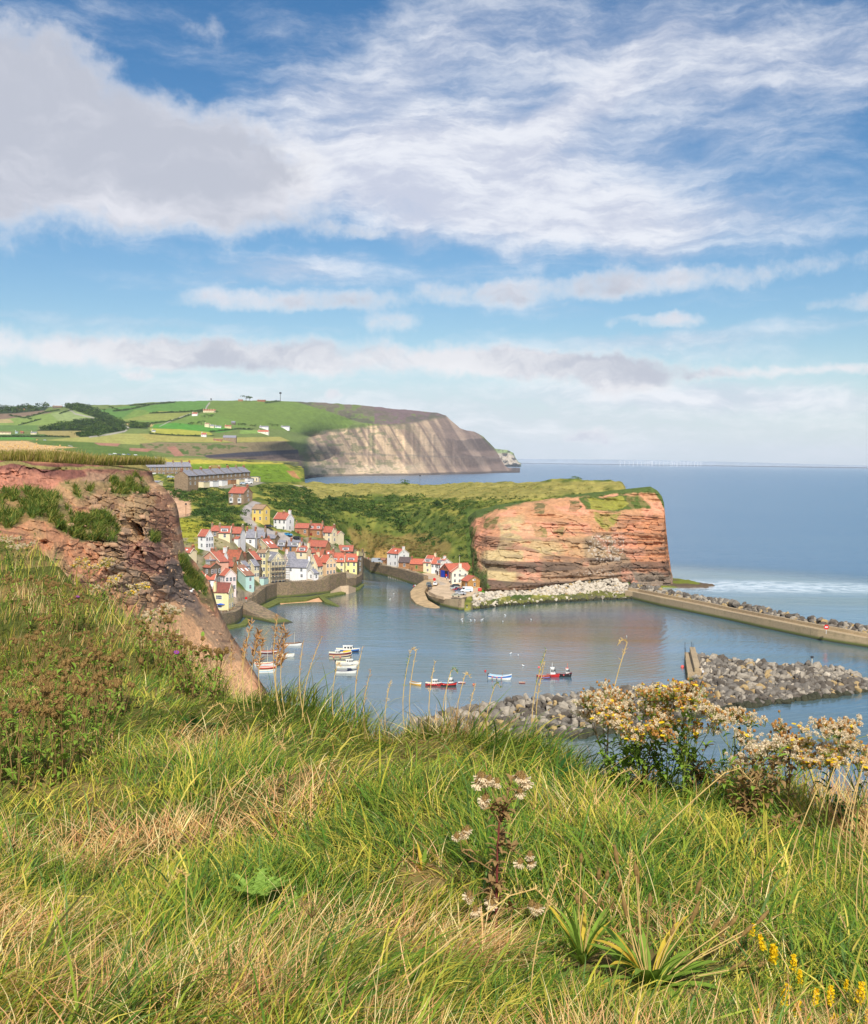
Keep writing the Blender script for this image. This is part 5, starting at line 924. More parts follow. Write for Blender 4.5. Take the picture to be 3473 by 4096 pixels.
def house(org, rz, w, d, h, rise, wc, rc_, ridge='L', ch=(), nl=None, nr=None, label='', group=None, dor=0, dorc=None, sky=0, fr=FRAME, gcol=None, flat_top=0, door=True, rows=None, seed=0, cat='house', wing=0, lifeboat=0, bay=0, pub=0):
    r_ = random.Random(seed); T_ = thing('house', label, cat, org, rz, group)
    ov = .22; hz_ = h + max(rise, .0); wb = MB(); zb = -5.0
    wmats = [WM[wc], WM[gcol or wc]]
    if rise <= .05:
        wb.box(-w, 0, 0, d, zb, h, 0); wb.build('wall', wmats, T_); MB().box(-w - .12, .12, -.12, d + .12, h, h + .22).build('roof', RF[rc_], T_)
    elif ridge == 'L':
        v = [(x, y, z) for x in (-w, 0) for y, z in ((0, zb), (d, zb), (d, h), (d / 2, hz_ - .06), (0, h))]
        wb.add(v, [(0, 1, 2, 3, 4)], 1).add(v, [(9, 8, 7, 6, 5)], 1).add(v, [(0, 4, 9, 5), (1, 6, 7, 2), (4, 3, 8, 9), (3, 2, 7, 8)], 0); wb.build('wall', wmats, T_)
        sl = rise / (d / 2); t = .14; rb = MB()
        for s_ in (0, 1):
            y0, y1 = (-ov, d / 2) if s_ == 0 else (d + ov, d / 2); z0 = h - ov * sl; v = [(-w - ov, y0, z0), (ov, y0, z0), (ov, y1, hz_), (-w - ov, y1, hz_)]; v += [(a, b, c + t) for a, b, c in v]
            rb.add(v, [(0, 1, 2, 3)[::-1], (4, 5, 6, 7), (0, 1, 5, 4), (1, 2, 6, 5), (2, 3, 7, 6), (3, 0, 4, 7)])
        rf = rb.build('roof', RF[rc_], T_); bm_fix(rf)
        MB().tube([(-w - ov, d / 2, hz_ + t), (ov, d / 2, hz_ + t)], .12, 6).build('ridge_tiles', RF[rc_] if rc_ != 'slate' else LEAD, rf)
        MB().box(-w - .1, .1, -ov - .1, -ov + .02, h - ov * sl - .12, h - ov * sl + .03).build('gutter', GUT, T_)
        for e in (-w - ov - .04, ov - .1):                        # stone coping along the verge
            kb = MB()
            for s_ in (0, 1):
                y0 = -ov if s_ == 0 else d + ov; v = [(e, y0, h - ov * sl + .02), (e + .14, y0, h - ov * sl + .02), (e + .14, d / 2, hz_ + .05), (e, d / 2, hz_ + .05)]; v += [(a, b, c + .2) for a, b, c in v]; kb.add(v, [(0, 1, 2, 3), (4, 5, 6, 7), (0, 1, 5, 4), (1, 2, 6, 5), (2, 3, 7, 6), (3, 0, 4, 7)])
            cpo = kb.build('coping', WM['creamwhite'] if wc in ('white', 'cream', 'mint', 'pinkwhite', 'creamwhite', 'yellow2', 'peach', 'pink') else WM['stone'], rf); bm_fix(cpo)
    else:
        v = [(x, y, z) for y in (0, d) for x, z in ((-w, zb), (0, zb), (0, h), (-w / 2, hz_ - .06), (-w, h))]
        wb.add(v, [(4, 3, 2, 1, 0)], 1).add(v, [(5, 6, 7, 8, 9)], 1).add(v, [(1, 2, 7, 6), (0, 5, 9, 4), (2, 3, 8, 7), (3, 4, 9, 8)], 0); wb.build('wall', wmats, T_)
        sl = rise / (w / 2); t = .14; rb = MB()
        for s_ in (0, 1):
            x0, x1 = (ov, -w / 2) if s_ == 0 else (-w - ov, -w / 2); z0 = h - ov * sl; v = [(x0, -ov, z0), (x0, d + ov, z0), (x1, d + ov, hz_), (x1, -ov, hz_)]; v += [(a, b, c + t) for a, b, c in v]
            rb.add(v, [(0, 1, 2, 3), (4, 5, 6, 7), (0, 1, 5, 4), (1, 2, 6, 5), (2, 3, 7, 6), (3, 0, 4, 7)])
        rf = rb.build('roof', RF[rc_], T_); bm_fix(rf)
        MB().tube([(-w / 2, -ov, hz_ + t), (-w / 2, d + ov, hz_ + t)], .12, 6).build('ridge_tiles', RF[rc_] if rc_ != 'slate' else LEAD, rf)
        MB().box(ov - .02, ov + .1, -.1, d + .1, h - ov * sl - .12, h - ov * sl + .03).build('gutter', GUT, T_)
        kb = MB()
        for s_ in (0, 1):
            x0 = ov if s_ == 0 else -w - ov; v = [(x0, -ov - .06, h - ov * sl), (x0, -ov + .1, h - ov * sl), (-w / 2, -ov + .1, hz_), (-w / 2, -ov - .06, hz_)]; v += [(a, b, c + .2) for a, b, c in v]; kb.add(v, [(0, 1, 2, 3), (4, 5, 6, 7), (0, 1, 5, 4), (1, 2, 6, 5), (2, 3, 7, 6), (3, 0, 4, 7)])
        cpo = kb.build('coping', RF['redbright'] if lifeboat else WM['creamwhite'], rf); bm_fix(cpo)
    for c in ch:
        fx_, fy_, hh = (c + (1.0,))[:3]; cx, cy = (-w * (1 - fx_), d / 2) if ridge == 'L' else (-w / 2, d * fx_)
        if pub: cx, cy = -w * .78, -.3
        z0_ = h + .2 if pub else hz_ - .8; z1_ = hz_ + hh * (.2 if pub else 1); cm_ = WM[wc] if (hh > 1.05 and wc != 'brick') else WM['stone' if r_.random() < .4 else 'brickred']
        a, b_ = (.42, .62) if ridge == 'L' else (.62, .42)
        co = MB().box(cx - a, cx + a, cy - b_, cy + b_, z0_, z1_).box(cx - a - .08, cx + a + .08, cy - b_ - .08, cy + b_ + .08, z1_, z1_ + .14).build('chimney', cm_, T_)
        pb = MB()
        for q_ in (-.5, .5): pb.tube([(cx + q_ * a * (ridge != 'L'), cy + q_ * b_ * (ridge == 'L'), z1_ + .14), (cx + q_ * a * (ridge != 'L'), cy + q_ * b_ * (ridge == 'L'), z1_ + .62)], [.15, .11], 6)
        pb.build('chimney_pots', POT if r_.random() < .7 else CREAMP, co)
    rows = rows or max(1, int(round(h / 2.75))); sh_ = h / rows; nl = nl if nl is not None else max(1, int(w / 2.9)); nr = nr if nr is not None else (1 if d > 5 and r_.random() < .6 else 0)
    ww, wh_ = .95, min(1.35, sh_ * .5)
    dx_ = None
    if not lifeboat:
        for i in range(rows):
            for j in range(nl):
                x = -w * (j + .5 + r_.uniform(-.06, .06)) / nl
                if i == 0 and door and j == min(1, nl - 1) and nl > 1: 
                    MB().box(x - .45, x + .45, -.06, .03, 0, 2.0).build('door', r_.choice(DOORC), T_); continue
                put_win(T_, x, 0, sh_ * (i + .55), ww, wh_, 'L', fr, 1)
            for j in range(nr):
                if ridge == 'L' and gcol: break
                put_win(T_, 0, d * (j + .5 + r_.uniform(-.06, .06)) / nr, sh_ * (i + .55), ww * .9, wh_, 'R', fr, 1)
        if rise > 1.8 and ridge == 'L' and d > 5 and r_.random() < .6: put_win(T_, 0, d * .5, h + rise * .3, .6, .7, 'R', fr, 1)
        if rise > 1.8 and ridge == 'R' and r_.random() < .7: put_win(T_, -w / 2, 0, h + rise * .28, .8, .9, 'L', fr, 1)
    for k in range(dor):
        big = dor == 1; bw = 1.5 if big else .75; cx = -w * (k + .5) / dor if ridge == 'L' else 0; zz0 = h + .25; sl_ = rise / (d / 2) if ridge == 'L' else rise / (w / 2); y0 = .35 if ridge == 'L' else 0
        if ridge == 'L':
            a = MB(); hh = min(1.35, rise * .75); yb = min((zz0 + hh - h) / sl_ + .2, d / 2); a.box(cx - bw, cx + bw, y0, yb, zz0 - .2, zz0 + hh, 0)
            if big: a.box(cx - bw - .15, cx + bw + .15, y0 - .15, yb + .3, zz0 + hh, zz0 + hh + .15, 1)
            else: a.add([(cx - bw - .15, y0 - .15, zz0 + hh), (cx + bw + .15, y0 - .15, zz0 + hh), (cx, y0 - .15, zz0 + hh + .8), (cx - bw - .15, yb + .6, zz0 + hh), (cx + bw + .15, yb + .6, zz0 + hh), (cx, yb + .6, zz0 + hh + .8)], [(0, 1, 2), (5, 4, 3), (0, 2, 5, 3), (1, 4, 5, 2), (0, 3, 4, 1)], 1)
            dm = a.build('dormer', [WM[dorc or 'white'], RF['slate' if big else rc_]], T_); put_win(dm, cx, y0, zz0 + hh * .48, bw * 1.4, hh * .62, 'L', FRAME, 2 if big else 1)
    for k in range(sky):
        f_ = (k + .5) / sky
        if ridge == 'L':
            sl_ = rise / (d / 2); y0, y1 = d * .2, d * .32; a = MB(); x0, x1 = -w * f_ - .4, -w * f_ + .4; q_ = [(x0, y0, h + y0 * sl_ + .17), (x1, y0, h + y0 * sl_ + .17), (x1, y1, h + y1 * sl_ + .17), (x0, y1, h + y1 * sl_ + .17)]
        else:
            sl_ = rise / (w / 2); x0, x1 = -w * .2, -w * .33; y0 = d * f_; q_ = [(x0, y0 - .4, h - x0 * sl_ + .17), (x0, y0 + .4, h - x0 * sl_ + .17), (x1, y0 + .4, h - x1 * sl_ + .17), (x1, y0 - .4, h - x1 * sl_ + .17)]; a = MB()
        q_ += [(x, y, z + .07) for x, y, z in q_]; so_ = a.add(q_, [(4, 5, 6, 7), (0, 1, 5, 4), (1, 2, 6, 5), (2, 3, 7, 6), (3, 0, 4, 7)]).build('roof_window', FRAME, T_)
    if bay:
        for x in (-w * .78, -w * .24): b_ = MB().box(x - .85, x + .85, -.8, 0, -.3, 2.3).build('bay_window', FRAME, T_); put_win(b_, x, -.8, 1.3, 1.2, 1.3, 'L', FRAME, 1)
    if wing: MB().box(-w * .42, -.1, -1.9, 0, -4, 2.3, 0).add([(-w * .42 - .1, -2.05, 2.2), (0, -2.05, 2.2), (0, 0, 3.1), (-w * .42 - .1, 0, 3.1), (-w * .42 - .1, -2.05, 2.35), (0, -2.05, 2.35), (0, 0, 3.25), (-w * .42 - .1, 0, 3.25)], [(4, 5, 6, 7), (0, 1, 5, 4), (1, 2, 6, 5), (3, 0, 4, 7)], 1).build('porch', [WM['white'], RF['red']], T_)
    if flat_top:
        lo = MB().box(-w * .9, -w * .25, d * .2, d * .7, hz_ - 1.2, hz_ + 1.0, 0).box(-w * .95, -w * .2, d * .15, d * .75, hz_ + 1.0, hz_ + 1.25, 1).build('roof_lantern', [WM['stone'], RF['slate']], T_)
        for q_ in (.75, .5): put_win(lo, -w * q_, d * .2, hz_ + .3, 1.0, 1.0, 'L', FRAME, 2)
    if lifeboat:
        ow, oh = w * .62, h * 1.02
        op = MB().box(-w / 2 - ow / 2, -w / 2 + ow / 2, -.04, .02, 0, oh).build('doorway_shade', mat('boathouse_shade', (40, 38, 44), .9, .2), T_)  # thin dark slab on the wall, shade of the open boathouse as colour
        MB().box(-w / 2 - ow / 2 - .25, -w / 2 - ow / 2 + ow * .3, -.3, -.06, 0, oh).box(-w / 2 - ow / 2 + ow * .3, -w / 2 - ow / 2 + ow * .5, -.18, -.06, 0, oh).build('folding_door', BLUEP, T_)
        MB().box(-w / 2 + ow * .5, -w / 2 + ow * .5 + .28, -.2, -.06, 0, oh).build('door_frame', BLUEP, T_)
        lb = MB().tube([(-w / 2 + ow * .3, -.5, 1.5), (-w / 2 + ow * .3, -.1, 1.6)], [.75, .75], 10).build('lifeboat_bow', REDP, T_)
        MB().tube([(-w / 2, -.08, h + rise * .5), (-w / 2, -.16, h + rise * .5)], .45, 12).build('round_window', GLASS, T_)
        for x in (-w + .2, -.25): MB().box(x - .18, x + .18, -.1, .0, 0, h * .95).build('pilaster', WM['brick'], T_)
    return T_
for i, h_ in enumerate(HOUSES):
    x0, x1, x2, yb, hp, rp = h_['k']; D_ = Dof(h_, x1, yb); o3 = P(x1, yb, D_); phi = math.atan2(o3[0], o3[1]); th = R(h_['t']); s_ = D_ / F
    w_ = min(max((x1 - x0) * s_ / math.cos(th), 2.6), 16); d_ = min(max((x2 - x1) * s_ / math.sin(th), 5.0 if h_['t'] < 30 else 2.6), 15)
    dep = (yb - YH(x1)); hh = hp * s_ * 1.02; half = (d_ / 2 * math.cos(th)) if h_.get('ridge', 'L') == 'L' else (w_ / 2 * math.sin(th)); rm = (rp - (dep - hp) * half / D_) * s_ if rp else 0
    if rp: rm = max(rm, .22 * (d_ if h_.get('ridge', 'L') == 'L' else w_))
    T_ = house(o3, -(th + phi), w_, d_, hh, rm, h_['w'], h_['r'], h_.get('ridge', 'L'), h_['ch'], h_.get('wl', (None,))[0], h_.get('wr', (None,))[0], h_['label'], 'village houses', h_.get('dor', 0), h_.get('dorw'), h_.get('sky', 0), LIMEW if h_.get('wc') else FRAME, h_.get('gcol'), h_.get('flat_top', 0), seed=i, wing=h_.get('wing', 0), lifeboat=h_.get('lifeboat', 0), bay=h_.get('bay', 0), pub='pub' in h_['label'], cat='lifeboat station' if h_.get('lifeboat') else 'house')
    if 'pub' in h_['label']: PUB = (T_, w_, d_, hh, rm)
    if h_['label'].startswith('white gabled harbour'): WG = (T_, w_, d_, hh, rm)
    if h_['label'].startswith('tall cream gabled'): SCA = (T_, w_, d_, hh)
    if h_['label'].startswith('orange sandstone'): OS = (T_, w_, d_, hh, rm)
# canted bay, band of windows and parasol of the pub
T_, w_, d_, hh, rm = PUB
bay = MB().prism([(-w_ + .3, 0), (-w_ + 1.5, -1.1), (-1.5, -1.1), (-.3, 0)], -4, hh - .1).build('bay', WM['yellow2'], T_)
MB().prism([(-w_ + .1, 0), (-w_ + 1.4, -1.35), (-1.4, -1.35), (-.1, 0)], hh - .1, hh + .12).build('bay_roof', RF['tile2'], T_)
for z in (1.9, 5.0): put_win(bay, -w_ / 2, -1.1, z, 2.1, 1.3, 'L', FRAME, 3)
par = thing('parasol', 'blue parasol open on the terrace in front of the yellow pub', 'parasol', P(886, 2446, 401)); par.location.z = 4.0
pp = MB(); pp.add([(0, 0, 2.75)] + [(1.6 * math.cos(a), 1.6 * math.sin(a), 2.15) for a in np.linspace(0, 2 * math.pi, 9)[:-1]], [(0, 1 + i, 1 + (i + 1) % 8) for i in range(8)]).build('canopy', mat('blue_canvas', (52, 98, 196), .8, .1), par); MB().tube([(0, 0, 0), (0, 0, 2.7)], .03, 6).build('pole', FRAME, par); MB().tube([(0, 0, 0), (0, 0, .12)], .3, 10).build('base', DARKM, par)
# name board of the white gabled house
T_, w_, d_, hh, rm = WG; sb = MB().box(-.0, .09, d_ * .52, d_ * .78, hh * .66, hh * .66 + .42).build('name_board', BLACKP, T_); so_ = MB()
for k in range(7): so_.box(.092, .1, d_ * .54 + k * d_ * .033, d_ * .54 + k * d_ * .033 + .09, hh * .66 + .12, hh * .66 + .28)
so_.build('white_lettering', FRAME, sb)
T_, w_, d_, hh, rm = OS; MB().tube([(.05, d_ * .38, hh + .5), (.2, d_ * .38, hh + .5)], .42, 12).build('satellite_dish', FRAME, T_)
# scaffolding round the tall cream gabled house
T_, w_, d_, hh = SCA; sf = thing('scaffolding', 'scaffolding of poles and planks round the tall cream gabled house', 'scaffolding', T_.location, T_.rotation_euler[2])
PLANK = mat('scaffold_plank', (176, 150, 114), .9, .15); a = MB()
for y in np.linspace(-.6, d_ + 1.2, 6):
    for x in (.6, 1.9): a.tube([(x, y, -1), (x, y, hh + 2.2)], .06, 5)
for z in (1.9, 3.9, 5.9, 7.9, 9.6):
    for x in (.6, 1.9): a.tube([(x, -.8, z + 1.0), (x, d_ + 1.4, z + 1.0)], .05, 5); a.tube([(x, -.8, z), (x, d_ + 1.4, z)], .05, 5)
for k in range(4): a.tube([(1.95, d_ * k / 4, 1.9 * k), (1.95, d_ * (k + 1) / 4, 1.9 * (k + 1) + 1.6)], .05, 5)
a.build('poles', GREYM, sf); a = MB()
for z in (1.9, 3.9, 5.9, 7.9): a.box(.65, 1.85, -.7, d_ + 1.3, z, z + .07)
a.build('planks', PLANK, sf)
# two terraces on the hill
def terrace(A, B_pt, n, dep, h, rise, lab, gid, ann, seed):
    A = np.array(A); B2 = np.array(B_pt); u_ = (B2 - A) / n; wln = math.hypot(u_[0], u_[1]); rz = math.atan2(u_[1], u_[0]); ordn = ['leftmost', 'second', 'third', 'fourth', 'fifth', 'sixth', 'seventh']
    for k in range(n):
        o3 = A + u_ * (k + 1); c_ = [(.04, .5, .9)] + ([(.97, .5, .9)] if k == n - 1 else [])
        T_ = house(o3, rz, wln - .04, dep, h, rise, 'stone', 'slate', 'L', c_, 2, 1, '%s house of the %s' % (ordn[k] + (' from the left' if k else ''), lab), gid, door=False, seed=seed + k, rows=2)
        if k in ann: MB().box(-wln * .9, -wln * .25, -3.2, 0, -1.2, 1.9, 0).box(-wln * .9 - .1, -wln * .25 + .1, -3.35, 0, 1.9, 2.05, 1).build('annexe', [WM[ann[k]], RF['slate']], T_)
terrace(P(559, 1905, 648), P(765, 1902, 662), 6, 7.5, 5.3, 2.6, 'upper stone terrace on the hill edge', 'houses of the upper hill terrace', {1: 'white', 3: 'stone', 5: 'brick'}, 300)
terrace(P(752, 1947, 590), P(1001, 1926, 652), 7, 8.5, 5.6, 2.8, 'lower stepped stone terrace on the hill', 'houses of the lower hill terrace', {1: 'cream', 2: 'white', 3: 'white', 4: 'brick', 5: 'cream', 6: 'white'}, 320)
o3 = P(1034, 1930, 655); house(o3, -.1, 6, 5, 3.2, 0, 'cream', 'slate', 'L', [], 3, 1, 'small cream flat roofed bungalow at the right end of the lower hill terrace', None, door=False, seed=77)
o3 = P(632, 1948, 610); house(o3, -.5, 4, 4, 2.6, .7, 'cream', 'slate', 'L', [], 1, 0, 'small pale shed among bushes below the upper hill terrace', None, door=False, seed=78)
# far farms and houses
FARH = [(1815 / 2, 0)]
def far_house(X, Y, wpx, hpx, rpx, wc, rc_, label, t=12, nl=2):
    D_ = hillD(X, Y) * .997; s_ = D_ / F; o3 = P(X + wpx / 2, Y, D_); return house(o3, -R(t) - math.atan2(o3[0], o3[1]), wpx * s_, max(6, wpx * s_ * .4), hpx * s_, rpx * s_, wc, rc_, 'L', [(.1, .5, 2.0)], nl, 0, label, 'far farms and houses', door=False, seed=int(X), rows=1)
far_house(918, 1764, 52, 13, 9, 'stone', 'slate', 'large grey roofed barn standing alone in the yellow field', 10, 3)
far_house(870, 1763, 34, 4, 3, 'brick', 'tile', 'low farm outbuilding left of the large grey roofed barn')
for k in range(5): far_house(818 + k * 10, 1649, 9.6, 7, 4, 'cream', 'redold', '%s house of the pale terrace below the hilltop lane' % ['leftmost', 'second from left', 'middle', 'second from right', 'rightmost'][k], 6, 1)
far_house(778, 1662, 22, 7, 5, 'white', 'red', 'red roofed white house left of the pale hill terrace', 20); far_house(828, 1708, 18, 12, 4, 'cream', 'tan', 'tall cream farmhouse between the two green fields'); far_house(848, 1711, 16, 8, 4, 'cream', 'slate', 'cream house with grey roof beside the tall cream farmhouse')
far_house(872, 1711, 24, 5, 3, 'white', 'slate', 'long low white house right of the tall cream farmhouse'); far_house(912, 1712, 26, 7, 4, 'peach', 'redold', 'pinkish farmhouse at the right end of the cream farm'); far_house(933, 1698, 16, 8, 5, 'darkstone', 'slate', 'grey gabled house alone below the big green hill')
far_house(1055, 1714, 36, 6, 4, 'white', 'slate', 'white bungalow near the cliff edge, left of the pair'); far_house(1140, 1716, 34, 8, 4, 'white', 'slate', 'white house near the cliff edge, right of the pair'); far_house(1052, 1733, 44, 6, 6, 'creamwhite', 'redbright', 'white bungalow with wide red roof near the cliff top')
far_house(815, 1747, 20, 9, 6, 'white', 'red', 'white house with red gable by the yellow field'); far_house(614, 1728, 14, 6, 2, 'white', 'slate', 'small white cottage left of the yellow field'); far_house(84, 1621 + 20, 30, 4, 3, 'brick', 'red', 'red roofed farm among the dark trees on the skyline'); far_house(230, 1632, 36, 6, 3, 'darkstone', 'tan', 'brown barn among the dark trees on the skyline')
far_house(962, 1604, 18, 4, 2.4, 'brick', 'tile', 'brown farm building on the bare skyline, left of the pair'); far_house(1045, 1605, 32, 4, 2, 'brickred', 'tile', 'brown farm building on the bare skyline beside the mast'); far_house(20, 1737, 48, 7, 2, 'cream', 'tan', 'long pale roofed shed at the far left of the fields', 3, 4); far_house(66, 1733, 10, 6, 1.5, 'mint', 'slate', 'small blue-green shed right of the long pale shed'); far_house(88, 1733, 12, 5, 2, 'brickred', 'redbright', 'small orange roofed shed right of the blue-green shed'); far_house(135, 1737, 22, 6, 3, 'cream', 'slate', 'grey roofed farm buildings right of the orange shed')
# ------------------------------------------------------------------ boats
def pm(n, c, r=.5, v=.06): return mat(n, c, r, v, 2)
BC = {k: pm('boat_' + k, c) for k, c in dict(white=(226, 224, 216), navy=(36, 44, 78), black=(34, 34, 38), red=(190, 44, 38), maroon=(104, 34, 44), blue=(56, 110, 178), sky=(150, 186, 206), orange=(216, 104, 70), cream=(216, 204, 170), yellow=(226, 168, 40), grey=(130, 132, 134), wood=(150, 108, 72), paleblue=(170, 196, 206), crimson=(170, 36, 40), pinkb=(224, 96, 90)).items()}
def boat(X, Y, wpx, label, hull='white', strip='navy', inner='cream', ang=0, cabin=None, mast=0, outboard=0, cover=None, fend=0, sheer=.5, group='boats moored in the harbour', foot=None, bm_=.30, mast2=0, cat='boat', h=.75, cabc='white', gantry=0, wheel=0):
    o3 = PZ(X, Y, 0.0); D_ = o3[1]; a = R(ang); Lb = wpx * D_ / F / max(.35, abs(math.cos(a))); Bm = Lb * bm_; hh = h * (Lb / 6) ** .5
    T_ = thing('boat', label, cat, o3, a - math.atan2(o3[0], o3[1]), group)
    n = 15; V_ = []; st_ = np.linspace(0, 1, n)
    def hb(t): return Bm / 2 * (.78 + .22 * min(1, t / .3)) * (1 - max(0, (t - .4) / .6) ** 2.3)
    def zs(t): return hh * (1 + sheer * (abs(t - .35) / .65) ** 2)
    for t in st_:
        x = (t - .5) * Lb; b_ = hb(t) + .001; z = zs(t); rk = .10 * Lb * max(0, t - .8) / .2
        V_.append([(x - rk, 0, -.28), (x - rk * .6, b_ * .72, -.12), (x - rk * .2, b_ * .92, z * .42), (x, b_, z * .8), (x + .02, b_ + .03, z), (x, max(b_ - .1, 0), z), (x, max(b_ - .16, 0) * .85, z * .35), (x, 0, z * .3)])
    V_ = np.array(V_); k = V_.shape[1]; mir = V_[:, ::-1].copy(); mir[..., 1] *= -1; ring = np.concatenate([V_, mir[:, 1:-1]], 1); m_ = ring.shape[1]
    f = []; mi = []
    cmap = [2, 2, 0, 1, 1, 3, 3]; cm_ = cmap + cmap[::-1]
    for i in range(n - 1):
        for j in range(m_): f.append((i * m_ + j, (i + 1) * m_ + j, (i + 1) * m_ + (j + 1) % m_, i * m_ + (j + 1) % m_)); mi.append(cm_[j])
    f.append(tuple(range(m_))); mi.append(0)
    me = mesh('hull', ring.reshape(-1, 3), f, [BC[hull], BC[strip], BC[foot or 'maroon'], BC[inner]], mi); ho_ = obj('hull', me, T_); bm_fix(ho_)
    for t in (.3, .52): 
        if not (cabin and .35 < t < .9): MB().box((t - .5) * Lb - .12, (t - .5) * Lb + .12, -hb(t) + .1, hb(t) - .1, hh * .62, hh * .68).build('thwart', BC['wood'], T_)
    if cabin:
        c0, c1, ch_ = cabin; x0, x1 = (c0 - .5) * Lb, (c1 - .5) * Lb; bw = hb((c0 + c1) / 2) * .72; z0 = hh * .7; v = [(x0, -bw, z0), (x1 + .25, -bw * .8, z0), (x1 + .25, bw * .8, z0), (x0, bw, z0), (x0 + .05, -bw * .86, z0 + ch_), (x1 - .3, -bw * .72, z0 + ch_), (x1 - .3, bw * .72, z0 + ch_), (x0 + .05, bw * .86, z0 + ch_)]
        cb = MB().add(v, [(0, 1, 5, 4), (1, 2, 6, 5), (2, 3, 7, 6), (3, 0, 4, 7), (4, 5, 6, 7)]).box(x0 - .12, x1 - .15, -bw * .92, bw * .92, z0 + ch_, z0 + ch_ + .07).build('cabin', BC[cabc], T_)
        wn_ = MB(); zz_ = z0 + ch_ * .62; hw = ch_ * .2
        for s_ in (-1, 1):
            for u in (.12, .42, .7):
                xa = x0 + (x1 - x0) * u; xb = xa + (x1 - x0) * .2; wn_.box(xa, xb, s_ * bw * .9 - .06, s_ * bw * .9 + .06, zz_ - hw, zz_ + hw)
        wn_.box(x1 - .16, x1 + .12, -bw * .5, bw * .5, zz_ - hw, zz_ + hw); wn_.build('cabin_windows', GLASS, cb)
        if wheel: MB().box(x0 - .12, x1 - .15, -bw * .94, bw * .94, z0 + ch_ + .07, z0 + ch_ + .16).tube([(x0 + .4, 0, z0 + ch_), (x0 + .4, 0, z0 + ch_ + 1.5)], .05, 5).tube([(x0 + .4, -.5, z0 + ch_ + .9), (x0 + .4, .5, z0 + ch_ + .9)], .03, 4).build('wheelhouse_roof', BC['orange' if wheel == 2 else 'white'], cb)
    if mast: MB().tube([(.1 * Lb, 0, .1), (.1 * Lb, 0, mast)], [.06, .035], 6).build('mast', BC['wood'] if mast < 3 else BC['cream'], T_)
    if mast2: MB().tube([(-.32 * Lb, 0, .1), (-.38 * Lb, 0, mast2)], [.05, .03], 6).build('mast', BC['wood'], T_)
    if outboard: MB().box(-Lb / 2 - .35, -Lb / 2 - .02, -.17, .17, hh * .7, hh * 1.15 + .25).tube([(-Lb / 2 - .25, 0, -.3), (-Lb / 2 - .2, 0, hh)], .06, 6).build('outboard_motor', BC['black'], T_)
    if cover: 
        t0, t1, cc = cover; cvv = []
        for t in np.linspace(t0, t1, 6): x = (t - .5) * Lb; b_ = hb(t); z = zs(t); cvv.append([(x, -b_ - .04, z - .05), (x, -b_ * .5, z + .32), (x, 0, z + .45), (x, b_ * .5, z + .32), (x, b_ + .04, z - .05)])
        MBc = mesh('cover', np.array(cvv).reshape(-1, 3), gridfaces(6, 5), BC[cc]); obj('cover', MBc, T_)
    for k_ in range(fend):
        t = .2 + .6 * k_ / max(1, fend); MB().ball(((t - .5) * Lb, -hb(t) - .18, hh * .6), .2, 7, 5).build('fender', BC['pinkb'], T_)
    if gantry: 
        x = -.36 * Lb; b_ = hb(.14) * .9; MB().tube([(x, -b_, hh * .5), (x, -b_, hh + 1.9), (x, b_, hh + 1.9), (x, b_, hh * .5)], .05, 5).build('gantry', BC['grey'], T_); [MB().ball((x, s_ * b_ * .7, hh + 2.1), .26, 7, 5).build('buoy', BC['pinkb'], T_) for s_ in (-1, 1)]
    return T_
boat(1170, 2582, 77, 'slim black and white rowing boat with one mast, farthest from the grass', 'white', 'black', 'wood', 0, mast=4.4, foot='white')
boat(1080, 2612, 72, 'red striped boat with two bare masts close to the near slope', 'white', 'red', 'wood', 4, mast=3.2, mast2=3.4)
boat(1144, 2627, 68, 'plain white open boat below the slim black and white one', 'white', 'white', 'cream', 4, foot='white')
boat(1062, 2662, 86, 'long white boat with red deck edge and a tall pale mast', 'white', 'red', 'cream', 5, mast=5.6, mast2=3.6, foot='white')
boat(1117, 2658, 22, 'tiny dark dinghy seen end-on beside the long white boat', 'black', 'white', 'cream', 60)
boat(1070, 2676, 68, 'orange-red open boat between the long white boat and pale blue one', 'orange', 'white', 'orange', 4)
boat(1068, 2690, 66, 'pale blue boat nearest the foreground grass on the left', 'paleblue', 'white', 'cream', 4, foot='white')
boat(1392, 2606, 96, 'blue hulled cabin cruiser with white cabin, largest of the middle group', 'blue', 'white', 'cream', -4, cabin=(.3, .72, 1.2), sheer=.4, foot='navy')
boat(1362, 2620, 92, 'maroon boat with an orange-yellow foredeck cover', 'maroon', 'white', 'cream', 3, cabin=(.28, .5, .8), cover=(.62, .96, 'yellow'))
boat(1361, 2632, 88, 'navy and cream open boat lying beside the maroon one', 'navy', 'cream', 'wood', 2, fend=2, foot='cream')
boat(1392, 2658, 96, 'white cabin cruiser with a dark outboard motor', 'white', 'white', 'cream', -2, cabin=(.42, .74, .9), outboard=1, foot='white')
boat(1386, 2672, 84, 'small white cuddy boat between the white cruiser and the navy striped one', 'white', 'cream', 'grey', -3, cabin=(.62, .78, .6), foot='white')
boat(1386, 2692, 84, 'white boat with navy canopy and outboard, nearest of the middle group', 'white', 'navy', 'grey', -2, cabin=(.55, .76, .7), cabc='navy', outboard=1, foot='white')
boat(1664, 2738, 44, 'small white open boat turned at an angle beside the seeding grasses', 'white', 'cream', 'wood', -42, foot='yellow')
boat(1735, 2742, 66, 'dark maroon boat with rounded white cabin and pink fenders', 'maroon', 'white', 'cream', -8, cabin=(.42, .78, 1.1), fend=5, foot='crimson', h=.85)
boat(1796, 2744, 64, 'red fishing boat with square white wheelhouse, left of the orange raft', 'red', 'maroon', 'sky', -8, cabin=(.5, .76, 1.5), fend=2, mast=3.2, foot='black', wheel=1, h=.95)
boat(1848, 2732, 30, 'small round orange raft beside the red fishing boat', 'orange', 'orange', 'white', 0, bm_=.6, h=.35, sheer=.1, cat='raft')
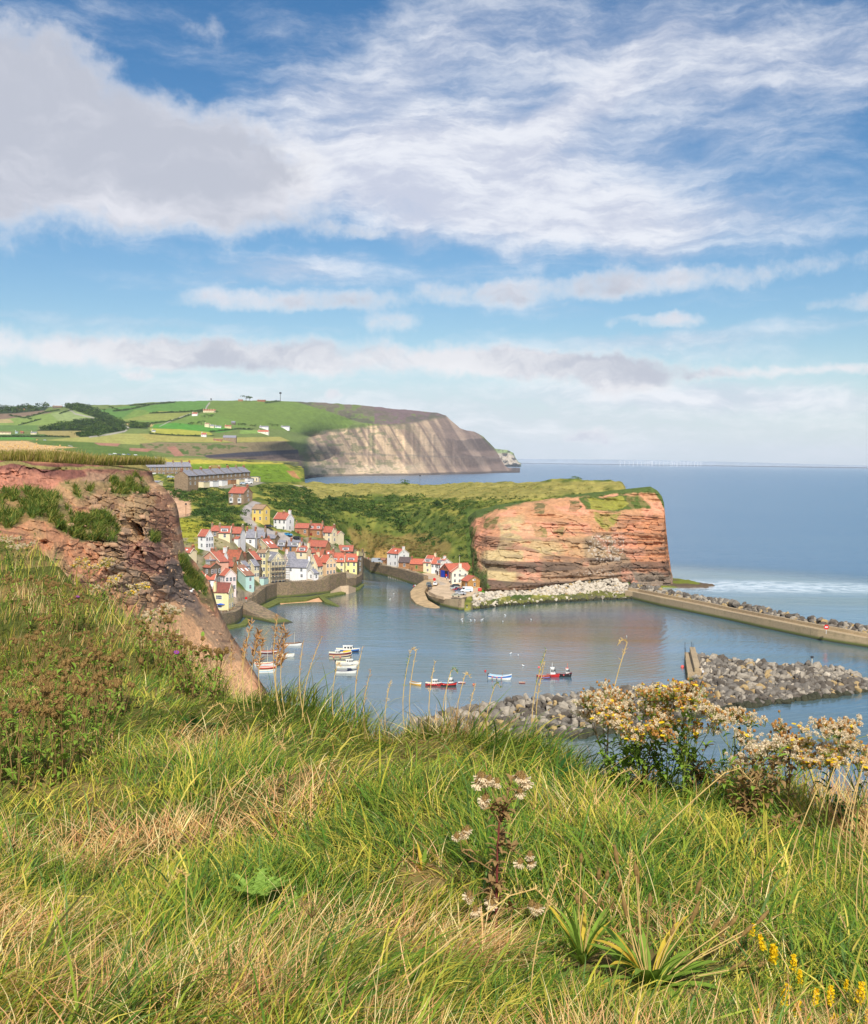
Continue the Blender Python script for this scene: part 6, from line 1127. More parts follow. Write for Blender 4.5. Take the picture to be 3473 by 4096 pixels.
boat(2001, 2716, 92, 'blue and white open fishing coble, alone in mid harbour', 'blue', 'white', 'sky', -14, mast=2.4, fend=3, outboard=1, foot='white', sheer=.8, h=.9)
boat(2089, 2732, 26, 'little round white and orange tub floating alone', 'orange', 'white', 'wood', 0, bm_=.7, h=.5, sheer=.1, cat='raft')
boat(2176, 2709, 58, 'dark workboat with pink buoys hung high on a gantry', 'maroon', 'orange', 'grey', -6, gantry=1, fend=2)
boat(2213, 2708, 52, 'red fishing boat with tall white wheelhouse, in the right-hand group', 'red', 'crimson', 'grey', -5, cabin=(.3, .64, 2.0), foot='crimson', fend=1, wheel=1, h=1.0)
boat(2256, 2706, 64, 'black fishing boat with orange roofed wheelhouse, rightmost of all', 'black', 'maroon', 'grey', -5, cabin=(.62, .82, 1.7), foot='black', fend=2, wheel=2, h=1.0)
boat(2182, 2714, 34, 'small blue skiff tied in front of the red fishing boat', 'blue', 'orange', 'wood', -6)
for X, Y, rr, lb in ((1895, 2738, .3, 'small red mooring buoy floating right of the orange raft'), (2730, 2668, .55, 'pink round buoy floating beside the breakwater wall'), (1942, 2684, .3, 'small dark red buoy left of the blue and white coble')):
    p_ = PZ(X, Y, .1); tag(MB().ball((0, 0, 0), rr, 10, 7).tube([(0, 0, rr * .9), (0, 0, rr * 1.25)], .05, 5).build('mooring_buoy', BC['pinkb' if rr > .4 else 'red'], loc=tuple(p_), smooth=True), lb, 'buoy')
# ------------------------------------------------------------------ cars and vans
TYRE = mat('tyre', (28, 28, 30), .9, .1); CGL = mat('car_glass', (38, 46, 54), .1, .1, 1, spec=.8); LAMPM = mat('headlight', (220, 222, 220), .2, .05)
CARM = {}
def car(X, Y, z, rz, label, c, kind='car', group='parked cars', D_=None, L_=None):
    o3 = P(X, Y, D_) if D_ else PZ(X, Y, z); T_ = thing({'car': 'parked_car', 'van': 'parked_van'}[kind], label, kind, o3, R(rz), group)
    if c not in CARM: CARM[c] = mat('car_paint', c, .3, .03, 1, spec=.6)
    if kind == 'car': L_, Wd, prof, gl = L_ or 4.2, 1.75, [(-.5, .35), (-.5, .85), (-.44, .98), (-.36, 1.4), (.08, 1.46), (.26, .98), (.47, .8), (.5, .55), (.5, .3)], (2, 6)
    else: L_, Wd, prof, gl = L_ or 5.4, 1.95, [(-.5, .35), (-.5, 2.1), (-.42, 2.35), (.2, 2.35), (.3, 2.2), (.4, 1.25), (.49, 1.0), (.5, .55), (.5, .3)], (3, 6)
    n = len(prof); a = MB(); v = []
    for s_ in (-1, 1): v += [(x * L_, s_ * Wd / 2 * (.86 if z_ > 1.0 else 1), z_) for x, z_ in prof]
    a.add(v, [tuple(range(n)), tuple(range(2 * n - 1, n - 1, -1))] + [(i, n + i, n + (i + 1) % n, (i + 1) % n) for i in range(n)]); b_ = a.build('body', CARM[c], T_); bm_fix(b_)
    g_ = MB(); e = .012
    if kind == 'car':
        for s_ in (-1, 1):
            y = s_ * (Wd / 2 * .9 + .03); g_.add([(-.40 * L_, y * 1.02, 1.0), (.22 * L_, y * 1.02, 1.0), (.07 * L_, y * .97, 1.38), (-.34 * L_, y * .97, 1.34)], [(0, 1, 2, 3), (3, 2, 1, 0)])
        for x0, z0, x1, z1 in ((.25, 1.01, .09, 1.43), (-.435, 1.0, -.365, 1.37)):
            sx = e * (1 if x0 > 0 else -1) * 2; g_.add([(x0 * L_ + sx, -Wd * .4, z0 + e), (x0 * L_ + sx, Wd * .4, z0 + e), (x1 * L_ + sx, Wd * .36, z1 + e), (x1 * L_ + sx, -Wd * .36, z1 + e)], [(0, 1, 2, 3), (3, 2, 1, 0)])
    else:
        for s_ in (-1, 1):
            y = s_ * (Wd / 2 * .88); g_.add([(.16 * L_, y * 1.02, 1.3), (.38 * L_, y * 1.02, 1.3), (.3 * L_, y, 2.0), (.16 * L_, y, 2.05)], [(0, 1, 2, 3), (3, 2, 1, 0)])
        g_.add([(.40 * L_ + .03, -Wd * .4, 1.3), (.40 * L_ + .03, Wd * .4, 1.3), (.31 * L_ + .03, Wd * .36, 2.14), (.31 * L_ + .03, -Wd * .36, 2.14)], [(0, 1, 2, 3), (3, 2, 1, 0)])
    g_.build('windows', CGL, T_)
    for x in (-.3, .31):
        for s_ in (-1, 1): MB().tube([(x * L_, s_ * (Wd / 2 - .1), .32), (x * L_, s_ * (Wd / 2 + .04), .32)], .32, 12).build('wheel', TYRE, T_)
    for s_ in (-1, 1): MB().box(L_ / 2 - .02, L_ / 2 + .03, s_ * Wd * .36 - .15, s_ * Wd * .36 + .15, .62, .78).build('headlight', LAMPM, T_)
    return T_
Q = 3.62
car(1742, 2340, Q, 84, 'white car seen from behind near the red lifebuoy sign', (222, 222, 220)); car(1720, 2351, Q, 84, 'dark pickup-like car at the inner corner of the quay', (60, 62, 66)); car(1716, 2341, Q, 80, 'grey-green car just behind the dark one on the quay', (110, 118, 112))
car(1820, 2349, Q, -158, 'black car at the top of the parked row by the white gable', (38, 40, 44)); car(1820, 2358, Q, -158, 'silver car second in the parked row on the quay', (176, 182, 178)); car(1830, 2363, Q, -160, 'dark red car third in the parked row on the quay', (156, 46, 48)); car(1838, 2368, Q, -160, 'dark blue car fourth in the parked row on the quay', (52, 66, 96))
v_ = car(1866, 2368, Q, -172, 'white van with blue side stripe in front of the orange stone building', (222, 224, 222), 'van'); MB().box(-1.9, .6, .985, .995, 1.0, 1.35).box(-1.9, .6, -.995, -.985, 1.0, 1.35).build('side_stripe', BC['sky'], v_)
car(1843, 2378, Q, -14, 'silver people carrier on the quay, between the white van and small hatchback', (170, 174, 180), L_=4.7); car(1825, 2387, Q, -10, 'small champagne coloured hatchback nearest the quay edge', (178, 172, 150), L_=3.9)
car(1508, 2250, 6.4, -8, 'silver grey van parked on the lane by the stream', (160, 166, 172), 'van'); car(1153, 2143, 0, -35, 'bright blue car parked below the tall white house', (44, 140, 186), D_=vD(1153, 2143) - .5); car(1190, 2157, 0, -30, 'black car on the lane in front of the stone pair', (44, 48, 52), D_=vD(1190, 2157) - .5); car(1076, 2110, 0, -28, 'dark car parked left of the tall white house', (54, 56, 60), D_=vD(1076, 2110) - 1)
for X, Y, lb, c in ((803, 1950, 'white car in front of the left part of the lower terrace', (220, 220, 220)), (996, 1935, 'white car at the right end of the lower terrace', (222, 222, 222)), (974, 1938, 'pale blue car beside the white one on the lower terrace', (170, 186, 200)), (683, 1912, 'silver car between the two stone terraces', (160, 170, 180)), (720, 1906, 'red car behind the first house of the lower terrace', (150, 60, 56))): car(X, Y, 0, 10 + X % 20, lb, c, D_=float(np.interp(X, [680, 720, 1040], [632, 640, 640])) - 6)
for i, (X, Y, c) in enumerate([(442, 1820, (170, 180, 190)), (460, 1817, (230, 230, 230)), (477, 1820, (60, 70, 80)), (496, 1820, (210, 214, 218)), (515, 1820, (80, 110, 150)), (543, 1822, (235, 235, 235)), (180, 1762, (210, 214, 220))]):
    car(X, Y, 0, -5 + 7 * i, ['silver-blue car at the left of the clifftop field row', 'white car second in the clifftop field row', 'dark car third in the clifftop field row', 'pale car fourth in the clifftop field row', 'blue car fifth in the clifftop field row', 'white car alone at the right of the clifftop field row', 'pale car alone on the track above the bale field'][i], c, D_=hillD(X, Y) * .992)
# ------------------------------------------------------------------ round bales
BALE = mat('straw', (206, 172, 112), .95, .2, 3, bump=.4); bme = MB().tube([(0, -.7, .8), (0, .7, .8)], .85, 14).mesh('round_bale', BALE)
br_ = random.Random(4); bl = [(32, 1774), (3, 1783), (10, 1788), (17, 1790), (26, 1798), (35, 1788), (43, 1788), (60, 1782), (52, 1791), (73, 1785), (74, 1791), (87, 1784), (86, 1793), (98, 1791), (105, 1777), (111, 1783), (114, 1788), (107, 1793), (146, 1776), (140, 1788), (138, 1793), (152, 1785), (150, 1790), (158, 1795), (181, 1785), (204, 1789), (197, 1794), (226, 1790), (241, 1785), (261, 1791), (251, 1804), (215, 1805), (148, 1762), (88, 1768), (118, 1804)]
for X, Y in bl:
    d_ = hillD(X, Y) * .994; o = obj('round_bale', bme, None, tuple(P(X, Y, d_)), (0, 0, br_.uniform(0, 3))); o.scale = (1.15,) * 3; tag(o, 'one of the round straw bales scattered over the stubble field', 'bale', 'round bales on the stubble field')
# ------------------------------------------------------------------ wind farm
TW = mat('turbine_white', (232, 234, 236), .5, .02)
tw_me = MB().tube([(0, 0, 0), (0, 0, 80)], [3.2, 2.2], 8).mesh('tower', TW); nac = MB().box(-2, 2, -5, 5, 78.5, 82.5).mesh('nacelle', TW)
def blade_me():
    a = MB(); a.ball((0, -6, 0), 2.4, 8, 5)
    for k in range(3):
        an = 2 * math.pi * k / 3; c, s = math.cos(an), math.sin(an); q_ = [(-1.6, 2), (1.8, 3), (1.5, 22), (.6, 45), (-.4, 45), (-1.2, 20)]; v = [(x * c + z * s, -6 - .4, -x * s + z * c) for x, z in q_] + [(x * c + z * s, -6 + .5, -x * s + z * c) for x, z in q_]; a.add(v, [tuple(range(6)), tuple(range(11, 5, -1))] + [(i, 6 + i, 6 + (i + 1) % 6, (i + 1) % 6) for i in range(6)])
    return a.mesh('rotor', TW)
rot_me = blade_me()
for i, X in enumerate([2481, 2499, 2517, 2533, 2550, 2566, 2581, 2591, 2597, 2607, 2610, 2624, 2639, 2655, 2669, 2684, 2690, 2698, 2706, 2711, 2721, 2736, 2751, 2764, 2778, 2791, 2804]):
    D_ = 17500 + (i % 3) * 1500 + 300 * (i % 5); o3 = P(X, YH(X) + 60 * F / D_, D_); T_ = thing('wind_turbine', 'white wind turbine in the row far out on the horizon', 'wind turbine', (o3[0], o3[1], 0), 0, 'wind turbines along the horizon'); k_ = 1.02
    T_.scale = (k_,) * 3; obj('tower', tw_me, T_); nc__ = obj('nacelle', nac, T_); r2 = obj('rotor', rot_me, nc__); r2.location = (0, 0, 80.5); r2.rotation_euler = (0, R(17 * i % 120), 0)
# mast on the hill, poles, lamp and flag posts
def pole(X, Y, hpx, D_, label, r_=.09, z=None, cat='pole', name='pole', m=None):
    o3 = P(X, Y, D_) if z is None else PZ(X, Y, z); D_ = o3[1]; h_ = hpx * D_ / F; T_ = thing(name, label, cat, o3); MB().tube([(0, 0, -1), (0, 0, h_)], [r_ * 1.2, r_ * .8], 6).build('shaft', m or GREYM, T_); MB().box(-r_ * 3, r_ * 3, -r_ * 2, r_ * 2, h_ - r_ * 5, h_).build('cap', DARKM, T_); return T_
pole(1122, 1605, 36, hillD(1122, 1604), 'tall radio mast on the hilltop', 1.2, name='radio_mast', cat='mast'); pole(845, 1606, 12, hillD(845, 1606), 'short mast at the top of the hill lane', .8, name='radio_mast', cat='mast')
pole(1680, 1946, 46, 752, 'lone pole on the crest of the headland', .16); pole(1590, 2267, 66, 0, 'dark pole in front of the white detached house', .09, 6.0, m=DARKM); pole(1838, 2268, 48, 460, 'tall pale flagpole rising behind the harbour house gable', .09, name='flagpole', cat='flagpole', m=CREAMP)
pole(3248, 2656, 32, 0, 'thin marker post on top of the boulder mound', .12, 3.4, name='marker_post', cat='post', m=CREAMP); pole(908, 1880, 24, 800, 'thin telegraph pole on the green slope behind the terrace', .15); pole(744, 2058, 45, 518, 'wooden telegraph pole in front of the bare rock outcrop', .14, m=BC['wood']); pole(1868, 2440, 20, 0, 'white marker post at the foot of the quay', .1, 0, name='marker_post', cat='post', m=FRAME)
def lifebuoy(X, Y, z, s_, label):
    o3 = PZ(X, Y, z); T_ = thing('lifebuoy_stand', label, 'lifebuoy'); T_.location = tuple(o3); MB().box(-.05, .05, -.05, .05, 0, 1.3 * s_).build('post', FRAME, T_)
    b_ = MB().tube([(0, -.1, 1.75 * s_), (0, .06, 1.75 * s_)], .62 * s_, 16).build('housing', REDP, T_); a = MB()
    if 'pier' in label:
        for k in range(3): a.box(-.38 * s_ + k * .26 * s_, -.38 * s_ + k * .26 * s_ + .2 * s_, -.14, -.1, 1.6 * s_, 1.92 * s_)
        a.build('white_lettering', FRAME, b_)
    return T_
lifebuoy(1738, 2334, 3.6, 1.1, 'round red lifebuoy housing on a post behind the white car'); lifebuoy(3305, 2536, 2.9, 1.35, 'round red lifebuoy housing with white lettering on the pier'); lifebuoy(985, 2407, 4.8, .8, 'small red lifebuoy by the railings above the pub slipway')
sk = thing('skip', 'small red box standing where the quay meets the white boulders', 'box', PZ(1920, 2364, 3.9)); MB().box(-.8, .8, -.5, .5, 0, 1.1).build('box', REDP, sk); MB().box(-.85, .85, -.55, .55, 1.1, 1.22).box(-.5, .5, -.56, -.5, .3, .8).build('lid', BC['pinkb'], sk)
# railings round the pub terrace and along the road by the stream
def rail(pts, z, label, n=14, hh=1.1, m=DARKM):
    w_ = np.array([PZ(x, y, zz) for (x, y), zz in zip(pts, np.broadcast_to(z, len(pts)))]); w_ = densify(w_, max(1, n // (len(pts) - 1))); T_ = thing('railing', label, 'railing', w_[0]); w_ = w_ - w_[0]
    a = MB()
    for p_ in w_: a.tube([p_, p_ + [0, 0, hh]], .045, 5)
    a.build('posts', m, T_); MB().tube([tuple(p_ + [0, 0, hh]) for p_ in w_], .035, 5).tube([tuple(p_ + [0, 0, hh * .55]) for p_ in w_], .03, 5).build('rails', m, T_)
rail([(870, 2457), (905, 2453), (940, 2447), (960, 2435), (965, 2418), (945, 2400)], 3.9, 'dark railing round the edge of the pub terrace', 30); rail([(1452, 2230), (1530, 2260), (1600, 2277), (1694, 2304)], [6.2, 6.0, 5.2, 4.4], 'pale railing along the road above the stream wall', 36, 1.0, BC['cream']); rail([(1108, 2336), (1160, 2331), (1222, 2330)], [4.9, 5.2, 5.6], 'thin railing on top of the tall ashlar harbour wall', 16); rail([(966, 2404), (1005, 2392), (1030, 2376)], 4.9, 'dark railing beside the red lifebuoy above the slipway', 12)
# pub tables
for k, (X, Y) in enumerate([(925, 2446), (938, 2438), (900, 2450), (872, 2450), (950, 2425)]):
    T_ = thing('picnic_table', 'dark wooden picnic table on the terrace of the yellow pub', 'table', PZ(X, Y, 3.95), .3 * k, 'picnic tables on the pub terrace'); MB().box(-.8, .8, -.4, .4, .7, .76).build('tabletop', BC['wood'], T_)
    for s_ in (-1, 1): MB().box(-.8, .8, s_ * .75 - .14, s_ * .75 + .14, .42, .46).build('bench', BC['wood'], T_); MB().box(s_ * .6 - .04, s_ * .6 + .04, -.7, .7, 0, .42).box(s_ * .6 - .04, s_ * .6 + .04, -.06, .06, .4, .7).build('leg', BC['wood'], T_)
# ------------------------------------------------------------------ people and gulls
SKIN = mat('skin', (206, 158, 130), .6, .05); HAIR = mat('hair', (70, 52, 40), .8, .1); TROU = mat('dark_trousers', (48, 54, 70), .85, .1)
def skinned(nodes, edges, name):
    me = bpy.data.meshes.new(name); me.from_pydata([n_[:3] for n_ in nodes], edges, []); o = bpy.data.objects.new(name, me); COL.objects.link(o); o.modifiers.new('s', 'SKIN'); 
    sv = me.skin_vertices[0].data
    for i, n_ in enumerate(nodes): sv[i].radius = (n_[3], n_[3]); sv[i].use_root = (i == 0)
    o.modifiers.new('u', 'SUBSURF').levels = 1; dg = bpy.context.evaluated_depsgraph_get(); dg.update(); ev = o.evaluated_get(dg); m2 = bpy.data.meshes.new_from_object(ev); bpy.data.objects.remove(o); return m2
def person_mesh(sit=False, top_=None):
    if sit: hip = .12; kn = [( .1, -.42, .16), (.1, -.5, -.25)]
    else: hip = .92; kn = [(.1, -.03, .5), (.1, .02, .08)]
    N_ = [(0, 0, hip, .13), (0, -.01, hip + .25, .14), (0, -.02, hip + .48, .15), (0, -.01, hip + .58, .06), (0, -.03, hip + .72, .10), (0, -.03, hip + .8, .08)]; E = [(0, 1), (1, 2), (2, 3), (3, 4), (4, 5)]
    for s_ in (-1, 1):
        b = len(N_); N_ += [(s_ * .1, 0, hip - .04, .09), (s_ * kn[0][0], kn[0][1], kn[0][2], .065), (s_ * kn[1][0], kn[1][1], kn[1][2], .045), (s_ * kn[1][0], kn[1][1] - .14, kn[1][2] - .04, .04)]; E += [(0, b), (b, b + 1), (b + 1, b + 2), (b + 2, b + 3)]
        b = len(N_); N_ += [(s_ * .19, 0, hip + .5, .06), (s_ * .24, -.02, hip + .24, .045), (s_ * .2, -.2, hip + .06, .035), (s_ * .18, -.28, hip + .05, .03)]; E += [(2, b), (b, b + 1), (b + 1, b + 2), (b + 2, b + 3)]
    me = skinned(N_, E, 'body'); me.materials.clear()
    for m in (SKIN, top_, TROU): me.materials.append(m)
    for p_ in me.polygons: z = p_.center.z - hip; y = p_.center.y; p_.material_index = 0 if z > .6 or (abs(p_.center.x) > .15 and y < -.2 and z > -.05) else (1 if z > .02 else 2)
    return me
def person(X, Y, z, label, top_c, sit=False, rz=0, D_=None):
    tm = mat('clothing', top_c, .85, .1); o3 = P(X, Y, D_) if D_ else PZ(X, Y, z); T_ = obj('person', person_mesh(sit, tm), None, tuple(o3), (0, 0, rz)); tag(T_, label, 'person'); T_.location.z += .02; hip = .12 if sit else .92
    MB().ball((0, .0, hip + .79), .115, 8, 6, sc=(1, 1, .85)).build('hair', HAIR, T_, smooth=True); return T_
person(1655, 2348, 2.5, 'person in red top sitting on the edge of the slipway, left of the pair', (190, 60, 60), True, -.6); person(1661, 2345, 2.6, 'person in white top sitting on the edge of the slipway, right of the pair', (220, 220, 220), True, -.6)
person(1798, 2332, 3.7, 'person in pale top standing beside the harbour house corner', (214, 210, 200), False, .4); person(1803, 2336, 3.7, 'person in dark jacket walking past the harbour house corner', (60, 60, 70), False, .8); person(1787, 2320, 3.9, 'person standing at the open lifeboat station doors', (200, 206, 214), False, 0); person(1712, 2290, 4.6, 'person in white shirt standing in front of the cream cottage', (224, 224, 224), False, .3)
person(1562, 2262, 6.0, 'person in grey top standing by the white detached house', (140, 140, 150)); person(1648, 2282, 5.3, 'person standing by the stone cottage with green windows', (100, 60, 60)); person(2800, 2688, 2.45, 'person in dark jacket standing on the breakwater wall', (50, 50, 60), False, .4); person(2812, 2692, 2.45, 'person in white top sitting beside the one in the dark jacket', (220, 220, 220), True, -.4); person(1474, 2242, 6.5, 'person in red top on the lane left of the silver van', (180, 60, 70))
GW = mat('gull_white', (232, 232, 228), .7, .03); GG = mat('gull_grey', (150, 156, 164), .7, .03)
def gull_meshes():
    a = MB(); rings = [(-.24, .01, .17), (-.16, .06, .19), (-.02, .1, .2), (.1, .09, .23), (.16, .05, .3), (.2, .055, .37), (.26, .03, .37), (.32, .008, .35)]; a.tube([(x, 0, z) for x, r_, z in rings], [r_ for x, r_, z in rings], 8)
    w = MB(); w.add([(.1, .08, .26), (.1, -.08, .26), (-.12, .11, .22), (-.12, -.11, .22), (-.32, .04, .2), (-.32, -.04, .2), (0, .02, .31), (-.2, 0, .26)], [(0, 2, 7, 6), (1, 6, 7, 3), (2, 4, 7), (3, 7, 5), (4, 5, 7), (0, 6, 1)])
    l = MB(); [l.tube([(0, y, 0), (0, y, .14)], .012, 4) for y in (-.04, .04)]; return a.mesh('body', GW), w.mesh('wings', GG), l.mesh('legs', ORNG), MB().tube([(.31, 0, .355), (.38, 0, .34)], [.014, .004], 5).mesh('beak', BC['yellow'])
gm_ = gull_meshes()
def gull(p_, label, rz, s_=1.0, swim=False, group=None):
    b_ = obj('gull', gm_[0], None, tuple(p_), (0, 0, rz), s_); tag(b_, label, 'gull', group); obj('wings', gm_[1], b_); obj('beak', gm_[3], b_)
    if not swim: obj('legs', gm_[2], b_)
pg = P(773, 2372, 96); gull((pg[0], pg[1] - 1, pg[2]), 'white and grey gull standing on the bare slope of the near cliff', -.5, 1.25)
for i, (X, Y) in enumerate([(1847, 2480), (1850, 2490), (1884, 2484), (1900, 2484), (1925, 2484), (1930, 2481), (2012, 2490), (2022, 2464), (2125, 2481), (2097, 2426), (2042, 2618), (2074, 2626), (2094, 2667), (2507, 2549), (1575, 2378), (1560, 2400)]): gull(PZ(X, Y, -.13), 'small white gull floating on the harbour water', i * 1.3, 1.6, True, 'gulls afloat in the harbour')
# ------------------------------------------------------------------ foreground grass
LEAFM = mat('grass_blade', attr=True, rough=.62, var=.18, scale=6, spec=.18, trans=.38)
def blades(x, y, z, ln, wd, th, a0, a1, col, lv=5, tw=None, r_=None):
    """ribbons that lean and curl over in the direction th"""
    n = len(x); s = np.linspace(0, 1, lv); ang_ = a0[:, None] + a1[:, None] * s[None] ** 1.3; seg = ln[:, None] / (lv - 1)
    h = np.concatenate([np.zeros((n, 1)), np.cumsum(np.sin(ang_[:, :-1]) * seg, 1)], 1); v = np.concatenate([np.zeros((n, 1)), np.cumsum(np.cos(ang_[:, :-1]) * seg, 1)], 1)
    wob = (r_.random((n, 1)) - .5) * .5 * s[None] ** 2 * ln[:, None]
    cx = x[:, None] + h * np.cos(th)[:, None] - wob * np.sin(th)[:, None]; cy = y[:, None] + h * np.sin(th)[:, None] + wob * np.cos(th)[:, None]; cz = z[:, None] + v
    tw = (r_.random(n) - .5) * 1.6 if tw is None else tw; wx = -np.sin(th + tw); wy = np.cos(th + tw); wz = (r_.random(n) - .5) * .6
    prof = np.array([.75, 1, .9, .65, .12]) if lv == 5 else np.interp(s, [0, .3, .8, 1], [.7, 1, .6, .1]); hw = wd[:, None] / 2 * prof[None]
    Lp = np.stack([cx - wx[:, None] * hw, cy - wy[:, None] * hw, cz - wz[:, None] * hw], -1); Rp = np.stack([cx + wx[:, None] * hw, cy + wy[:, None] * hw, cz + wz[:, None] * hw], -1)
    V = np.stack([Lp, Rp], 2).reshape(n, lv * 2, 3); b = (np.arange(n) * lv * 2)[:, None]; f = np.concatenate([np.stack([b[:, 0] + 2 * i, b[:, 0] + 2 * i + 1, b[:, 0] + 2 * i + 3, b[:, 0] + 2 * i + 2], -1)[:, None] for i in range(lv - 1)], 1)
    c = np.repeat(col[:, None], lv * 2, 1); return V.reshape(-1, 3), f.reshape(-1, 4), c.reshape(-1, 3)
def hit(X, Y):
    d = np.exp(np.linspace(math.log(2.0), math.log(44), 500)); p = P(np.full(500, float(X)), np.full(500, float(Y)), d); g_ = fg_z(p[:, 0], p[:, 1]); k = np.argmax(p[:, 2] <= g_)
    return p[k] if p[k][2] <= g_[k] else (hit(X, Y + 30) if Y < 3400 else None)
def near_D(X, D): x = (X - 1736.5) / F * D; return np.array([x, D, float(fg_z(np.array([x]), np.array([D]))[0])])
gr_ = np.random.default_rng(21); NB = 400000
u_ = gr_.random(NB); Dn = 1 / (1 / 40 + u_ ** .92 * (1 / 2.45 - 1 / 40)); azs = np.tan((gr_.random(NB) - .5) * R(82)); bx, by = Dn * azs, Dn + gr_.normal(size=NB) * .03
s_ = by - np.interp(bx, EX, EY); keep = s_ < .7 + by * .05; bx, by, Dn = bx[keep], by[keep], Dn[keep]; NB = len(bx); bz = fg_z(bx, by) - .02
def c2a(l): return np.array([lin(np.array(c, float)) for c in l])
GRN = c2a([(126, 152, 48), (150, 170, 58), (92, 130, 44), (164, 178, 70), (118, 150, 76), (100, 140, 42)]); YEL = c2a([(200, 188, 76), (216, 198, 92), (184, 178, 62)]); STR = c2a([(236, 204, 132), (222, 178, 116), (238, 190, 136), (206, 150, 98), (242, 222, 158)]); DRK = c2a([(60, 84, 36), (84, 84, 40)])
pn = n2(bx, by, .8, 3, 301); pn2 = n2(bx, by, .28, 3, 303); pbig = n2(bx, by, 2.6, 3, 305)
straw = ss(pn, .50, .68) * .6 + .05
for X, Y, rx, ry, am in ((1700, 3520, .14, .16, 1.3), (1500, 3850, .40, .16, 1.2), (1830, 3900, .22, .12, .9), (450, 3420, .5, .22, .7), (200, 3750, .3, .15, .5), (700, 3330, .35, .15, .5), (3000, 3880, .3, .12, .6), (250, 4050, .4, .1, .6), (1050, 3000, .6, .3, .3), (3420, 3300, .25, .8, .8)):
    q_ = hit(X, Y); straw += am * np.exp(-((bx - q_[0]) / rx) ** 2 - ((by - q_[1]) / ry) ** 2)
for X, Y, rx, ry, am in ((1300, 3000, .8, .6, .8), (2200, 3500, .9, .8, .5), (3000, 3500, .7, .5, .7), (1000, 3700, .4, .2, .6), (150, 3150, .9, .4, .9), (3300, 4000, .5, .2, 1), (2500, 4050, .5, .2, .5)):
    q_ = hit(X, Y); straw -= am * np.exp(-((bx - q_[0]) / rx) ** 2 - ((by - q_[1]) / ry) ** 2)
straw = np.clip(straw, 0.04, .93); slope = ss(by, 9, 13)
rt = gr_.random(NB); isst = rt < straw; broad = (~isst) & (gr_.random(NB) < .035 + .10 * ss(pbig, .5, .65)); 
fieldth = 6.0 * n2(bx, by, 1.7, 2, 311) - 2.6 + 2.0 * (n2(bx, by, .5, 2, 315) - .5)
th = fieldth + gr_.normal(size=NB) * np.where(isst, 1.3, .75); tall = ss(n2(bx, by, .6, 2, 317), .45, .65)
edgeh = ss(by - np.interp(bx, EX, EY), -1.3, .1)
ln = np.where(broad, gr_.uniform(.20, .44, NB), np.where(isst, gr_.uniform(.10, .34, NB), gr_.uniform(.10, .28, NB))) * (1 + .25 * slope) * (.8 + .35 * tall) * (1 + .18 * edgeh)
up = np.clip(.10 + .85 * np.maximum(slope, edgeh * .8) + .25 * (tall - .5), 0, 1)
a0 = np.where(isst, gr_.uniform(.5, 1.5, NB), gr_.uniform(.3, 1.25, NB)) * (1.25 - up * .95); a1 = np.where(isst, gr_.uniform(.1, 1.0, NB), gr_.uniform(.6, 2.0, NB)) * (1.2 - .6 * up)
wd = np.where(broad, gr_.uniform(.004, .008, NB), np.where(isst, gr_.uniform(.0014, .0032, NB), gr_.uniform(.0012, .003, NB))) + .00036 * Dn
cg_ = GRN[gr_.integers(0, len(GRN), NB)] * .88; cy_ = YEL[gr_.integers(0, 3, NB)]; cs_ = STR[gr_.integers(0, 5, NB)]
yf = np.clip(ss(pn2, .45, .65) * .7 + slope * .35 + .22, 0, .9); colr = np.where(isst[:, None], cs_, np.where((gr_.random(NB) < yf * .6)[:, None], cy_, cg_)) * gr_.uniform(.75, 1.2, (NB, 1))
dk_ = gr_.random(NB) < .08; colr = np.where(dk_[:, None] & ~isst[:, None], DRK[gr_.integers(0, 2, NB)], colr)
for X, Y, rr in ((2620, 3930, .36), (2330, 3830, .24), (1985, 3700, .16), (3180, 4000, .12), (3330, 4060, .10), (1100, 3640, .16), (1690, 3480, .10), (2990, 3320, .16)):
    q_ = hit(X, Y); ln *= 1 - .84 * np.exp(-((bx - q_[0]) ** 2 + (by - q_[1] + .12) ** 2) / rr ** 2)
# brown herb patch on the left slope
hb = np.zeros(NB, bool); sX, sY, _ = proj(np.stack([bx, by, bz], -1)); hbp = inpoly(sX, sY, [(-300, 2430), (200, 2440), (430, 2580), (560, 2760), (520, 2950), (300, 3100), (-300, 3150)]); hb = hbp & (gr_.random(NB) < .18); colr = np.where(hb[:, None], c2a([(112, 96, 52), (84, 96, 44), (136, 104, 66)])[gr_.integers(0, 3, NB)], colr)
V_, F_, C_ = blades(bx, by, bz, ln, wd, th, a0, a1, colr, 5, None, gr_)
fs = isst.nonzero()[0]; m4 = np.zeros(NB, bool); m4[fs] = True; mv = np.repeat(m4, 10)
def sub(mask, name, label):
    mv = np.repeat(mask, 10); idx = np.cumsum(mv) - 1; ff = F_.reshape(NB, 4, 4)[mask].reshape(-1, 4); tag(obj(name, mesh(name, V_[mv], idx[ff], LEAFM, col=C_[mv])), label, 'grass', kind='stuff')
sub(~m4, 'grass', 'long green and yellow grass covering the clifftop'); sub(m4, 'dry_grass', 'flattened straw coloured dead grass among the green')
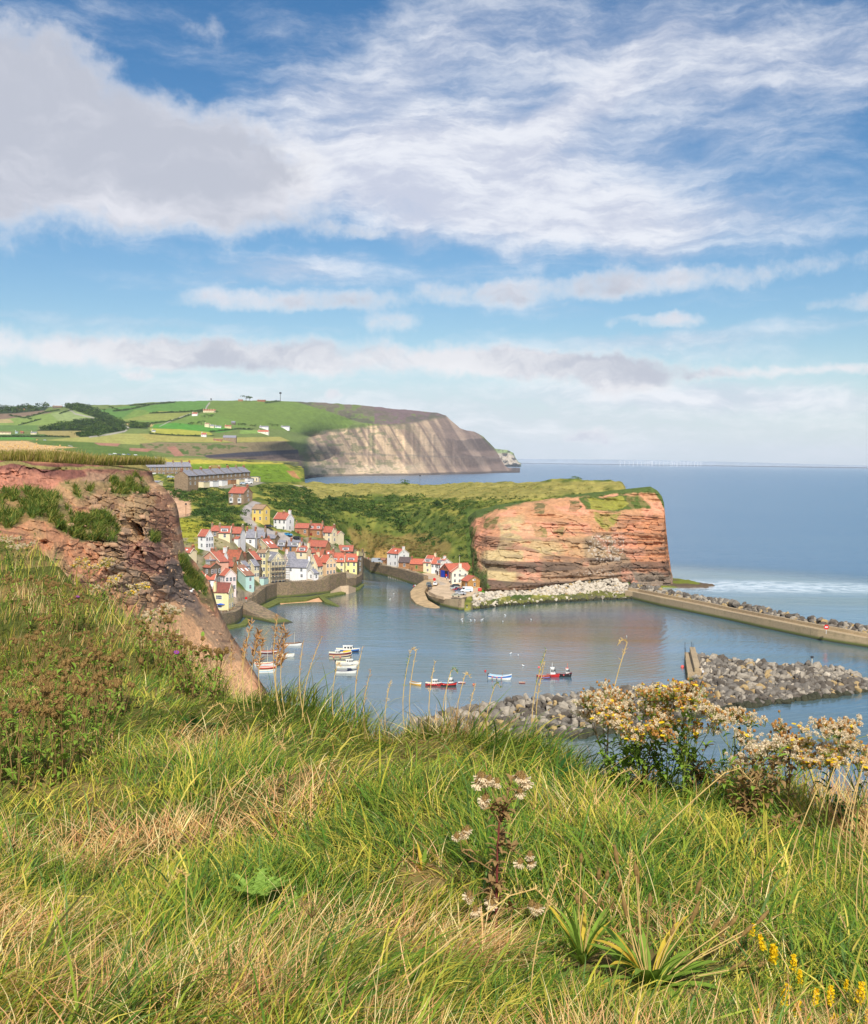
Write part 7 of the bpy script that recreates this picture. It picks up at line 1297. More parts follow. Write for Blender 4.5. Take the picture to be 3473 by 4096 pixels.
# fringe of grass on the brink of the red cliff
k = 9000; i_ = gr_.integers(0, CL_TOP.shape[0] - 8, k); cpx = CL_TOP[i_]; off_ = gr_.random(k) * 9; hl = gr_.uniform(.3, 1.0, k) * (.7 + .6 * n2(cpx[:, 0], cpx[:, 1], 3, 2, 330)); fc_ = c2a([(150, 146, 62), (176, 160, 84), (120, 128, 50), (190, 164, 104)])[gr_.integers(0, 4, k)] * gr_.uniform(.8, 1.15, (k, 1))
v, f, c = blades(cpx[:, 0], cpx[:, 1] + off_, np.maximum(cpx[:, 2], 59.3 - off_ * 0) - .1, hl, np.full(k, .05), gr_.random(k) * 6.28, gr_.uniform(0, .3, k), gr_.uniform(.1, .8, k), fc_, 4, None, gr_)
tag(obj('cliff_edge_grass', mesh('cliff_edge_grass', v, f, LEAFM, col=c)), 'tall yellowing grass along the brink of the near red cliff', 'grass', kind='stuff')
# ------------------------------------------------------------------ plants of the foreground
def pmat(n, c, tr=.3, rough=.7): return mat(n, c, rough, .2, 14, spec=.15, trans=tr)
PG = pmat('leaf_green', (128, 156, 58)); PGD = pmat('leaf_dark_green', (52, 92, 40)); PGY = pmat('leaf_yellow', (206, 178, 66)); PBR = pmat('withered_brown', (142, 114, 72), .1); PST = pmat('stem_green', (136, 146, 66), .1); PSTR = pmat('straw_stem', (222, 190, 124), .2); FLUF = pmat('seed_fluff', (232, 214, 180), .3, .9); BUDM = pmat('bud_brown', (168, 120, 64), .1); YFL = pmat('yellow_petals', (242, 206, 30), .3); PUR = pmat('purple_petals', (150, 70, 160), .3); DBR = pmat('seed_head_brown', (140, 112, 66), .05); LGR = pmat('fresh_green', (140, 170, 76)); TEAL = pmat('grass_seed_brown', (186, 138, 88), .2); REDST = pmat('stem_red', (120, 60, 54), .1)
pr = random.Random(12); qr = np.random.default_rng(12)
def leafblade(ln, wd, a0, a1, th, m_, lv=8, fold=.25, org=(0, 0, 0)):
    s = np.linspace(0, 1, lv); an = a0 + a1 * s ** 1.2; h = np.concatenate([[0], np.cumsum(np.sin(an[:-1]))]) * ln / (lv - 1); v = np.concatenate([[0], np.cumsum(np.cos(an[:-1]))]) * ln / (lv - 1); w = wd / 2 * np.interp(s, [0, .15, .5, .85, 1], [.25, .6, 1, .55, .03]); c, s_ = math.cos(th), math.sin(th); V = []
    for i in range(lv):
        for o, lift in ((-1, fold), (0, 0), (1, fold)): V.append((org[0] + h[i] * c - o * w[i] * s_, org[1] + h[i] * s_ + o * w[i] * c, org[2] + v[i] + lift * w[i]))
    return V, [(3 * i + j, 3 * i + j + 1, 3 * i + j + 4, 3 * i + j + 3) for i in range(lv - 1) for j in (0, 1)]
def fluff_me(r, n, m_, droop=0, name='seed_head'):
    a = MB(); g_ = np.random.default_rng(int(r * 1e4) + n)
    for k_ in range(n):
        d = g_.normal(size=3); d[2] += .35 - droop; d /= np.linalg.norm(d); l_ = r * g_.uniform(.7, 1.15) * (1 + droop * 1.3 * (d[2] < 0)); t = np.cross(d, g_.normal(size=3)); t /= np.linalg.norm(t); w = r * .16; a.add([t * w * .3, d * l_ + t * w, d * l_ - t * w], [(0, 1, 2)])
    return a.mesh(name, m_)
FL1 = fluff_me(.012, 70, FLUF); FL2 = fluff_me(.009, 50, FLUF); BU = MB().ball((0, 0, 0), .0055, 7, 5, sc=(1, 1, 1.2)).mesh('bud', BUDM); FLT = fluff_me(.015, 150, FLUF, .8); KNM = MB()
def flower_me(r, m_, n=12):
    a = MB()
    for k_ in range(n): t = 2 * math.pi * k_ / n; a.add([(0, 0, 0), (r * math.cos(t - .2), r * math.sin(t - .2), r * .25), (r * 1.15 * math.cos(t), r * 1.15 * math.sin(t), r * .2), (r * math.cos(t + .2), r * math.sin(t + .2), r * .25)], [(0, 1, 2, 3)])
    a.ball((0, 0, r * .12), r * .35, 7, 4, m=1); return a.mesh('flower', [m_, BUDM])
FLY = flower_me(.010, YFL); FLP = flower_me(.013, PUR, 16)
def knob():
    a = MB().ball((0, 0, 0), .011, 9, 6, sc=(1, 1, 1.15)); g_ = np.random.default_rng(3)
    for k_ in range(46):
        d = g_.normal(size=3); d /= np.linalg.norm(d); t = np.cross(d, g_.normal(size=3)); t /= np.linalg.norm(t); a.add([d * .010 + t * .003, d * .010 - t * .003, d * .017 + (0, 0, .003)], [(0, 1, 2)])
    return a.mesh('seed_head', DBR)
KNOB = knob()
def twigs(par, segs, m_, r0=.003, name='stem'):
    """every stem or branch a joined run of tubes in one skeleton"""
    a = MB()
    for pts, r_ in segs: a.tube(pts, [r_ * (1 - .5 * i / max(1, len(pts) - 1)) for i in range(len(pts))], 5)
    return a.build(name, m_, par)
def crumpled(par, pts, m_, n, size, name='leaves'):
    a = MB()
    for _ in range(n):
        p_, q_ = pr.choice(pts); t = pr.random(); o = np.array(p_) * (1 - t) + np.array(q_) * t; V, f = leafblade(size * pr.uniform(.5, 1.2), size * pr.uniform(.2, .45), pr.uniform(.4, 1.6), pr.uniform(.3, 2.2), pr.uniform(0, 6.28), m_, 5, .4, o); a.add(V, f)
    return a.build(name, m_, par)
def cluster_me(mix, seed):
    g_ = np.random.default_rng(seed); a = MB()
    for _ in range(11):
        c_ = g_.normal(size=3) * [.021, .021, .009]; r_ = g_.random(); a.tube([(0, 0, -.03), tuple(c_)], [.0012, .001], 4, m=3, cap=False)
        if r_ < mix[0]:
            for _k in range(30):
                d = g_.normal(size=3); d[2] += .3; d /= np.linalg.norm(d); t = np.cross(d, g_.normal(size=3)); t /= np.linalg.norm(t); a.add([c_ + t * .001, c_ + d * .0115 + t * .0022, c_ + d * .0115 - t * .0022], [(0, 1, 2)], 0)
        elif r_ < mix[0] + mix[1]: a.ball(tuple(c_), .0065, 6, 4, m=1, sc=(1, 1, 1.2))
        else:
            for k_ in range(10): t = 6.283 * k_ / 10; a.add([c_, c_ + [.011 * math.cos(t - .25), .011 * math.sin(t - .25), .003], c_ + [.013 * math.cos(t), .013 * math.sin(t), .002], c_ + [.011 * math.cos(t + .25), .011 * math.sin(t + .25), .003]], [(0, 1, 2, 3)], 2)
    return a.mesh('flower_cluster', [FLUF, BUDM, YFL, PST])
CLM = {}
def umbel(label, X, Y, H, nb=7, heads=34, spread=.16, mix=(.5, .35, .15), D_=None, st=PST, lf=PGD, nlf=16, group='ragwort plants', base=None):
    o3 = near_D(X, D_) if D_ else hit(X, Y); T_ = thing('ragwort', label, 'wild flower', o3, 0, group); tips = []; segs = []; prs = []
    top = np.array([pr.uniform(-.04, .04), pr.uniform(-.03, .03), H]); segs.append(([(0, 0, -.05), tuple(top * .5 + [.01, 0, 0]), tuple(top * .86)], .0045)); prs.append(((0, 0, 0), top * .8))
    for k_ in range(nb):
        t = pr.uniform(*((.06, .6) if nb >= 8 else (.3, .8))); an = 2 * math.pi * k_ / nb + pr.uniform(-.4, .4); s0 = top * t; e = s0 * 0 + [math.cos(an) * spread * pr.uniform(.5, 1.1), math.sin(an) * spread * pr.uniform(.5, 1.1), H * pr.uniform(.66 if nb >= 8 else .8, 1.04)]; mid = (s0 + e) / 2 + [0, 0, -.01]; segs.append(([tuple(s0), tuple(mid), tuple(e)], .0028)); prs.append((s0, e))
        for j in range(5): q_ = e + [pr.uniform(-1, 1) * spread * .34, pr.uniform(-1, 1) * spread * .34, pr.uniform(-.02, .03)]; segs.append(([tuple(mid * .3 + e * .7), tuple(q_)], .0014)); tips.append(q_)
    twigs(T_, segs, st); crumpled(T_, prs, lf, nlf, .07)
    for k_ in range(heads):
        q_ = np.array(pr.choice(tips)) + qr.normal(size=3) * [.022, .022, .016]; r_ = pr.randrange(4)
        if (mix, r_) not in CLM: CLM[(mix, r_)] = cluster_me(mix, r_ + int(mix[0] * 90))
        obj('flower_cluster', CLM[(mix, r_)], T_, tuple(q_), (pr.uniform(-.4, .4), pr.uniform(-.4, .4), pr.random() * 6), pr.uniform(.85, 1.3))
    return T_
def HW(px, D_): return px * D_ / F
umbel('tall orange and cream ragwort standing before the boulder mound, left of two', 2580, 0, .62, 10, 78, .19, (.30, .58, .12), 6.1, lf=PG, nlf=130); umbel('tall orange and cream ragwort standing before the boulder mound, right of two', 2760, 0, .62, 10, 84, .17, (.26, .58, .16), 6.0, lf=PG, nlf=130)
umbel('pale fluffy ragwort low on the left of the two tall ones', 2440, 0, .52, 7, 46, .15, (.6, .4, 0), 6.3, st=PBR); umbel('small ragwort with yellow top flower in front of the blue water', 2960, 0, .56, 5, 24, .10, (.6, .28, .12), 5.8); umbel('brown stemmed ragwort with round fluff beside the withered weed', 3060, 0, .42, 5, 18, .14, (.8, .2, 0), 5.6, st=PBR, lf=PBR)
umbel('orange and yellow ragwort at the right edge of the picture, left of two', 3330, 0, .52, 6, 40, .13, (.45, .3, .25), 5.4); umbel('pale fluffy ragwort at the far right edge of the picture', 3460, 0, .56, 7, 44, .14, (.6, .34, .06), 5.3); umbel('narrow red-brown ragwort standing alone against the water', 3180, 0, .54, 3, 16, .05, (.3, .7, 0), 5.6, st=PBR, lf=PBR, nlf=50)
umbel('ragwort with white tufts and yellow flowers on the brink of the left slope', 480, 2420, .60, 8, 60, .32, (.5, .2, .3)); umbel('yellow flowered ragwort on the left slope near the picture edge', 360, 2330, .6, 7, 50, .34, (.3, .2, .5)); umbel('pale fluffy weed at the far left edge below the red cliff', 40, 2330, .8, 7, 60, .4, (.8, .2, 0)); umbel('small yellow-white ragwort below the near cliff scree', 640, 2560, .5, 5, 36, .2, (.7, .3, 0))
# withered thistle with drooping white tufts
def thistle(label, X, Y, H, nh, sc_=1.0, leaves=170):
    o3 = hit(X, Y); T_ = thing('thistle', label, 'thistle', o3, 0, None); s_ = o3[1] / F; up = lambda x, y, dy=0: np.array([(x - X) * s_, dy, (Y - y) * s_ * 1.12])
    main = [np.array([0, 0, -.03]), up(1985, 3560), up(1985, 3440), up(1990, 3330), up(2010, 3270)] if sc_ == 1 else [np.array([0, 0, 0.]), np.array([.01, 0, H])]
    if sc_ == 1: br = [(up(1965, 3500), up(1840, 3430), up(1830, 3370)), (up(2000, 3330), up(1950, 3270), up(1925, 3180)), (up(2005, 3300), up(1965, 3220), up(1955, 3165)), (up(2005, 3290), up(2050, 3220), up(2080, 3180)), (up(2010, 3270), up(2040, 3160), up(2060, 3140)), (up(2000, 3400), up(2060, 3430), up(2090, 3445)), (up(1975, 3590), up(1930, 3580), up(1880, 3600)), (up(1990, 3640), up(2080, 3640), up(2170, 3630)), (up(2000, 3310), up(1975, 3260), up(1925, 3250)), (up(1985, 3560), up(1950, 3540), up(1948, 3570))]
    else: br = [(np.array([0, 0, H * .5]), np.array([math.cos(k_) * .1, math.sin(k_) * .1, H * .8]), np.array([math.cos(k_) * .14, math.sin(k_) * .14, H * pr.uniform(.8, 1.05)])) for k_ in range(7)]
    twigs(T_, [([tuple(p_) for p_ in main], .006)], REDST); twigs(T_, [([tuple(p_) for p_ in b_], .003) for b_ in br], PBR, name='branches')
    prs = [(main[i], main[i + 1]) for i in range(len(main) - 1)] * 3 + [(b_[0], b_[1]) for b_ in br]; crumpled(T_, prs, PBR, leaves, .055, 'withered_leaves')
    for b_ in br:
        for j in range(3): q_ = b_[-1] + qr.normal(size=3) * [.02, .012, .02]; hd = obj('flower_head', KNOB, T_, tuple(q_), None, 1.0); hd.data = KNOB; o_ = obj('seed_tuft', FLT, hd, (0, 0, -.004), (pr.uniform(-.7, .7), pr.uniform(-.7, .7), 0), pr.uniform(.55, 1.0))
    return T_
thistle('withered brown thistle with drooping white tufts, alone in the grass', 1985, 3720, .5, 10)
def weed(label, X, Y, H, W_, m1, m2, n1, n2_, D_=None):
    o3 = near_D(X, D_) if D_ else hit(X, Y); T_ = thing('weed', label, 'weed', o3); segs = []; prs = []
    for k_ in range(9): an = k_ * .7; e = np.array([math.cos(an) * W_ * pr.uniform(.2, 1), math.sin(an) * W_ * .5, H * pr.uniform(.6, 1)]); segs.append(([(0, 0, -.02), tuple(e * .5 + [0, 0, .05]), tuple(e)], .003)); prs.append((e * .3, e))
    twigs(T_, segs, m1); crumpled(T_, prs, m1, n1, .06, 'withered_leaves'); crumpled(T_, prs, m2, n2_, .07, 'leaves'); return T_
weed('bushy withered brown weed with green lower leaves at the right', 2990, 3330, .42, .17, PBR, PG, 260, 60); weed('low brown withered leaves to the right of the bushy withered weed', 3130, 3370, .12, .14, PBR, PBR, 60, 10); weed('leafy green plant at the far left edge below the red cliff', 60, 2330, 1.0, .5, PG, PGD, 130, 160); weed('green herb with small leaves under the yellow ragwort on the left slope', 420, 2440, .5, .35, PGD, PG, 80, 90)
for X_w, hw_ in ((2500, .34), (2600, .46), (2690, .42), (2790, .44), (2880, .3)): weed('leafy green growth round the foot of the tall ragworts, one of a row', X_w, 0, hw_, .16, PG if X_w % 200 else PBR, PG if X_w % 3 else PBR, 70, 80, 6.15)['group'] = 'leafy growth under the ragworts'
weed('dark leafy clump below the ragworts at the right edge of the picture', 3400, 3300, .2, .2, PGD, PGD, 60, 60)
# broad-leaved rosettes
def rosette(name, label, X, Y, n, ln, wd, m_, a=(.5, .9), b=(.3, 1.2), spikes=(), D_=None, fan=None, cat='plant'):
    o3 = near_D(X, D_) if D_ else hit(X, Y); T_ = thing(name, label, cat, o3); s_ = o3[1] / F
    for k_ in range(n):
        th = (2 * math.pi * k_ / n + pr.uniform(-.3, .3)) if fan is None else pr.uniform(*fan); V, f = leafblade(ln * pr.uniform(.6, 1.15), wd * pr.uniform(.7, 1.2), pr.uniform(*a), pr.uniform(*b), th, m_, 9, .3); mm = m_ if pr.random() < .8 else (PGY if name == 'plantain' else m_); MB().add(V, f).build('leaf', mm, T_, smooth=True)
    for sx_, sy_, hl_ in spikes:
        e = np.array([(sx_ - X) * s_, pr.uniform(-.03, .03), (Y - sy_) * s_ * 1.12]); MB().tube([(0, 0, 0), tuple(e * .5 + [-.01, 0, .01]), tuple(e)], .0016, 5).build('flower_stalk', PSTR if pr.random() < .6 else PST, T_); a_ = MB(); ll = hl_ * s_; g_ = np.random.default_rng(int(sx_))
        d = e / np.linalg.norm(e) * .7 + [0, 0, .3]; a_.tube([tuple(e), tuple(e + d * ll * .5), tuple(e + d * ll)], [.0045, .0075, .003], 8)
        for _ in range(int(60)):
            t = g_.random(); q_ = e + d * ll * t; w = g_.normal(size=3); w /= np.linalg.norm(w); u2 = np.cross(w, d); a_.add([q_ + w * .004 + u2 * .0015, q_ + w * .004 - u2 * .0015, q_ + w * .0085 + [0, 0, .002]], [(0, 1, 2)])
        a_.build('flower_spike', DBR, T_)
    return T_
rosette('plantain', 'large plantain clump with broad yellow-green leaves and brown spikes', 2600, 3970, 32, .27, .036, PG, (.3, 1.2), (.4, 1.5), [(2462, 3505, 80), (2540, 3560, 70), (2530, 3530, 50), (2500, 3690, 90), (2588, 3640, 50), (2594, 3715, 40), (2550, 3760, 24), (2755, 3700, 100), (2772, 3590, 70), (2850, 3730, 60), (2880, 3760, 80), (2920, 3715, 55), (2960, 3740, 70), (3040, 3720, 80), (2920, 3870, 50), (2970, 3885, 50), (3050, 3880, 45), (3040, 3920, 40), (2690, 3770, 40)])
rosette('plantain', 'smaller plantain clump left of the large one with pinkish spikes', 2330, 3860, 24, .25, .022, PG, (.2, 1.0), (.3, 1.3), [(2317, 3480, 35), (2383, 3530, 45), (2418, 3535, 35), (2465, 3575, 50), (2330, 3630, 50), (2302, 3625, 35), (2390, 3640, 45), (2440, 3650, 50)])
rosette('dock', 'dark green dock leaves deep in the grass on the left', 770, 2920, 9, .30, .08, PGD, (.8, 1.4), (.2, .9)); rosette('dock', 'dark strap leaves in the grass behind the withered thistle', 2180, 3180, 7, .30, .035, PGD, (.5, 1.1), (.2, .7), fan=(-.3, 1.2)); rosette('plantain', 'five upright plantain leaves behind the round tuft of dead grass', 1690, 3490, 6, .12, .022, PG, (.1, .7), (.1, .4)); rosette('dock', 'blue-green curled leaves at the right edge among dry stalks', 3260, 3300, 6, .22, .035, PGD, (.2, .8), (.8, 1.6))
th_ = hit(1030, 3640); T_ = thing('thistle_seedling', 'pale green prickly young thistle low in the grass', 'thistle', th_)
for k_ in range(12):
    an = 2 * math.pi * k_ / 12; V, f = leafblade(.17 * pr.uniform(.8, 1.2), .045, .55, .7, an, LGR, 9, .5); a = MB().add(V, f)
    for i in range(1, 8):
        for s2 in (0, 2): q_ = np.array(V[3 * i + s2]); c_ = np.array(V[3 * i + 1]); dd_ = (q_ - c_); dd_ /= np.linalg.norm(dd_) + 1e-9; a.add([c_, q_ + dd_ * .02, q_ + [0, 0, .01]], [(0, 1, 2)])
    a.build('leaf', LGR, T_)
rosette('plantain', 'bright green young leaves right of the pale prickly thistle', 1190, 3640, 10, .10, .02, LGR, (.4, 1.2), (.3, 1.0))
# yellow bedstraw, one plant per plume
def plume_me(h, seed):
    a = MB(); g_ = np.random.default_rng(seed)
    for _ in range(150):
        t = g_.random() ** .8; r_ = .012 * (1 - .5 * t) * g_.random() ** .5; an = g_.random() * 6.28; c_ = np.array([r_ * math.cos(an), r_ * math.sin(an), h * t]); e1 = g_.normal(size=3); e1 /= np.linalg.norm(e1); e2 = np.cross(e1, g_.normal(size=3)); e2 /= np.linalg.norm(e2); s2 = .0035; a.add([c_ - e1 * s2, c_ - e2 * s2, c_ + e1 * s2, c_ + e2 * s2], [(0, 1, 2, 3)])
    return a.mesh('flower_plume', YFL)
PLM = [plume_me(.05, s2) for s2 in range(3)]
for i, (X, Y, hp) in enumerate([(3002, 3730, 60), (3050, 3780, 70), (3092, 3830, 100), (3168, 3860, 70), (3195, 3915, 60), (3375, 3940, 50), (3126, 4000, 90), (3258, 4000, 70), (3316, 4000, 80), (3430, 3990, 90), (3030, 4080, 80), (3320, 4090, 80), (3176, 4040, 80), (3460, 4060, 60), (3230, 4090, 60), (3400, 4080, 60)]):
    Yb = min(Y + 190, 4180); d_ = 3.35 if Yb < 4100 else 3.0; o3 = hit(X, Yb); s_ = o3[1] / F; h_ = (Yb - Y) * s_ * 1.15; T_ = thing('bedstraw', 'slender bedstraw with a yellow flower plume, in the group at the lower right corner', 'wild flower', o3, 0, 'yellow bedstraw at the lower right'); MB().tube([(0, 0, 0), (.005, 0, h_ * .6), (0, 0, h_)], .0014, 5).build('stem', PST, T_)
    obj('flower_plume', PLM[i % 3], T_, (0, 0, h_ - .03), (pr.uniform(-.3, .3), pr.uniform(-.3, .3), i), hp / 75); a = MB()
    for _ in range(24): V, f = leafblade(.016, .003, pr.uniform(.6, 1.6), .3, pr.uniform(0, 6.28), PGD, 3, .1, (0, 0, h_ * pr.uniform(.1, .95))); a.add(V, f)
    a.build('leaves', PG, T_)
# knapweed with brown heads: five plants built, the rest copied
def knap(seed, flower=False):
    r_ = random.Random(seed); T_ = thing('knapweed', 'knapweed', 'wild flower', (0, 0, 0)); segs = []; prs = []; tips = []
    H = r_.uniform(.42, .55)
    for k_ in range(3): e = np.array([r_.uniform(-.12, .12), r_.uniform(-.12, .12), H * r_.uniform(.75, 1)]); segs.append(([(0, 0, -.05), tuple(e * .55), tuple(e)], .003)); prs.append((e * 0, e)); tips.append(e); q_ = e * .6 + [r_.uniform(-.09, .09), r_.uniform(-.06, .06), H * .32]; segs.append(([tuple(e * .5), tuple(q_)], .002)); tips.append(q_)
    twigs(T_, segs, PBR); crumpled(T_, prs, PBR, 3, .06, 'withered_leaves'); crumpled(T_, prs, PG, 22, .075, 'leaves')
    for i, q_ in enumerate(tips): obj('seed_head', KNOB, T_, tuple(q_), None, 1.25) if not (flower and i == 0) else obj('flower', FLP, T_, tuple(q_), (.5, 0, 0), 1.3)
    return T_
bpy.context.view_layer.update()
KP = [knap(s2, s2 == 4) for s2 in range(5)]; used = set(); cnt = 0
kpoly = [(-60, 2480), (160, 2450), (330, 2520), (470, 2640), (540, 2780), (520, 2900), (400, 3020), (200, 3130), (-60, 3150)]; kp2 = [(540, 2560), (660, 2610), (860, 2700), (900, 2760), (780, 2760), (560, 2680)]; kp3 = [(0, 2320), (250, 2370), (420, 2480), (330, 2500), (0, 2440)]
for poly, n_, gl, lb in ((kpoly, 64, 'knapweeds massed on the left bank', 'knapweed with round dark brown seed heads in the mass on the left bank'), (kp2, 20, 'knapweeds above the scree', 'knapweed with dark seed heads on the brink above the pale scree'), (kp3, 14, 'knapweeds high on the left bank', 'knapweed with dry brown heads high on the left bank')):
    k_ = 0
    while k_ < n_:
        X = pr.uniform(min(p_[0] for p_ in poly), max(p_[0] for p_ in poly)); Y = pr.uniform(min(p_[1] for p_ in poly), max(p_[1] for p_ in poly))
        if not inpoly(np.array([X]), np.array([Y]), poly)[0]: continue
        h3 = hit(X, Y + 60); k_ += 1
        if h3 is None: continue
        i = pr.choice([0, 1, 2, 3, 0, 1, 2, 3, 4]); fl = i == 4; lab = lb if not fl else 'knapweed with one purple flower left, among the brown ones'; gg = gl if not fl else 'knapweeds still in flower'
        sc_ = pr.uniform(.75, 1.15) * (1 + .02 * h3[1])
        if i not in used: used.add(i); T_ = KP[i]; T_.location = tuple(h3); T_.rotation_euler = (0, 0, pr.random() * 6); T_.scale = (sc_,) * 3; T_['label'] = lab; T_['group'] = gg
        else: copy_tree(KP[i], h3, (0, 0, pr.random() * 6), sc_, lab, gg)
# tall grasses in seed
def seedgrass(label, X, Y, xt, yt, D_=None, m_=TEAL, hw=.012, nl=90, group=None, hl=.3, st=PSTR, drop=.0):
    o3 = near_D(X, D_) if D_ else hit(X, Y); 
    if o3 is None: o3 = near_D(X, 8)
    s_ = o3[1] / F; X0, Y0, _ = proj(o3); e = np.array([(xt - X0) * s_, 0, (Y0 - yt) * s_]); T_ = thing('seeding_grass', label, 'grass stalk', o3, 0, group); pts = [e * t + np.array([-.06 * math.sin(math.pi * t) * e[2], .02 * t, 0]) for t in np.linspace(0, 1, 7)]
    if drop: pts += [pts[-1] + np.array([drop * .5, 0, .02]), pts[-1] + np.array([drop, 0, -abs(drop) * .35])]
    wst = .0012 + .00022 * o3[1]; MB().tube([tuple(p_) for p_ in pts], [wst * 1.3] + [wst] * (len(pts) - 2) + [wst * .5], 5).build('stalk', st, T_); a = MB(); L_ = len(pts) - 1; g_ = np.random.default_rng(int(X + Y))
    for _ in range(nl):
        t = 1 - hl * g_.random(); i = min(int(t * L_), L_ - 1); u2 = t * L_ - i; c_ = pts[i] * (1 - u2) + pts[i + 1] * u2; d = g_.normal(size=3) * [1, 1, .3]; d[2] += 1.1; d /= np.linalg.norm(d); w = np.cross(d, g_.normal(size=3)); w /= np.linalg.norm(w); sp = hw * g_.uniform(.5, 2.0); a.add([c_, c_ + d * sp * .6 + w * hw * .16, c_ + d * sp * 1.4, c_ + d * sp * .6 - w * hw * .16], [(0, 1, 2, 3)])
    a.build('seed_plume', m_, T_); return T_
for i, (X, xt, yt, d_, h2) in enumerate([(985, 1005, 2480, 8.6, .026), (1020, 1034, 2520, 8.6, .034), (1060, 1050, 2540, 8.6, .03), (1135, 1105, 2460, 8.4, .022), (1125, 1128, 2500, 8.4, .03), (1150, 1140, 2520, 8.4, .035), (965, 925, 2560, 8.8, .02), (1000, 975, 2560, 8.8, .02), (1215, 1285, 2540, 8.2, .012), (1230, 1210, 2560, 8.2, .012), (1445, 1447, 2580, 7.9, .010), (1470, 1480, 2680, 7.9, .012)]):
    seedgrass('tall golden-brown seeding grass stalk rising in front of the moored boats', X, 0, xt, yt, d_, hw=h2, nl=80 if h2 > .02 else 50, group='golden seeding grasses in front of the boats', hl=.42)
for i, (X, xt, yt, d_, dr) in enumerate([(1640, 1636, 2610, 7.8, .0), (1670, 1660, 2600, 7.8, -.05), (1750, 1735, 2640, 7.8, 0), (1790, 1800, 2680, 7.7, .05), (1845, 1855, 2700, 7.7, .04), (1890, 1900, 2730, 7.6, .0), (1960, 1975, 2740, 7.5, .04), (1560, 1560, 2720, 7.9, 0), (1350, 1345, 2660, 8.1, .03), (2150, 2180, 2590, 7.0, 0), (2175, 2175, 2640, 7.0, .0), (2460, 2500, 2560, 6.6, -.06)]):
    seedgrass('thin pale grass stalk in seed against the harbour water', X, 0, xt, yt, d_, PSTR if i % 3 else PG, .012, 46, 'thin seeding grasses against the water', .35, drop=dr)
for i, (X, Y, xt, yt, dr) in enumerate([(3250, 3600, 3330, 3060, .02), (3300, 3650, 3420, 2960, 0), (3380, 3500, 3473, 2980, 0), (3420, 3650, 3440, 3050, .03), (3130, 3700, 3260, 3150, .04), (3460, 3400, 3440, 3000, 0), (3050, 3300, 3140, 2960, .05), (3440, 3800, 3468, 3300, 0), (3350, 3700, 3400, 3150, 0), (3470, 3750, 3500, 3050, .02)]):
    seedgrass('long straw coloured stalk leaning at the right edge', X, Y, xt, yt, None, PSTR, .009, 36, 'straw stalks at the right edge', .2, drop=dr)
for i, (X, Y, xt, yt, dr, lb) in enumerate([(1380, 4150, 2050, 3560, .14, 'long yellow arching grass stalk crossing in front of the withered thistle'), (2120, 4080, 2245, 3450, 0, 'upright knotted yellow grass stalk right of the withered thistle'), (800, 3900, 740, 3500, -.05, 'bent straw stalk with seeds low on the left'), (900, 3350, 1100, 2980, .05, 'long straw stalk slanting through the left grass'), (2500, 3500, 2900, 3080, .12, 'straw stalk bending toward the brown ragwort'), (2300, 3350, 2480, 3090, .1, 'straw stalk bending under the tall ragworts'), (2560, 3900, 2520, 3400, 0, 'dead grey stem standing in the large plantain'), (300, 3000, 140, 2760, -.05, 'pale beaded grass stalk on the left bank'), (620, 3150, 850, 2820, .08, 'drooping seeding stalk above the dark dock leaves')]):
    seedgrass(lb, X, Y, xt, yt, None, PSTR, .010, 70, None, .3, drop=dr)
# dried umbels
for X, Y, xt, yt, lb in ((1190, 4150, 1245, 3650, 'dry grey umbel stalk standing at the bottom of the picture'), (1010, 4200, 1000, 4000, 'dry branching umbel cut by the bottom edge')):
    o3 = hit(X, min(Y, 4180)); s_ = o3[1] / F; e = np.array([(xt - X) * s_, 0, (Y - yt) * s_]); T_ = thing('dry_umbel', lb, 'dead flower', o3); twigs(T_, [([(0, 0, -.02), tuple(e * .5), tuple(e)], .0035)], PSTR); sg_ = []
    for k_ in range(14): an = k_ * 2.4; q_ = e + [math.cos(an) * .035, math.sin(an) * .035, .045]; sg_.append(([tuple(e), tuple(q_)], .0012)); sg_ += [([tuple(q_), tuple(q_ + qr.normal(size=3) * .008 + [0, 0, .01])], .0008) for _ in range(4)]
    twigs(T_, sg_, PBR, name='umbel')
# ------------------------------------------------------------------ scrub, bushes, woods, hedges
CROWN = mat('foliage', attr=True, rough=.8, var=.25, scale=1.2, spec=.1, trans=.2)
cr_ = np.random.default_rng(88)
def clump(n, seed, size=.34, flat=.75, cols=None):
    """leaf clumps spread through an uneven half-ball of unit radius"""
    g_ = np.random.default_rng(seed); lob = [(g_.normal(size=3) * [.42, .42, .2] + [0, 0, .35], g_.uniform(.4, .62)) for _ in range(6)]; V, Fc, Cc = [], [], []
    for k in range(n):
        c0, r0 = lob[g_.integers(0, 6)]; d = g_.normal(size=3); d /= np.linalg.norm(d); d[2] = abs(d[2]) * .9 - .1; p = c0 + d * r0 * g_.uniform(.75, 1.08); p[2] = max(p[2] * flat, -.05); nrm = d + g_.normal(size=3) * .45; nrm /= np.linalg.norm(nrm); a = np.cross(nrm, g_.normal(size=3)); a /= np.linalg.norm(a); b = np.cross(nrm, a); s = size * g_.uniform(.5, 1.1)
        o = len(V); V += [p - a * s * .5, p - b * s * .35 + nrm * s * .1, p + a * s * .5, p + b * s * .35 + nrm * s * .1]; Fc.append((o, o + 1, o + 2, o + 3)); sh = g_.uniform(.7, 1.3); Cc += [(sh,) * 3] * 4
    return np.array(V), np.array(Fc), np.array(Cc)
CLP = [clump(46, s) for s in range(5)]; BIG = [clump(230, s + 20, .2) for s in range(4)]
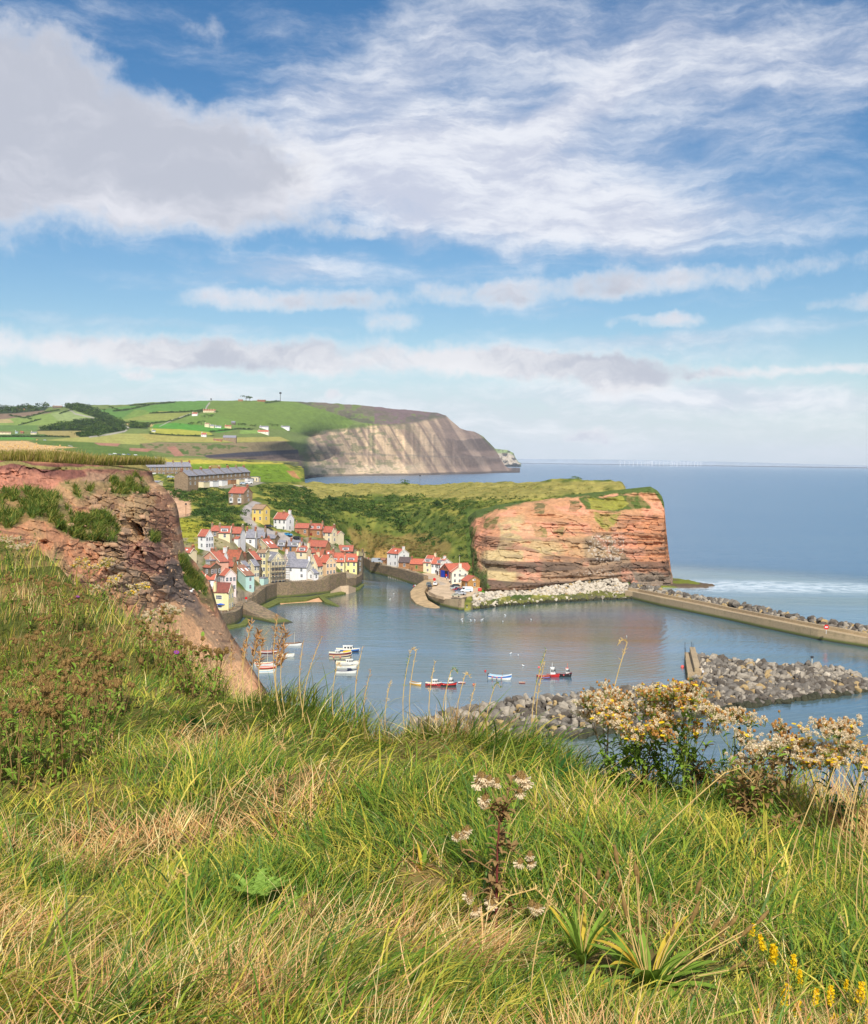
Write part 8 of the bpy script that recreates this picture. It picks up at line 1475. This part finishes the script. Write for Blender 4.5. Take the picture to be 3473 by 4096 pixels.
def heap(name, label, pts, sc, cols, src=CLP, cat='scrub'):
    V, Fc, Cc = [], [], []; off = 0
    for i in range(len(pts)):
        v, f, c = src[i % len(src)]; a = cr_.random() * 6.28; ca, sa = math.cos(a), math.sin(a); s = sc[i]; vv = np.stack([(v[:, 0] * ca - v[:, 1] * sa) * s, (v[:, 0] * sa + v[:, 1] * ca) * s, v[:, 2] * s * cr_.uniform(.7, 1.15)], -1) + pts[i]; V.append(vv); Fc.append(f + off); off += len(v); Cc.append(c * cols[i])
    return tag(obj(name, mesh(name, np.concatenate(V), np.concatenate(Fc), CROWN, col=np.concatenate(Cc))), label, cat, kind='stuff')
DG = [C(64, 88, 40), C(78, 104, 46), C(92, 112, 50), C(56, 78, 40), C(104, 122, 52)]
# where the ground is painted darkest green the scrub grows highest
lum = hc[..., 1]; vis = (sx > 560) & (sx < 2660) & (sy > 1855) & (sy < 2420) & (HZ > 5)
road_w = [tuple(P(*p)[:2]) for p in LANE]; hpts = [tuple(P(h['k'][1], h['k'][3], Dof(h, h['k'][1], h['k'][3]))[:2]) for h in HOUSES]
hp_a = np.array(hpts)
def scatter(poly, n, smin, smax, cols, zmin=5, clear=7.0):
    X = [p[0] for p in poly]; Y = [p[1] for p in poly]; out = []
    m = inpoly(sx, sy, poly) & (HZ > zmin); jj, ii_ = np.nonzero(m)
    if len(jj) == 0: return [], [], []
    dist = HY[jj, ii_]; w = (1 / dist ** 0); k = cr_.integers(0, len(jj), n * 2); P_, S_, Cl = [], [], []
    px_, py_ = HX[jj[k], ii_[k]] + cr_.normal(size=len(k)) * .4, HY[jj[k], ii_[k]] + cr_.normal(size=len(k)) * .4
    dr = dpoly(px_, py_, road_w, False); dh = np.min(np.hypot(px_[:, None] - hp_a[None, :, 0] + 3, py_[:, None] - hp_a[None, :, 1] - 3), 1); ok = (dr > 3.5) & (dh > clear)
    px_, py_ = px_[ok][:n], py_[ok][:n]
    for x, y in zip(px_, py_): s = cr_.uniform(smin, smax); P_.append((x, y, ground(x, y) - .15 * s)); S_.append(s); Cl.append(cols[cr_.integers(0, len(cols))] * cr_.uniform(.8, 1.15))
    return P_, S_, Cl
A = [[], [], []]
def more(*a, **k):
    r = scatter(*a, **k)
    for i in range(3): A[i].extend(r[i])
dense = [(760, 1955), (900, 1960), (1010, 2075), (960, 2130), (880, 2130), (790, 2100), (770, 2030), (700, 1985), (640, 1960)]
more(dense, 500, 1.2, 2.8, DG[:4]); more([(620, 1940), (740, 1950), (770, 1975), (700, 1975), (620, 1985)], 120, 1.0, 2.2, DG[:3])
more([(1030, 1945), (1220, 1950), (1300, 2010), (1500, 2010), (1640, 2050), (1500, 2090), (1460, 2170), (1380, 2180), (1340, 2110), (1200, 2070), (1090, 2030)], 1100, 1.0, 2.8, DG[:4])
more([(1300, 1990), (1500, 1985), (1850, 2000), (1960, 2010), (1870, 2060), (1880, 2160), (1930, 2340), (1880, 2300), (1780, 2200), (1600, 2140), (1400, 2110)], 900, .9, 2.4, DG)
more([(1400, 2120), (1560, 2140), (1760, 2200), (1780, 2250), (1640, 2220), (1500, 2230), (1420, 2200)], 500, .6, 1.5, [C(132, 112, 64), C(112, 108, 56), C(96, 108, 50), C(150, 128, 76)], clear=5)
more([(1250, 1935), (2600, 1935), (2560, 1955), (2150, 1995), (1850, 2000), (1300, 1990)], 1900, .3, .9, [C(156, 144, 70), C(126, 128, 58), C(142, 132, 64), C(106, 116, 54), C(170, 150, 84)], clear=2)
more([(1850, 1990), (2150, 1985), (2500, 1955), (2620, 1950), (2640, 1985), (2500, 1990), (2150, 2010), (1860, 2040)], 400, .5, 1.2, DG, clear=2)
more([(730, 2070), (830, 2090), (960, 2200), (900, 2230), (790, 2230), (720, 2200)], 260, .4, 1.1, [C(150, 142, 56), C(112, 124, 48), C(86, 104, 44)], clear=5); more([(760, 1860), (1140, 1860), (1200, 1930), (1040, 1925), (890, 1890)], 300, .5, 1.3, [C(102, 124, 46), C(124, 134, 54), C(84, 104, 44)], clear=5)
more([(1290, 2180), (1400, 2150), (1400, 2190), (1330, 2215)], 70, .8, 1.8, DG[1:3], clear=3)
heap('scrub', 'dense low scrub and rough grass covering the hillside and headland', A[0], A[1], A[2])
# single bushes that stand out
def crown_thing(name, label, cat, p, s, colr, group, trunk=0, i=0):
    v, f, c = BIG[i % 4]; key = (name, i % 4, tuple(np.round(colr, 3)), trunk > 0)
    if key not in CTM: CTM[key] = mesh('crown', v + np.array([0, 0, .45 if trunk else 0]), f, CROWN, col=c * colr)
    T_ = thing(name, label, cat, p, cr_.random() * 6, group); T_.scale = (s, s, s * cr_.uniform(.85, 1.2)); obj('crown', CTM[key], T_)
    if 'tr' not in CTM: CTM['tr'] = MB().tube([(0, 0, -.3), (.02, 0, .3), (0, .03, .8)], [.07, .05, .03], 6).tube([(.02, 0, .3), (.25, .1, .7)], [.035, .015], 5).tube([(.02, 0, .25), (-.22, -.1, .65)], [.035, .015], 5).mesh('trunk', mat('bark', (84, 70, 54), .95, .2))
    tk = obj('trunk', CTM['tr'], T_); tk.scale = (1, 1, 1 if trunk else .35); return T_
CTM = {}; nb_ = 0
for (X, Y, D_, s) in [(1590, 2075, 625, 9), (1410, 2040, 650, 6), (1330, 2000, 670, 5), (1230, 2030, 605, 4.5), (1180, 1990, 630, 4), (1130, 2010, 590, 3.5), (1450, 2110, 585, 5), (1520, 2120, 580, 5), (1500, 2035, 660, 6), (1650, 2020, 660, 6), (1750, 2050, 625, 5), (1700, 2110, 590, 5), (1620, 1945, 756, 4), (2310, 1968, 600, 2.6), (1280, 2050, 590, 5), (1350, 2080, 580, 5), (870, 2090, 508, 4.5), (930, 2080, 518, 4.5), (960, 2060, 528, 4), (850, 2040, 545, 4), (820, 2000, 560, 4.5), (800, 1960, 590, 4), (900, 2030, 545, 3.5), (1395, 1985, 690, 4), (1550, 2150, 580, 4), (690, 1945, 600, 3), (650, 1935, 610, 3), (700, 1915, 628, 3), (1560, 1990, 690, 4), (1240, 1985, 640, 4), (1440, 2170, 560, 4), (1820, 2080, 585, 3.5), (1870, 2240, 535, 3), (1860, 2160, 560, 3)]:
    w_ = P(X, Y, D_); z_ = ground(w_[0], w_[1]); nb_ += 1
    lab = 'very large dark bush standing out in the middle of the headland slope' if nb_ == 1 else ('small round bush alone on the flat top of the headland' if nb_ == 14 else 'dark green bush among others on the slope around the village')
    crown_thing('bush', lab, 'bush', (w_[0], w_[1], z_ - .3), s, DG[nb_ % 4] * (.75 if nb_ == 1 else 1), None if nb_ in (1, 14) else 'bushes on the village slope', 0, nb_)
# woods and hedges on the far hills
FP, FS_, FC_ = [], [], []
for wpoly, n_ in zip(WOODS, (420, 160, 260, 60, 60)):
    X = [p[0] for p in wpoly]; Y = [p[1] for p in wpoly]; k = 0
    while k < n_:
        x, y = cr_.uniform(min(X), max(X)), cr_.uniform(min(Y), max(Y))
        if inpoly(np.array([x]), np.array([y]), wpoly)[0]: k += 1; FP.append((x, y)); FS_.append(cr_.uniform(7, 12)); FC_.append(DG[cr_.integers(0, 4)] * .85)
for h in HEDGES:
    for i in range(len(h) - 1):
        n_ = int(math.hypot(h[i + 1][0] - h[i][0], h[i + 1][1] - h[i][1]) / 2.6)
        for k in range(n_):
            t = k / n_; 
            if cr_.random() < .8: FP.append((h[i][0] * (1 - t) + h[i + 1][0] * t, h[i][1] * (1 - t) + h[i + 1][1] * t)); FS_.append(cr_.uniform(2.5, 5.5)); FC_.append(DG[cr_.integers(0, 4)] * .8)
FP = np.array(FP); fd = np.exp(rbf(cps[:, :2] * [1, 4], np.log(cps[:, 2]), FP * [1, 4])); heap('far_woodland', 'dark woods and hedgerows on the distant farmland', P(FP[:, 0], FP[:, 1], fd * .997), np.array(FS_) * fd / 2600, FC_, CLP, 'woodland')
for i, (X, Y, s) in enumerate([(117, 1677, 6), (125, 1679, 5), (530, 1700, 8), (540, 1701, 7), (575, 1704, 7), (588, 1706, 7), (450, 1637, 7), (465, 1640, 6), (418, 1641, 6), (502, 1641, 5), (805, 1700, 9), (770, 1697, 8), (760, 1698, 6), (820, 1668, 6), (835, 1670, 7), (850, 1664, 6), (868, 1650, 6), (955, 1700, 7), (968, 1701, 7), (980, 1702, 6), (1010, 1705, 6), (1020, 1706, 6), (1088, 1705, 7), (1110, 1706, 6), (1165, 1716, 4), (785, 1745, 5), (840, 1744, 4), (850, 1745, 4), (720, 1696, 3), (605, 1730, 5), (985, 1598, 9), (1000, 1599, 9), (70, 1780 - 145, 8)]):
    d_ = hillD(X, max(Y, 1606)) * .997; crown_thing('tree', 'rounded dark tree, one of those dotted about the far farmland', 'tree', P(X, Y + 3, d_), s * .9 * d_ / 2400, DG[i % 3] * .85, 'trees on the far farmland', 1, i)
# tufts on the near red cliff where it is green
q, lcx, X_, Y_ = CLQ; gm = (lcx[..., 1] > lcx[..., 0] * .96) & (X_ > -100); jj, ii_ = np.nonzero(gm); k = cr_.integers(0, len(jj), 16000); b_ = q[jj[k], ii_[k]]; cc = c2a([(96, 122, 46), (126, 136, 58), (158, 150, 72), (84, 108, 44)])[cr_.integers(0, 4, len(k))] * cr_.uniform(.75, 1.15, (len(k), 1)); n_ = len(k)
v, f, c = blades(b_[:, 0], b_[:, 1], b_[:, 2] - .05, cr_.uniform(.25, .75, n_), np.full(n_, .045), cr_.random(n_) * 6.28, cr_.uniform(.1, .9, n_), cr_.uniform(.4, 1.5, n_), cc, 4, None, cr_)
tag(obj('cliff_grass', mesh('cliff_grass', v, f, LEAFM, col=c)), 'tufts of grass growing on ledges of the near red cliff', 'grass', kind='stuff')
# loose stones lying on the scree and ledges of the near cliff
gm = (lcx[..., 1] < lcx[..., 0] * .9) & (X_ > 250) & (Y_ > 1950); jj, ii_ = np.nonzero(gm); k = cr_.integers(0, len(jj), 1100); VS, FS = [], []; off = 0
for i in range(len(k)):
    v, f = RM[i % 9]; s = .05 + .24 * cr_.random() ** 4; VS.append((v * s * cr_.uniform(.6, 1.2, 3)) + q[jj[k[i]], ii_[k[i]]]); FS.append(f + off); off += len(v)
tag(obj('loose_stones', mesh('loose_stones', np.concatenate(VS), np.concatenate(FS), mat('loose_stone', (166, 132, 102), .95, .35, 2))), 'loose stones scattered over the near cliff and its scree', 'stones', kind='stuff')
